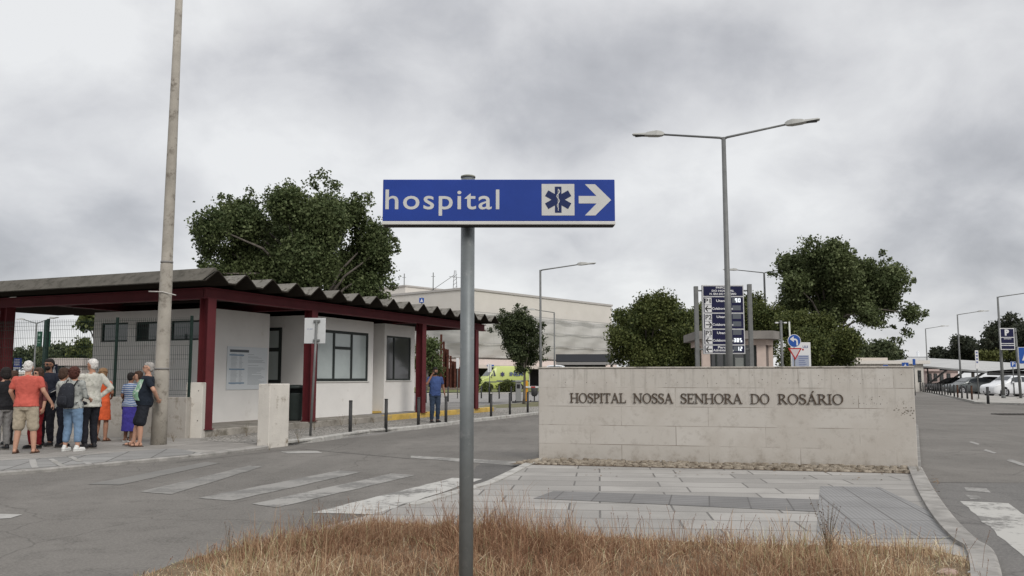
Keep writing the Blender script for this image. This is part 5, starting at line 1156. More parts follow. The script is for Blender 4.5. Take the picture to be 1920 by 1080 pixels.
# ambulance
D = 99.; am = car('ambulance', 'bright yellow-green ambulance parked under the hospital entrance', Xat(940, D), D, R(26), 6.3, 2.1, 2.78, (0.44, 0.50, 0.14), [(0, .36), (.02, .42), (.14, .52), (.18, .60), (.30, .93), (.34, 1.0), (.97, 1.0), (1, .92)], [(0, .34), (.1, .46), (.2, .52), (1, .58)], wr=.36, gl=(.17, .36), rough=.4, cat='ambulance', metal=0)
m = MB(); m.box(-1.1, 3.05, -1.066, -1.06, 1.0, 1.14); m.box(-2.6, -1.1, -1.064, -1.058, .92, 1.02); m.build('blue_stripe', Mt('stripe_dark', (.06, .06, .14), .5), am)
m = MB(); text(m, 'INEM', .62, 1.4, -1.07, 1.85, ext=.003, bold=.02, width=1.7); m.build('lettering', Mt('totem_text', (0, 0, 0)), am)
st = MB()
for k in range(3):
    a = R(60*k); q = [(-.07, -.28), (.07, -.28), (.07, .28), (-.07, .28)]
    st.vprism([(-.35+x*math.cos(a)-z*math.sin(a), 1.85+x*math.sin(a)+z*math.cos(a)) for x, z in q], -1.072-k*.001, -1.066)
st.build('star_of_life', Mt('stripe_dark', (0, 0, 0)), am)
m = MB(); m.cbox(-1.55, -1.25, -.7, .7, 2.74, 2.92, .03); m.build('light_bar', Mt('light_bar_blue', (.04, .1, .4), .3), am)

# ================================================================= TREES
def leafmat(name, c1, c2, c3, sc=.5):
    m, t, b, v = procmat(name)
    n = tn(t, 'ShaderNodeTexNoise', v, Scale=sc, Detail=3.0); at = t.nodes.new('ShaderNodeAttribute'); at.attribute_name = 'tint'
    c = tmix(t, tmap(t, n.outputs[0], .35, .65), c1, c2); c = tmix(t, at.outputs['Fac'], c, c3)
    t.links.new(c, b.inputs['Base Color']); b.inputs['Roughness'].default_value = .6; b.inputs['Specular IOR Level'].default_value = .18
    tr = t.nodes.new('ShaderNodeBsdfTranslucent'); t.links.new(c, tr.inputs[0]); ms = t.nodes.new('ShaderNodeMixShader'); ms.inputs[0].default_value = .2
    o = t.nodes['Material Output']; t.links.new(b.outputs[0], ms.inputs[1]); t.links.new(tr.outputs[0], ms.inputs[2]); t.links.new(ms.outputs[0], o.inputs['Surface']); return m
def leafmesh(name, C, S, m, parent, rng, aspect=.75):
    n = len(C); d = rng.normal(size=(n, 3)); d /= np.linalg.norm(d, axis=1)[:, None]; e_ = rng.normal(size=(n, 3)); a = np.cross(d, e_); a /= np.linalg.norm(a, axis=1)[:, None]
    bb = np.cross(a, d+np.array([0, 0, 0])); S = S[:, None]
    fold = d*S*.22
    V = np.stack([C-a*S*.5, C+bb*S*.5*aspect+fold, C+a*S*.55, C-bb*S*.5*aspect+fold], 1).reshape(-1, 3)
    me = bpy.data.meshes.new(name); me.vertices.add(4*n); me.vertices.foreach_set('co', V.astype(np.float32).ravel())
    me.loops.add(4*n); me.loops.foreach_set('vertex_index', np.arange(4*n, dtype=np.int32)); me.polygons.add(n)
    me.polygons.foreach_set('loop_start', np.arange(0, 4*n, 4, dtype=np.int32)); me.polygons.foreach_set('loop_total', np.full(n, 4, dtype=np.int32)); me.update()
    at = me.attributes.new('tint', 'FLOAT', 'FACE'); at.data.foreach_set('value', (rng.random(n)**3.0).astype(np.float32))
    me.validate(); o = bpy.data.objects.new(name, me); COL.objects.link(o); o.data.materials.append(m); o.parent = parent; return o
bark = Mt('bark', (0.13, 0.115, 0.10), .95, .35, 5, .8, 20)
def tree(name, label, base_px, D, blobs, lm, leaf, ncl, per, clr, group=None, trunk=.2, cat='tree', depth=1.0, seed=1, fork=.35, shell=.5, limbs=True, tufts=()):
    rng = np.random.default_rng(seed); bx_ = Xat(base_px, D); t = thing(name, label, cat, (bx_, D, 0), 0, group)
    B = []; sk = .90 if name != 'hedge' else 1.0
    for (px, py, rp) in blobs:
        w_ = W(px, py, D); r = rp*sk/FPX*D; B.append((w_.x-bx_, rng.uniform(-1, 1)*depth, w_.z, r))
    B = np.array(B); wts = B[:, 3]**2; wts /= wts.sum()
    idx = rng.choice(len(B), ncl, p=wts); d = rng.normal(size=(ncl, 3)); d /= np.linalg.norm(d, axis=1)[:, None]
    rad = (shell+(1-shell)*rng.random(ncl)**.6)*.95
    lo = (B[:, :3]-B[:, 3:]).min(0); hi = (B[:, :3]+B[:, 3:]).max(0); C = np.zeros((0, 3)); tries = 0
    while len(C) < ncl and tries < 60:               # even fill of the joined lobes, thinner in the core
        Q = rng.uniform(lo, hi, (ncl*4, 3)); dd = (np.linalg.norm(Q[:, None]-B[None, :, :3], axis=2)/B[None, :, 3]).min(1)
        hole = np.sin(Q[:, 0]*1.9+seed)+np.sin(Q[:, 2]*2.3+seed*2)+np.sin(Q[:, 1]*1.7+Q[:, 0])
        C = np.vstack([C, Q[(dd < 1) & (dd > shell*.6*rng.random(len(Q))) & (hole < 2.1)]]); tries += 1
    C = C[:ncl]; nmain = len(C)
    if tufts:
        T = []
        for (px, py, rp) in tufts:
            w_ = W(px, py, D)
            for q in range(max(2, int(rp/3))): T.append((w_.x-bx_+rng.normal()*rp/FPX*D*.4, rng.uniform(-.5, .5)*depth, w_.z+rng.normal()*rp/FPX*D*.4))
        C = np.vstack([C, np.array(T)])
    tf_ = np.arange(len(C)) >= nmain; tf_ = tf_[C[:, 2] > .25]; C = C[C[:, 2] > .25]; n = len(C); cr_ = clr*rng.uniform(.55, 1.25, n)*np.where(tf_, .6, 1)
    L = np.repeat(C, per, 0)+np.clip(rng.normal(size=(n*per, 3)), -1.8, 1.8)*np.repeat(cr_, per)[:, None]*np.array([.6, .6, .5]); L = L[L[:, 2] > .05]
    leafmesh('crown', L, leaf*rng.uniform(.6, 1.25, len(L)), lm, t, rng)
    if limbs:
        m = MB(); cz = B[:, 2].min()+fork*(B[:, 2].max()-B[:, 2].min()); cz = max(cz*.8, 1.0)
        m.tube([(0, 0, -.1), (.03, .02, .4), (.05, 0, cz*.6), (.02, .05, cz)], [trunk*1.35, trunk, trunk*.85, trunk*.7], 14)
        for b_ in B:
            q = Vector(b_[:3]); s0 = Vector((.03, .02, cz*rng.uniform(.65, 1))); mid = s0.lerp(q, .5)+Vector((0, 0, .12*(q-s0).length)); m.tube([s0, mid, q], [trunk*.34, trunk*.2, trunk*.08], 7)
        k = min(len(C), 160)
        for c in C[rng.choice(len(C), k, replace=False)]:
            b_ = B[np.argmin(((B[:, :3]-c)**2).sum(1))]; q = Vector(b_[:3]); c = Vector(c); m.tube([q, q.lerp(c, .5)+Vector((0, 0, -.05)), c], [trunk*.14, trunk*.08, trunk*.03], 4)
        m.build('trunk', bark, t)
    return t
pop = leafmat('poplar_leaves', (0.045, 0.066, 0.024), (0.078, 0.100, 0.038), (0.16, 0.19, 0.085)); tree('broadleaf_tree', 'big dark broadleaf tree rising behind the gatehouse roof', 575, 42,
     [(430, 402, 34), (462, 398, 28), (425, 505, 30), (428, 440, 32), (440, 500, 36), (475, 430, 38), (500, 470, 48), (560, 400, 38), (640, 520, 52), (470, 505, 42), (520, 440, 44), (440, 415, 40), (410, 465, 34), (450, 480, 45), (500, 430, 42), (535, 385, 30), (590, 378, 40), (560, 440, 52), (620, 430, 48), (655, 400, 34), (690, 440, 38), (660, 480, 50), (700, 500, 34), (600, 500, 55), (530, 510, 55), (455, 530, 50), (690, 550, 36), (640, 560, 40), (560, 570, 40), (420, 520, 22), (710, 470, 24)],
     pop, .15, 3300, 40, .40, None, .3, depth=2.8, seed=4, shell=.35, tufts=((386, 440, 14), (380, 447, 10), (394, 433, 10), (735, 460, 12), (722, 452, 10), (731, 532, 9), (612, 341, 12), (632, 343, 10), (667, 362, 10), (692, 376, 9), (472, 376, 12), (425, 378, 16), (386, 474, 10), (400, 500, 10), (745, 455, 7), (705, 560, 12), (590, 340, 12), (530, 365, 10), (555, 355, 10)))
lt2 = leafmat('poplar_leaves_light', (0.052, 0.072, 0.027), (0.090, 0.112, 0.042), (0.18, 0.21, 0.10)); tree('poplar_tree', 'wide poplar with spreading right branches behind the guard kiosk', 1560, 58,
     [(1632, 555, 32), (1600, 535, 32), (1570, 555, 36), (1655, 530, 30), (1540, 500, 34), (1505, 520, 34), (1478, 498, 24), (1500, 480, 22), (1540, 478, 22), (1575, 490, 26), (1520, 515, 32), (1560, 525, 34), (1610, 510, 26), (1650, 505, 24), (1680, 520, 18), (1640, 540, 26), (1600, 560, 30), (1550, 580, 32), (1500, 560, 30), (1470, 540, 22), (1665, 565, 22), (1690, 590, 14), (1660, 590, 16), (1600, 595, 18), (1620, 600, 8)],
     lt2, .185, 2300, 40, .46, None, .28, depth=2.6, seed=5, shell=.4, tufts=((1452, 512, 8), (1465, 490, 8), (1550, 466, 8), (1525, 470, 8), (1645, 480, 8), (1668, 487, 8), (1700, 508, 6), (1697, 540, 7), (1712, 582, 8), (1707, 600, 7), (1690, 625, 9), (1670, 608, 8), (1684, 634, 6), (1716, 590, 5), (1650, 612, 5), (1590, 480, 9)))
rl = leafmat('round_tree_leaves', (0.045, 0.063, 0.020), (0.085, 0.10, 0.030), (0.15, 0.165, 0.055), .7)
def dense(label, px, D, blobs, seed, lm=rl, leaf=.145, ncl=1500, per=40, clr=.38, name='dense_tree', grp='dense trees behind the wall', **k):
    return tree(name, label, px, D, blobs, lm, leaf, ncl, per, clr, grp, .2, depth=1.8, seed=seed, shell=.6, **k)
dense('dense round tree left of the parking board', 1210, 52, [(1195, 680, 32), (1225, 655, 34), (1285, 670, 36), (1310, 640, 28), (1165, 640, 30), (1175, 605, 30), (1205, 590, 32), (1235, 575, 26), (1265, 590, 32), (1215, 640, 40), (1265, 640, 38), (1160, 670, 18), (1290, 605, 26), (1240, 680, 35)], 11)
dense('dark dense tree directly behind the parking board and kiosk', 1350, 56, [(1310, 600, 26), (1340, 590, 30), (1375, 590, 32), (1410, 600, 30), (1330, 650, 36), (1390, 650, 40), (1430, 640, 34), (1440, 600, 26), (1425, 565, 20)], 12)
dense('bushy yellow-green tree behind the round blue sign', 1540, 50, [(1490, 610, 26), (1520, 605, 24), (1555, 615, 26), (1575, 640, 24), (1500, 655, 34), (1550, 665, 34), (1590, 670, 16), (1470, 665, 28)], 13)
dl = leafmat('far_leaves', (0.055, 0.072, 0.035), (0.085, 0.10, 0.05), (0.14, 0.16, 0.08), .2)
for i, (lb_, px, D, bl_) in enumerate((('distant green tree right of the bushy tree, above the low cream roof', 1610, 125, [(1600, 655, 14), (1612, 650, 12), (1620, 665, 14), (1600, 672, 12)]), ('distant green tree second right of the bushy tree', 1650, 128, [(1640, 655, 13), (1655, 652, 12), (1648, 668, 14), (1632, 668, 12)]), ('distant small tree at the end of the far hedge', 1680, 132, [(1675, 662, 11), (1683, 668, 8), (1670, 672, 10)]))):
    tree('broadleaf_tree', lb_, px, D, bl_, dl, .42, 170, 18, .8, 'distant trees', .25, depth=2, seed=21+i, shell=.4)
pn = leafmat('pine_leaves', (0.028, 0.036, 0.024), (0.042, 0.05, 0.032), (0.075, 0.08, 0.05), .3)
for i, (lb_, px, D, bl_, sd_) in enumerate((('dark pine at left of the carport trees', 1782, 150, [(1770, 662, 12), (1790, 648, 12), (1800, 640, 8), (1780, 672, 14), (1800, 665, 14)], 31),
    ('tall dark umbrella pine behind the parking sign', 1880, 140, [(1850, 635, 20), (1870, 620, 18), (1890, 606, 18), (1905, 615, 22), (1860, 655, 22), (1895, 645, 28), (1838, 650, 14), (1885, 670, 25)], 32),
    ('dark pine crown cut by the right edge of the picture', 1930, 135, [(1915, 625, 18), (1940, 620, 25), (1925, 655, 28), (1950, 650, 30)], 33), ('low dark tree between the two tall pines', 1825, 150, [(1815, 655, 12), (1828, 648, 12), (1835, 665, 16), (1815, 675, 14)], 34))):
    tree('pine_tree', lb_, px, D, bl_, pn, .5, 260, 20, .8, 'dark trees behind the carport', .3, depth=2.5, seed=sd_, shell=.4)
hd = leafmat('hedge_leaves', (0.06, 0.07, 0.022), (0.09, 0.10, 0.03), (0.14, 0.15, 0.05), .4)
tree('hedge', 'yellow-green hedge strip between pines and carport roof', 1890, 128, [(1845, 668, 8), (1865, 667, 9), (1885, 667, 9), (1905, 668, 9), (1925, 668, 9), (1945, 668, 9)], hd, .4, 260, 16, .5, None, cat='hedge', limbs=False, seed=40)
for i, (lb_, px, D, bl_) in enumerate((('leafy tree beyond the fence nearest the gatehouse end wall', 158, 50, [(150, 655, 12), (165, 650, 12), (160, 665, 14), (172, 660, 10), (150, 670, 10)]), ('tree beyond the fence behind the pale kiosk', 110, 100, [(95, 665, 12), (108, 660, 12), (125, 662, 11), (110, 675, 14), (138, 672, 10)]),
    ('tree beyond the fence behind the green signs', 60, 105, [(50, 668, 12), (65, 662, 12), (75, 670, 14), (55, 680, 12)]), ('tree beyond the fence at far left', 20, 105, [(5, 672, 12), (22, 670, 12), (35, 672, 12), (20, 685, 12), (-15, 668, 14)]), ('overhanging branch tree top beside the gatehouse end wall', 172, 44, [(160, 608, 6), (168, 604, 7), (176, 612, 8), (185, 600, 12)]))):
    tree('broadleaf_tree', lb_, px, D, bl_, rl if D < 60 else dl, .2 if D < 60 else .4, 130, 18, .3 if D < 60 else .7, 'trees beyond the fence', .15, depth=1.5, seed=51+i, shell=.4)
stl = leafmat('street_tree_leaves', (0.028, 0.042, 0.018), (0.045, 0.06, 0.026), (0.11, 0.13, 0.06), .8)
tree('street_tree', 'small dark street tree left of the name wall by the barrier', 982, 46, [(950, 605, 20), (975, 592, 16), (985, 615, 24), (965, 640, 24), (1000, 640, 20), (955, 620, 18), (985, 670, 20), (1005, 665, 12), (970, 665, 18), (980, 690, 14), (1012, 612, 9), (1003, 620, 12)], stl, .10, 560, 34, .22, None, .075, depth=.6, seed=61, shell=.35, tufts=((925, 618, 6), (932, 612, 6), (967, 574, 6), (983, 575, 6), (1022, 608, 7), (1025, 660, 6), (1020, 675, 6), (945, 585, 6)))
tree('broadleaf_tree', 'light green tree behind the man in blue', 800, 88, [(790, 655, 12), (805, 645, 14), (812, 665, 16), (790, 680, 14), (815, 690, 14), (800, 705, 16), (820, 650, 8)], leafmat('light_leaves', (0.06, 0.085, 0.03), (0.09, 0.12, 0.045), (0.15, 0.18, 0.08)), .24, 300, 20, .45, None, .15, depth=1.2, seed=62)
for i, (px, w_, lb_) in enumerate(((952, 17, 'wide clipped bush in front of the ambulance'), (912, 7, 'small dark bush in front of the ambulance nose'))):
    D = 80; tree('bush', lb_, px, D, [(px-w_*.5, 728, w_*.62), (px+w_*.5, 728, w_*.62), (px, 724, w_*.7)], rl, .16, 190, 18, .22, 'bushes by the ambulance', .04, 'bush', .5, 70+i, limbs=False)
tree('broadleaf_tree', 'low dark foliage beneath the far end of the canopy', 884, 75, [(882, 715, 8), (892, 712, 8), (888, 725, 9)], stl, .18, 90, 16, .3, None, .08, depth=.6, seed=73)

# ================================================================= DRY GRASS
def grassmat():
    m, t, b, v = procmat('dry_grass'); at = t.nodes.new('ShaderNodeAttribute'); at.attribute_name = 'tint'
    cr_ = t.nodes.new('ShaderNodeValToRGB'); t.links.new(at.outputs['Fac'], cr_.inputs[0]); e_ = cr_.color_ramp.elements
    e_[0].position = 0; e_[0].color = (0.17, 0.085, 0.05, 1); e_[1].position = 1; e_[1].color = (0.30, 0.32, 0.14, 1)
    for p_, c in ((.25, (0.29, 0.165, 0.10)), (.5, (0.41, 0.27, 0.165)), (.72, (0.56, 0.42, 0.27)), (.88, (0.72, 0.62, 0.45))): x = e_.new(p_); x.color = (*c, 1)
    t.links.new(cr_.outputs[0], b.inputs['Base Color']); b.inputs['Roughness'].default_value = .8; b.inputs['Specular IOR Level'].default_value = .2
    tr = t.nodes.new('ShaderNodeBsdfTranslucent'); t.links.new(cr_.outputs[0], tr.inputs[0]); ms = t.nodes.new('ShaderNodeMixShader'); ms.inputs[0].default_value = .25
    o = t.nodes['Material Output']; t.links.new(b.outputs[0], ms.inputs[1]); t.links.new(tr.outputs[0], ms.inputs[2]); t.links.new(ms.outputs[0], o.inputs['Surface']); return m
def inpoly(P, poly):
    x, y = P[:, 0], P[:, 1]; c = np.zeros(len(P), bool); n = len(poly); j = n-1
    for i in range(n):
        xi, yi = poly[i][:2]; xj, yj = poly[j][:2]
        c ^= ((yi > y) != (yj > y)) & (x < (xj-xi)*(y-yi)/(yj-yi+1e-12)+xi); j = i
    return c
rng = np.random.default_rng(5)
bed = [G(a, b_, PAVE) for a, b_ in ((225, 1100), (340, 1052), (440, 1030), (540, 1008), (640, 990), (720, 980), (840, 988), (1000, 1000), (1200, 1012), (1400, 1022), (1600, 1024), (1730, 1028), (1800, 1044), (1845, 1072), (1858, 1110), (1865, 1160))]+[Vector((2.6, 3.3, 0)), Vector((-2.4, 3.3, 0))]
struct('planting_bed', sheet(bed, PAVE+.006), Mt('bed_soil', (0.12, 0.088, 0.058), .95, .4, 14, .8, 60, col2=(0.23, 0.175, 0.11)))
bp_ = np.array([[p.x, p.y] for p in bed])
def patchf(P, s, ph): return .5+.25*(np.sin(P[:, 0]*s+ph)+np.sin(P[:, 1]*s*1.3+ph*2+np.sin(P[:, 0]*s*.7)*1.5))
def blades(n, hmin, hmax, wdt, lean, tuft, ymax=None):
    C = np.stack([rng.uniform(bp_[:, 0].min(), bp_[:, 0].max(), n*4), rng.uniform(bp_[:, 1].min(), bp_[:, 1].max(), n*4)], 1)
    if tuft:
        k = n//tuft; C = np.repeat(C[inpoly(C, bed)][:k], tuft, 0)+rng.normal(size=(k*tuft, 2))*.028; TF = np.repeat(rng.random(k), tuft)
    mk = inpoly(C, bed); C = C[mk][:n]; TF = TF[mk][:n] if tuft else None; n = len(C)
    D = C[:, 1]; hf = (.22+.72*patchf(C, 3.3, .7))*(.55+.75*np.resize(TF, n) if tuft else 1); px = 960+C[:, 0]/D*FPX
    # the clump by the post stands tall, the right end is low and paler
    hf += .55*np.exp(-(((C[:, 0]+.22)/.55)**2))*np.clip((D-6.3)/1.2, 0, 1)
    edge = np.clip((px-230)/240, .42, 1)*np.clip((1880-px)/170, .25, 1)
    h = (hmin+(hmax-hmin)*rng.random(n)**1.6)*hf*edge
    az_ = rng.uniform(0, 6.283, n); ln = h*lean*rng.random(n)**.8; dx, dy = np.cos(az_)*ln, np.sin(az_)*ln
    wa = az_+1.57+rng.normal(size=n)*.5; wv = wdt*rng.uniform(.6, 1.3, n); ox, oy = np.cos(wa)*wv, np.sin(wa)*wv; z0 = np.full(n, PAVE)
    def P(fx_, fz, wf): return np.stack([C[:, 0]+dx*fx_+ox*wf, C[:, 1]+dy*fx_+oy*wf, z0+h*fz], 1)
    lv = np.stack([P(0, 0, -1), P(0, 0, 1), P(.30, .5, .8), P(.30, .5, -.8), P(.68, .82, .55), P(.68, .82, -.55), P(1.15, .98, 0)], 1)
    tint = .08+.40*patchf(C, 1.5, 2.2)+.30*np.clip((px-1150)/600, 0, 1)+rng.normal(size=n)*.13+((np.resize(TF, n)-.5)*.5 if tuft else .15)+(.22 if lean > 2 else 0)
    tint += .20*np.clip((650-px)/300, 0, 1); tint -= .18*np.exp(-(((px-930)/160)**2))*(D > 6)
    gm_ = rng.random(n) < .035+.10*(px > 1350)*patchf(C, 3, 1)+.15*np.clip((700-px)/300, 0, 1); tint = np.where(gm_, .97+0*tint, np.clip(tint, 0, .9))
    return lv, tint
def grassobj(name, label, sets):
    LV = np.concatenate([s[0] for s in sets]); T = np.concatenate([s[1] for s in sets]); n = len(LV); V = LV.reshape(-1, 3)
    b_ = np.arange(n)[:, None]*7; q1 = b_+np.array([[0, 1, 2, 3]]); q2 = b_+np.array([[3, 2, 4, 5]]); t3 = b_+np.array([[5, 4, 6]])
    li = np.concatenate([q1, q2, t3], 1).ravel(); me = bpy.data.meshes.new(name); me.vertices.add(len(V)); me.vertices.foreach_set('co', V.astype(np.float32).ravel())
    me.loops.add(len(li)); me.loops.foreach_set('vertex_index', li.astype(np.int32)); me.polygons.add(3*n)
    st_ = (np.arange(n)[:, None]*11+np.array([[0, 4, 8]])).ravel(); tot = np.tile([4, 4, 3], n); me.polygons.foreach_set('loop_start', st_.astype(np.int32)); me.polygons.foreach_set('loop_total', tot.astype(np.int32)); me.update()
    at = me.attributes.new('tint', 'FLOAT', 'FACE'); at.data.foreach_set('value', np.repeat(T, 3).astype(np.float32)); me.validate()
    o = bpy.data.objects.new(name, me); COL.objects.link(o); o.data.materials.append(grassmat()); return tag(o, label, kind='stuff')
grassobj('dry_grass', 'tall dry brown and straw grass in the foreground bed', [blades(46000, .06, .22, .0024, 1.2, 11), blades(13000, .18, .42, .0019, .55, 8), blades(22000, .05, .20, .0030, 2.6, 5)])
# taller seed heads
sh = MB(); random.seed(9)
for k in range(420):
    for _ in range(20):
        x = random.uniform(-4, 4.5); y = random.uniform(5.0, 8.3)
        if inpoly(np.array([[x, y]]), bed)[0]: break
    h = random.uniform(.22, .40)*(1.2 if abs(x+.2) < .5 and y > 6.8 else .85)*min(1, max(.3, (960+x/y*1600-300)/300)); a = random.uniform(0, 6.283); l = random.uniform(.02, .12)
    p0 = Vector((x, y, PAVE)); p1 = p0+Vector((math.cos(a)*l*.4, math.sin(a)*l*.4, h*.6)); p2 = p0+Vector((math.cos(a)*l, math.sin(a)*l, h)); sh.tube([p0, p1, p2], [.0016, .0013, .0009], 3, False)
    for j in range(10):
        q = p1.lerp(p2, .35+.65*j/9); d = Vector((random.gauss(0, 1), random.gauss(0, 1), random.gauss(.6, .6))).normalized()*random.uniform(.006, .016); e_ = d.cross(Vector((0, 0, 1))).normalized()*.0028
        sh.add([q-e_, q+e_, q+d+e_*.5, q+d-e_*.5], [(0, 1, 2, 3)])
o = sh.build('seed_heads', Mt('seed_brown', (0.19, 0.105, 0.065), .9, .4, 30)); tag(o, 'dark brown seeding stalks standing out of the dry grass', kind='stuff')
# one airy weed against the paving, sandstone chunk, weeds along the plinth
def weed(label, base, h, spread, n, c, seed, name='weed', grp=None):
    random.seed(seed); t = thing(name, label, 'weed', base, 0, grp); m = MB(); lf = MB()
    for k in range(n):
        a = random.uniform(0, 6.283); l = random.uniform(.2, 1)*spread; hh = h*random.uniform(.5, 1); tip = Vector((math.cos(a)*l, math.sin(a)*l, hh)); mid = tip*.5+Vector((0, 0, .1*h)); m.tube([(0, 0, -.02), mid, tip], [.004*h+.001, .003*h+.0008, .0008], 3, False)
        for j in range(14):
            q = mid.lerp(tip, random.random()); d = Vector((random.gauss(0, 1), random.gauss(0, 1), random.gauss(.3, 1))).normalized()*random.uniform(.02, .05)*h; e_ = d.cross(Vector((.3, .2, 1))).normalized()*d.length*.25
            lf.add([q, q+d*.5+e_, q+d, q+d*.5-e_], [(0, 1, 2, 3)])
    m.build('stems', Mt('weed_stem', (.13, .10, .06), .9), t); lf.build('leaves', c, t); return t
wbr = Mt('weed_brown', (0.15, 0.095, 0.07), .9, .3, 20); wgr = Mt('weed_green', (0.075, 0.09, 0.04), .9, .4, 20)
weed('airy dark branching weed in front of the ribbed paving', G(1553, 1045, PAVE), .46, .22, 16, wbr, 3)
weed('single weed stalk at the left road edge of the dry bed', G(430, 1052, PAVE), .33, .06, 4, wbr, 5)
for i, (px, py, h, lb_) in enumerate(((405, 819, .22, 'weed at the platform edge left of the litter bin pier'), (462, 818, .34, 'green weed touching the left side of the large pier'), (505, 843, .16, 'weed at the foot of the large white pier'), (590, 806, .30, 'weed left of the thin sign pole at the platform'), (640, 798, .34, 'brown tufted weed behind the first bollard'), (667, 797, .28, 'weed right of the first bollard by the platform'), (700, 793, .22, 'weed near the yellow kerb end'), (560, 829, .34, 'tall thin weed at the kerb right of the large pier'), (1722, 888, .12, 'small weed at the right foot of the wall'), (1052, 868, .12, 'tiny weed at the left foot of the wall'), (325, 828, .22, 'weed between the concrete post and narrow pier'), (1833, 752, .3, 'weed at the foot of the tall white panel sign'), (1909, 750, .3, 'weed at the foot of the rightmost mast'), (1345, 872, .1, 'tiny dry weed at the middle foot of the wall'))):
    weed(lb_, G(px, py, .05), h, h*.5, 9, wgr if i % 2 else wbr, 80+i, grp='weeds along walls and kerbs')
def rock(label, px, py, s, c, seed):
    random.seed(seed); b_ = G(px, py, PAVE); m = MB(); m.ell((0, 0, s[2]*.6), s, 9, 6); m.v = [(x*random.uniform(.8, 1.15), y*random.uniform(.8, 1.15), z*random.uniform(.85, 1.1)) for x, y, z in m.v]; m.sm = [False]*len(m.f)
    o = m.build('stone', c, None, b_); tag(o, label, 'stone'); return o
rock('flat pinkish stone in the right corner of the dry bed', 1778, 1078, (.075, .05, .03), Mt('pink_stone', (.34, .25, .21), .9, .2, 20), 1)
rock('small white stone beside the pinkish stone', 1822, 1076, (.03, .022, .015), Mt('white_stone', (.5, .49, .46), .9), 2)
random.seed(12); lf = MB()
for k in range(150):
    px, py = random.choice([(random.uniform(385, 700), 0), (random.uniform(1030, 1700), 1), (random.uniform(1735, 1760), 2)]), 0
    (px, kd) = px
    q = G(px, {0: 824-(px-385)*.09+random.uniform(-6, 2), 1: 880+(px-1030)*.017+random.uniform(-10, 12), 2: 900+random.uniform(-10, 40)}[kd], PAVE+.006)
    a = random.uniform(0, 6.28); s = random.uniform(.012, .03); lf.add([(q.x+s*math.cos(a+t_), q.y+s*math.sin(a+t_)*.7, q.z+random.uniform(0, .012)) for t_ in (0, 1.2, 3.1, 4.4)], [(0, 1, 2, 3)])
tag(lf.build('leaf_litter', Mt('litter_brown', (.17, .11, .06), .9, .4, 9)), 'scattered dry leaves on the paving and kerb edges', kind='stuff')

# ================================================================= PEOPLE
def skinm(name, c): return mat(name, c, .6, .08, 12)
SK = skinm('skin_tan', (0.36, 0.19, 0.125)); SK2 = skinm('skin_brown', (0.22, 0.115, 0.075)); SK3 = skinm('skin_light', (0.44, 0.25, 0.175))
def cloth(name, c, **k): 
    k.setdefault('bump', .5); k.setdefault('bs', 14); return mat(name, c, .85, .14, 6, **k)
def remesh(o, vx):
    r = o.modifiers.new('fuse', 'REMESH'); r.mode = 'VOXEL'; r.voxel_size = vx; r.use_smooth_shade = True
    s = o.modifiers.new('soften', 'SMOOTH'); s.factor = .5; s.iterations = 3
    if o.name.split('.')[0] != 'body':
        hr = o.name.startswith('hair'); key = 'tuft' if hr else 'folds'; tx = bpy.data.textures.get(key)
        if not tx: tx = bpy.data.textures.new(key, 'CLOUDS'); tx.noise_scale = .028 if hr else .085; tx.noise_depth = 3
        d = o.modifiers.new('relief', 'DISPLACE'); d.texture = tx; d.strength = .013 if hr else .030; d.mid_level = .5; d.texture_coords = 'GLOBAL' if not hr else 'LOCAL'
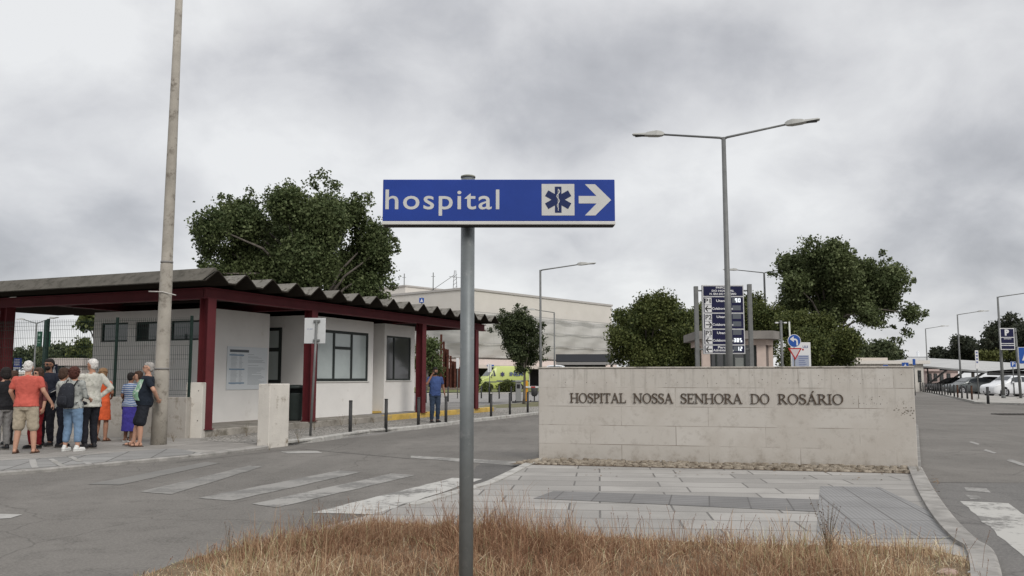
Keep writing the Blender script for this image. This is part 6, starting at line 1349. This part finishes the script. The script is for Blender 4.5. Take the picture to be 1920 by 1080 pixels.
def person(label, px, py, H, face, top, bottom, hair, skin=SK, fat=1.0, belly=0.0, fem=False, arms=None, feet=None, head=(0, 0), shoes=None, group='people waiting by the gate', z=PAVE, extras=(), lean=0.0, D=None):
    g = G(px, py, z) if D is None else Vector((Xat(px, D), D, z)); root = thing('person', label, 'person', g, R(face), group); root.rotation_euler[0] = R(lean); k = H/1.72
    A = {'eL': (-.245, .02, 1.13), 'wL': (-.255, .08, .87), 'eR': (.245, .02, 1.13), 'wR': (.255, .08, .87)}; A.update(arms or {})
    Fe = {'L': (-.10, 0), 'R': (.10, 0), 'kL': None, 'kR': None}; Fe.update(feet or {})
    sh = .165 if fem else .185; hipx = .085; f = fat
    def S(p, q=1): return tuple(c*k for c in p)
    def rings(infl, z0, z1):
        base = [(.86, .165, .115, 0), (.93, .175 if fem else .168, .125, 0), (1.02, .145 if fem else .158, .112, .012), (1.10, .14 if fem else .160, .108, .02), (1.20, .152 if fem else .17, .115, .012), (1.30, .160 if fem else .18, .115+(.012 if fem else 0), .012), (1.38, .15 if fem else .172, .098, 0), (1.425, .115 if fem else .13, .08, -.004), (1.455, .065, .062, -.004)]
        zs_ = [b[0] for b in base]; o = []
        for z_ in [z0]+[q for q in zs_ if z0 < q < z1]+[z1]:
            rx = np.interp(z_, zs_, [b[1] for b in base])*f*(1+0*infl); ry = np.interp(z_, zs_, [b[2] for b in base])*f; cy = np.interp(z_, zs_, [b[3] for b in base])
            bb = belly*math.exp(-((z_-1.06)/.13)**2)
            o.append((0, (cy+bb*.5)*k, z_*k, (rx+infl)*k, (ry+bb*.5+infl)*k))
        return o
    def arm(m, s, r0, r1, r2, upto=1.0, fr=0.0):
        e_, w_ = Vector(A['e'+s]), Vector(A['w'+s]); p = Vector(((-1 if s == 'L' else 1)*sh*min(f, 1.12), 0, 1.375))
        if upto <= 1: m.cap(S(p), r0*k, S(p.lerp(e_, upto)), (r0+(r1-r0)*upto)*k)
        else: m.cap(S(p), r0*k, S(e_), r1*k); q = e_.lerp(w_, upto-1); m.cap(S(e_), r1*k, S(q), r2*k)
    def leg(m, s, r0, r1, r2, upto=2.0):
        sx = -1 if s == 'L' else 1; fx_, fy_ = Fe[s]; h_ = Vector((sx*hipx*min(f, 1.15), 0, .88)); kn = Fe['k'+s]; kn = Vector(kn) if kn else Vector((h_.x*.5+fx_*.5, fy_*.5+.025, .47)); an = Vector((fx_, fy_-.01, .085))
        if upto <= 1: m.cap(S(h_), r0*k, S(h_.lerp(kn, upto)), (r0+(r1-r0)*upto)*k)
        else: m.cap(S(h_), r0*k, S(kn), r1*k); q = kn.lerp(an, upto-1); m.cap(S(kn), r1*k, S(kn.lerp(q, .4)), (r1*1.04 if r2 < r1 else r1)*k); m.cap(S(kn.lerp(q, .4)), (r1*1.04 if r2 < r1 else r1)*k, S(q), r2*k)
    # ---- body
    m = MB(); m.loft(rings(-.008, .84, 1.455), 24)
    ht, hn = R(head[0]), R(head[1]); nb = Vector((0, -.005, 1.44))
    def Hd(p):
        p = Vector(p)-Vector((0, 0, 1.48)); p = Matrix.Rotation(ht, 3, 'Z') @ (Matrix.Rotation(hn, 3, 'X') @ p); return p+Vector((0, .012, 1.48))
    def hell(mm, c, r, n=16, q=10):
        t_ = MB(); t_.ell(c, r, n, q); mm.add([S(Hd(v)) for v in t_.v], t_.f, True)
    m.cap(S((0, -.01, 1.42)), .058*k, S(Hd((0, .0, 1.54))), .052*k)
    hell(m, (0, -.005, 1.615), (.076, .096, .104)); hell(m, (0, .030, 1.560), (.056, .064, .072)); hell(m, (0, .060, 1.60), (.050, .038, .062))
    hell(m, (0, .102, 1.592), (.013, .018, .022)); hell(m, (0, .094, 1.552), (.024, .010, .008))
    for s in (-1, 1): hell(m, (s*.077, .0, 1.598), (.010, .020, .031)); hell(m, (s*.030, .083, 1.628), (.022, .012, .008))
    for s in 'LR':
        arm(m, s, .050*min(f, 1.1), .040, .029, 2); leg(m, s, .080*min(f, 1.15), .055, .038)
        e_, w_ = Vector(A['e'+s]), Vector(A['w'+s]); d = (w_-e_).normalized(); sx = -1 if s == 'L' else 1
        side = d.cross(Vector((sx, 0, 0))); side = side.normalized() if side.length > .2 else Vector((0, 1, 0)); inn = d.cross(side)*(1)
        if inn.x*sx > 0: inn = -inn
        pc = w_+d*.045; m.cap(S(w_+d*.02+side*.014), .019*k, S(w_+d*.075+side*.022), .014*k); m.cap(S(w_+d*.02-side*.014), .019*k, S(w_+d*.075-side*.022), .014*k)
        for i, (o_, l_) in enumerate(((.028, .068), (.010, .078), (-.009, .072), (-.027, .056))):
            b0 = w_+d*.082+side*o_; b1 = b0+d*l_*.5+inn*l_*.22; b2 = b1+d*l_*.28+inn*l_*.42; m.cap(S(b0), .0095*k, S(b1), .0088*k, 8); m.cap(S(b1), .0088*k, S(b2), .0075*k, 8)
        t0 = w_+d*.03+side*.022+inn*.006; t1 = t0+side*.03+d*.028+inn*.012; m.cap(S(t0), .012*k, S(t1), .0095*k, 8); m.cap(S(t1), .0095*k, S(t1+d*.028+inn*.01), .008*k, 8)
        fx_, fy_ = Fe[s]; m.cap(S((fx_, fy_-.035, .045)), .034*k, S((fx_*1.15, fy_+.13, .028)), .026*k); m.cap(S((fx_, fy_-.01, .10)), .036*k, S((fx_, fy_+.03, .06)), .034*k)
    bo = m.build('body', skin, root); remesh(bo, .0095)
    m = MB()
    for s in (-1, 1): hell(m, (s*.030, .0905, 1.615), (.012, .006, .006), 8, 6)
    m.build('eyes', Mt('eye_dark', (.05, .035, .03), .3), root)
    # ---- clothes
    tk, tm_ = top[0], top[1]
    tl = top[2] if len(top) > 2 else .86
    m = MB()
    if tk == 'dress':
        m.loft(rings(.010, .86, 1.44), 24); m.loft([(0, 0, tl*k, .215*f*k, .165*f*k), (0, 0, (tl+.2)*k, .205*f*k, .155*f*k), (0, 0, .92*k, .178*f*k, .132*f*k), (0, .01*k, 1.02*k, .15*f*k, .118*f*k)], 24)
    else:
        rg = rings(.014, tl, 1.44); rg[0] = (rg[0][0], rg[0][1], rg[0][2], rg[0][3]+.012*k, rg[0][4]+.010*k); m.loft(rg, 24)
    slv = {'short': .62, 'long': 1.93, 'three': 1.4, 'none': .12}[top[3] if len(top) > 3 else 'short']
    for s in 'LR': arm(m, s, .062*min(f, 1.12) if slv > .2 else .052, .056 if slv < 1 else .050, .040, slv)
    m.loft([(0, -.006*k, 1.425*k, .07*k, .068*k), (0, -.006*k, 1.462*k, .060*k, .060*k)], 18)
    o = m.build('dress' if tk == 'dress' else ('jacket' if tk == 'jacket' else 'shirt'), tm_, root); remesh(o, .0115)
    if bottom:
        bk_, bm_ = bottom[0], bottom[1]; m = MB()
        if bk_ == 'skirt':
            ln_ = bottom[2]; m.loft([(0, 0, ln_*k, .185*f*k, .155*f*k), (0, 0, .45*k, .165*f*k, .14*f*k), (0, 0, .75*k, .175*f*k, .138*f*k), (0, 0, .92*k, .172*f*k, .125*f*k), (0, .005, 1.02*k, .148*f*k, .115*f*k)], 24)
        else:
            m.loft([(0, 0, .80*k, .150*f*k, .112*f*k), (0, 0, .86*k, .168*f*k, .124*f*k), (0, 0, .95*k, .155*f*k, .114*f*k), (0, .005, 1.02*k, .138*f*k, .100*f*k)], 24)
            up = {'shorts': .93, 'trousers': 1.90, 'capri': 1.62}[bk_]; wdn = {'shorts': .105, 'trousers': .072, 'capri': .078}[bk_]
            for s in 'LR': leg(m, s, .103*min(f, 1.12), wdn, {'shorts': .1, 'trousers': .058, 'capri': .070}[bk_], up)
        o = m.build({'shorts': 'shorts', 'trousers': 'trousers', 'capri': 'trousers', 'skirt': 'skirt'}[bk_], bm_, root); remesh(o, .0115)
    # ---- hair
    hk, hc = hair[0], hair[1]; m = MB()
    hm_ = Mt('hair_'+hc, {'white': (.60, .58, .55), 'grey': (.32, .30, .28), 'black': (.018, .015, .014), 'brown': (.06, .035, .024), 'auburn': (.07, .025, .018), 'blonde': (.23, .14, .075)}[hc], .75, .35, 30, .8, 60)
    if hk == 'short': hell(m, (0, -.028, 1.640), (.082, .090, .092)); hell(m, (0, .012, 1.672), (.070, .076, .054)); hell(m, (0, -.04, 1.59), (.076, .070, .075))
    elif hk == 'bald': hell(m, (0, -.040, 1.615), (.081, .076, .075)); hell(m, (0, -.05, 1.58), (.072, .055, .055))
    elif hk == 'bob': hell(m, (0, -.022, 1.645), (.098, .100, .098)); hell(m, (0, -.045, 1.565), (.098, .082, .10)); [hell(m, (s*.078, .01, 1.60), (.026, .045, .075)) for s in (-1, 1)]; hell(m, (0, .03, 1.685), (.07, .065, .045))
    elif hk == 'curly':
        random.seed(int(px)); hell(m, (0, -.03, 1.63), (.098, .105, .105)); hell(m, (0, -.055, 1.55), (.10, .085, .09))
        for q in range(60):
            a = random.uniform(0, 6.283); b_ = random.uniform(-.9, 1.4); x_, y_, z_ = math.cos(a)*math.cos(b_), math.sin(a)*math.cos(b_), math.sin(b_)
            if y_ > .45 and z_ < .55: continue
            hell(m, (x_*.098, -.035+y_*.10, 1.61+z_*.10), (.026, .026, .026), 8, 6)
    m2 = m.build('hair', hm_, root); remesh(m2, .009)
    def Xh(name, mm, mt): mm.v = [S(Hd(v)) for v in mm.v]; return mm.build(name, mt, root)
    for ex in extras:
        if ex == 'sunglasses':
            q = MB(); [q.ell((s*.032, .101, 1.613), (.027, .012, .020), 12, 8) for s in (-1, 1)]; q.box(-.012, .012, .10, .108, 1.614, 1.620); [q.box(s*.062-.003+s*.012, s*.062+.003+s*.012, .0, .10, 1.612, 1.620) for s in (-1, 1)]; Xh('sunglasses', q, blackp)
        if ex == 'glasses':
            q = MB()
            for s in (-1, 1): q.tube([(s*.032+.022*math.cos(a), .104, 1.612+.016*math.sin(a)) for a in np.linspace(0, 6.283, 14)], .0025, 5); q.box(s*.072-.002, s*.072+.002, .0, .10, 1.612, 1.617)
            Xh('glasses', q, blackp)
        if ex == 'beard':
            q = MB(); q.ell((0, .045, 1.545), (.060, .062, .050)); q.ell((0, .03, 1.52), (.05, .055, .03)); Xh('beard', q, Mt('hair_black', (.02, .015, .014), .8))
        if ex == 'backpack':
            q = MB(); q.loft([(0, -.20, .88, .13, .07), (0, -.215, .93, .165, .10), (0, -.22, 1.10, .17, .11), (0, -.20, 1.28, .155, .09), (0, -.18, 1.36, .11, .06), (0, -.17, 1.39, .05, .03)], 22, p=2.6); q.v = [S(v) for v in q.v]
            bm_ = cloth('backpack_fabric', (.02, .022, .028), stain=((.17, .18, .19), 26, .60)); b_ = q.build('backpack', bm_, root)
            q = MB(); q.loft([(0, -.325, .93, .11, .02), (0, -.335, 1.0, .125, .03), (0, -.33, 1.10, .115, .025), (0, -.32, 1.13, .08, .015)], 16); q.v = [S(v) for v in q.v]; q.build('pocket', bm_, b_)
            for s in (-1, 1): q = MB(); q.tube([S(p_) for p_ in ((s*.11, -.14, 1.33), (s*.125, -.06, 1.44), (s*.12, .06, 1.42), (s*.12, .135, 1.28), (s*.15, .08, 1.05), (s*.15, -.10, .98))], .018*k, 8, sy=.5); q.build('strap', blackp, b_)
        if ex == 'stripes':
            for s in 'LR':
                q = MB(); p0 = Vector(((-1 if s == 'L' else 1)*sh, 0, 1.375)); e_ = Vector(A['e'+s]); w_ = Vector(A['w'+s]); ou = Vector((-1 if s == 'L' else 1, .15, .25)).normalized()
                for o_ in (-.018, 0, .018):
                    sd_ = Vector((0, o_, 0)); q.tube([S(p_+sd_) for p_ in (p0+ou*.058+Vector((0, 0, .01)), p0.lerp(e_, .5)+ou*.060, e_+ou*.054, e_.lerp(w_, .8)+ou*.045)], .005*k, 6)
                q.build('sleeve_stripes', Mt('stripe_white', (.62, .62, .60), .7), root)
        if ex == 'panel':
            q = MB(); rg = rings(.0235, .93, 1.36); V = []; an = [R(a) for a in (98, 106, 114, 122, 130, 138, 146, 154)]
            for (cx0, cy0, z_, rx, ry) in rg:
                for a in an: V.append((math.cos(a)*rx, cy0+math.sin(a)*ry, z_))
            n_ = len(an); q.add(V, [(i*n_+j, i*n_+j+1, (i+1)*n_+j+1, (i+1)*n_+j) for i in range(len(rg)-1) for j in range(n_-1)], True); q.build('shirt_print', cloth('green_print', (.20, .36, .24), stain=((.55, .60, .55), 12, .5)), root)
        if isinstance(ex, tuple) and ex[0] == 'bag':
            _, c_, x_, y_, z_, w_ = ex; q = MB(); q.loft([(x_, y_, z_-.14, w_*.9, .05), (x_, y_, z_-.10, w_, .065), (x_, y_, z_+.08, w_*.92, .055), (x_, y_, z_+.12, w_*.7, .03)], 18, p=3); q.v = [S(v) for v in q.v]; b_ = q.build('bag', cloth('bag_cloth', c_, stain=((c_[0]*.4, c_[1]*.4, c_[2]*.4), 22, .55)), root)
            q = MB(); q.tube([S(p_) for p_ in ((x_, y_, z_+.11), (x_*.95, y_*.7, 1.2), (x_*.55, .0, 1.455), (x_*.1, -.10, 1.3), (x_*.9, -.07, z_+.15))], .010*k, 6, sy=.5); q.build('strap', blackp, b_)
        if ex == 'phone':
            w_ = Vector(A['wR']); q = MB(); q.cbox(w_.x-.065, w_.x-.05, w_.y-.02, w_.y+.05, w_.z+.02, w_.z+.16, .003); q.v = [S(v) for v in q.v]; q.build('phone', blackp, root)
    # ---- footwear
    fk, fm = shoes or ('shoe', blackp)
    for s in 'LR':
        fx_, fy_ = Fe[s]; q = MB(); sx = -1 if s == 'L' else 1
        if fk == 'shoe':
            t_ = MB(); t_.cap((0, -.045, .048), .046, (.0, .14, .036), .040); t_.cap((0, -.03, .06), .045, (0, -.02, .10), .042)
            q.add([S((fx_+v[0]+sx*v[1]*.12, fy_+v[1], max(v[2], .006))) for v in t_.v], t_.f, True); q.build('shoe', fm, root)
            q = MB(); q.loft([(0, .045, 0, .045, .145), (0, .045, .014, .048, .150), (0, .045, .020, .044, .146)], 20, p=2.3); q.v = [S((fx_+v[0]+sx*v[1]*.12, fy_+v[1], v[2])) for v in q.v]; q.build('sole', Mt('sole', (.12, .11, .10), .8) if fm is blackp else fm, root)
        else:
            q.loft([(0, .045, 0, .047, .145), (0, .045, .018, .047, .145)], 20, p=2.3); q.tube([(-.040, .08, .015), (-.030, .085, .055), (0, .09, .066), (.030, .085, .055), (.040, .08, .015)], .009, 6); q.tube([(-.038, -.0, .015), (-.036, -.01, .075), (0, .02, .10), (.036, -.01, .075), (.038, 0, .015)], .008, 6)
            q.v = [S((fx_+v[0]+sx*v[1]*.12, fy_+v[1], v[2])) for v in q.v]; q.build('sandal', fm, root)
    return root
brownl = Mt('sandal_brown', (.07, .04, .028), .7); whl = Mt('shoe_white', (.62, .62, .60), .6)
def prt(name, c, c2, sc=9, th=.5): return cloth(name, c, stain=(c2, sc, th))
# the tall man in the salmon polo, seen from behind
person('white-haired man in salmon polo and khaki shorts seen from behind', 44, 850, 1.72, 8, ('shirt', cloth('salmon', (.48, .10, .075)), .87), ('shorts', cloth('khaki', (.36, .31, .235))), ('short', 'white'), SK3, 1.2, .02, arms={'eR': (.30, -.02, 1.16), 'wR': (.40, .12, .93), 'eL': (-.29, .0, 1.15), 'wL': (-.26, .16, .95)}, feet={'L': (-.15, 0), 'R': (.17, .02)}, shoes=('sandal', brownl))
person('man in the salmon shirt\'s company: bearded man with sunglasses and striped dark jacket', 84, 838, 1.80, 172, ('jacket', cloth('track_jacket', (.015, .018, .028)), .88, 'long'), ('trousers', cloth('track_trousers', (.014, .014, .02))), ('short', 'black'), SK2, 1.04, extras=('sunglasses', 'beard', 'stripes'), arms={'eL': (-.27, .04, 1.14), 'wL': (-.16, .24, 1.02)}, D=17.9)['label'] = 'bearded man in dark jacket with white sleeve stripes and sunglasses, facing the road'
person('woman with sunglasses and dark red trousers behind the salmon polo man', 64, 838, 1.60, 165, ('shirt', cloth('dark_red_top', (.10, .03, .03)), .86, 'three'), ('trousers', cloth('red_trousers', (.22, .015, .02))), ('bob', 'brown'), SK3, 1.0, fem=True, extras=('sunglasses',), D=17.3, arms={'eR': (.22, .06, 1.13), 'wR': (.10, .24, 1.2)})
person('dark-haired woman in grey floral blouse holding a patterned bag', 112, 836, 1.60, -70, ('shirt', prt('floral_blouse', (.40, .41, .38), (.08, .09, .10), 13, .52), .85, 'short'), ('trousers', cloth('navy_trousers', (.014, .016, .026))), ('bob', 'brown'), SK, 1.12, .02, fem=True, extras=(('bag', (.30, .26, .25), -.12, .16, .98, .12),), D=17.6, arms={'eL': (-.22, .08, 1.12), 'wL': (-.12, .28, 1.08), 'eR': (.22, .06, 1.12), 'wR': (.10, .28, 1.04)}, head=(20, 0))
person('curly dark-haired woman with patterned backpack, cropped jeans and white sneakers', 133, 846, 1.62, -14, ('shirt', prt('patterned_blouse', (.32, .33, .31), (.06, .07, .08), 13, .5), .86, 'three'), ('capri', cloth('jeans', (.15, .23, .34))), ('curly', 'auburn'), SK3, 1.12, fem=True, extras=('backpack',), shoes=('shoe', whl), feet={'L': (-.13, -.02), 'R': (.13, .03)}, arms={'eR': (.23, .06, 1.12), 'wR': (.18, .26, 1.05), 'eL': (-.23, .06, 1.12), 'wL': (-.18, .26, 1.05)})
person('tall white-haired man in loose off-white shirt with hand on hip', 166, 841, 1.78, 62, ('shirt', prt('offwhite_shirt', (.50, .49, .44), (.36, .36, .31), 16, .5), .80, 'long'), ('trousers', cloth('dark_trousers', (.014, .015, .02))), ('short', 'white'), SK, 1.13, .03, arms={'eR': (.33, -.14, 1.16), 'wR': (.19, -.02, 1.00), 'eL': (-.24, .05, 1.13), 'wL': (-.20, .2, 1.02)}, head=(12, 0))
person('woman in sleeveless bright orange dress seen from behind', 188, 826, 1.62, -8, ('dress', cloth('orange_dress', (.58, .10, .035)), .50, 'none'), None, ('curly', 'blonde'), SK, 1.02, fem=True, feet={'L': (-.11, 0), 'R': (.12, 0)}, shoes=('sandal', brownl), D=19.3, arms={'eL': (-.19, .08, 1.14), 'wL': (-.10, .22, 1.05), 'eR': (.19, .08, 1.14), 'wR': (.10, .22, 1.05)})
def stripey():
    mm, t, b, v = procmat('striped_top'); wv = tn(t, 'ShaderNodeTexWave', v, Scale=7.0, Distortion=2.5, Detail=2.0); wv.bands_direction = 'Z'
    t.links.new(tmix(t, tmap(t, wv.outputs['Fac'], .4, .6), (.07, .12, .25), (.36, .40, .46)), b.inputs['Base Color']); b.inputs['Roughness'].default_value = .85; return mm
person('woman in blue striped top and long royal blue skirt', 240, 825, 1.52, -25, ('shirt', stripey(), .87, 'short'), ('skirt', cloth('royal_skirt', (.055, .045, .27)), .26), ('short', 'black'), SK2, 1.08, fem=True, D=19.2, shoes=('sandal', whl), arms={'eL': (-.26, -.02, 1.14), 'wL': (-.24, .12, .92), 'eR': (.23, .05, 1.12), 'wR': (.10, .22, 1.05)}, extras=(('bag', (.02, .02, .022), -.20, .02, .93, .07),))
person('brown-haired woman mostly hidden behind the striped-top woman', 254, 824, 1.55, 150, ('shirt', cloth('grey_top', (.12, .12, .14)), .86, 'short'), ('trousers', cloth('dark_trousers2', (.02, .018, .016))), ('bob', 'brown'), SK3, 1.0, fem=True, D=19.6)
person('man with glasses in navy T-shirt with green print, leaning by the concrete post', 262, 837, 1.73, 112, ('shirt', cloth('navy_tee', (.012, .017, .026)), .84), ('shorts', cloth('navy_shorts', (.016, .018, .024))), ('short', 'grey'), SK3, 1.22, .09, extras=('glasses', 'panel'), arms={'eL': (-.31, -.14, 1.16), 'wL': (-.14, -.24, .98), 'eR': (.30, -.14, 1.16), 'wR': (.12, -.24, .97)}, feet={'L': (-.10, .02), 'R': (.10, .14)}, shoes=('sandal', brownl), lean=4, head=(8, 0))
person('dark-clothed woman cut by the left edge of the picture', 2, 842, 1.60, 60, ('shirt', cloth('black_top', (.014, .014, .016)), .84, 'three'), ('trousers', cloth('light_grey_trousers', (.22, .215, .21))), ('bob', 'black'), SK3, 1.08, fem=True, D=17.0)
person('brown-haired woman in black behind the salmon polo man at the far left', 17, 836, 1.55, 120, ('shirt', cloth('black_top2', (.018, .016, .018)), .84, 'long'), ('trousers', cloth('black_trousers2', (.016, .016, .016))), ('bob', 'brown'), SK, 1.05, fem=True, D=18.3, extras=(('bag', (.05, .035, .03), -.15, .12, .95, .09),))
person('man in blue T-shirt and jeans holding a phone to his ear, standing alone', 815, 792.5, 1.73, 205, ('shirt', cloth('blue_tee', (.045, .075, .19)), .84), ('trousers', cloth('dark_jeans', (.03, .045, .075))), ('short', 'black'), SK2, 1.05, .02, group='people by the gatehouse', extras=('phone', 'beard'), arms={'eR': (.30, .10, 1.20), 'wR': (.135, .10, 1.49), 'eL': (-.28, -.04, 1.15), 'wL': (-.31, .02, .92)}, head=(-10, -6))

# green totem and blue posters beyond the fence
D = 33.; t = thing('green_totem', 'dark green double-sided totem with round emblem beyond the mesh fence', 'sign', (Xat(80, D, 2), D, 0)); X3 = lambda px: (px-80)/FPX*D
MB().tube([(0, .08, 0), (0, .08, Zat(600, D))], .07, 12).build('post', grn, t)
for a, b_ in ((68, 76.5), (83, 92)):
    MB().cbox(X3(a), X3(b_), -.06, .02, Zat(650, D), Zat(621.5, D), .01).build('plate', Mt('totem_green', (.02, .07, .045), .5), t)
m = MB()
for a in (72.3, 87.5):
    disc(m, X3(a), Zat(628, D), .05, -.066, -.0605, 20); m.box(X3(a-2.6), X3(a+2.6), -.066, -.0605, Zat(638, D)-.01, Zat(638, D)+.02); m.box(X3(a-2.6), X3(a+2.6), -.066, -.0605, Zat(643, D)-.01, Zat(643, D)+.02)
m.build('emblem', Mt('emblem_pale', (.22, .32, .27), .6), t)
for i, (a, b_, tp, bt, lb_) in enumerate(((-3, 11.5, 672.5, 703, 'blue and white poster on a post beyond the fence at far left'), (25, 40, 671.5, 693, 'smaller blue poster on a post beyond the fence, right of the first'))):
    D = 30.; xc = (a+b_)/2; t = thing('poster_sign', lb_, 'sign', (Xat(xc, D, 1.8), D, 0)); hw = (b_-a)/2/FPX*D
    MB().tube([(0, .04, 0), (0, .04, Zat(tp+1, D))], .03, 10).build('post', galf, t); MB().cbox(-hw, hw, -.01, .01, Zat(bt, D), Zat(tp, D), .003).build('plate', Mt('poster_blue', (.035, .06, .28), .5), t)
    m = MB(); H_ = Zat(tp, D)-Zat(bt, D); z0 = Zat(bt, D)
    for q in (.86, .74, .60, .48, .40): m.box(-hw*.75, hw*random.uniform(.4, .8), -.014, -.0105, z0+H_*q-.012, z0+H_*q+.012)
    m.box(-hw*.9, hw*.9, -.014, -.0105, z0+.02, z0+H_*.22); m.build('print', bwhite, t)
D = 31.5; t = thing('pictogram_sign', 'navy pictogram board with white figure beside the pale kiosk', 'sign', (Xat(101.5, D, 1.8), D, 0)); 
MB().cbox(-.12, .12, -.02, .02, 0.5, Zat(683, D), .004).build('plate', navy, t); m = MB(); disc(m, .02, Zat(688, D), .035, -.026, -.0205, 14); m.vprism([(-.05, Zat(700, D)), (.08, Zat(700, D)), (.05, Zat(691, D)), (-.01, Zat(691, D))], -.026, -.0205); m.build('symbol', bwhite, t)
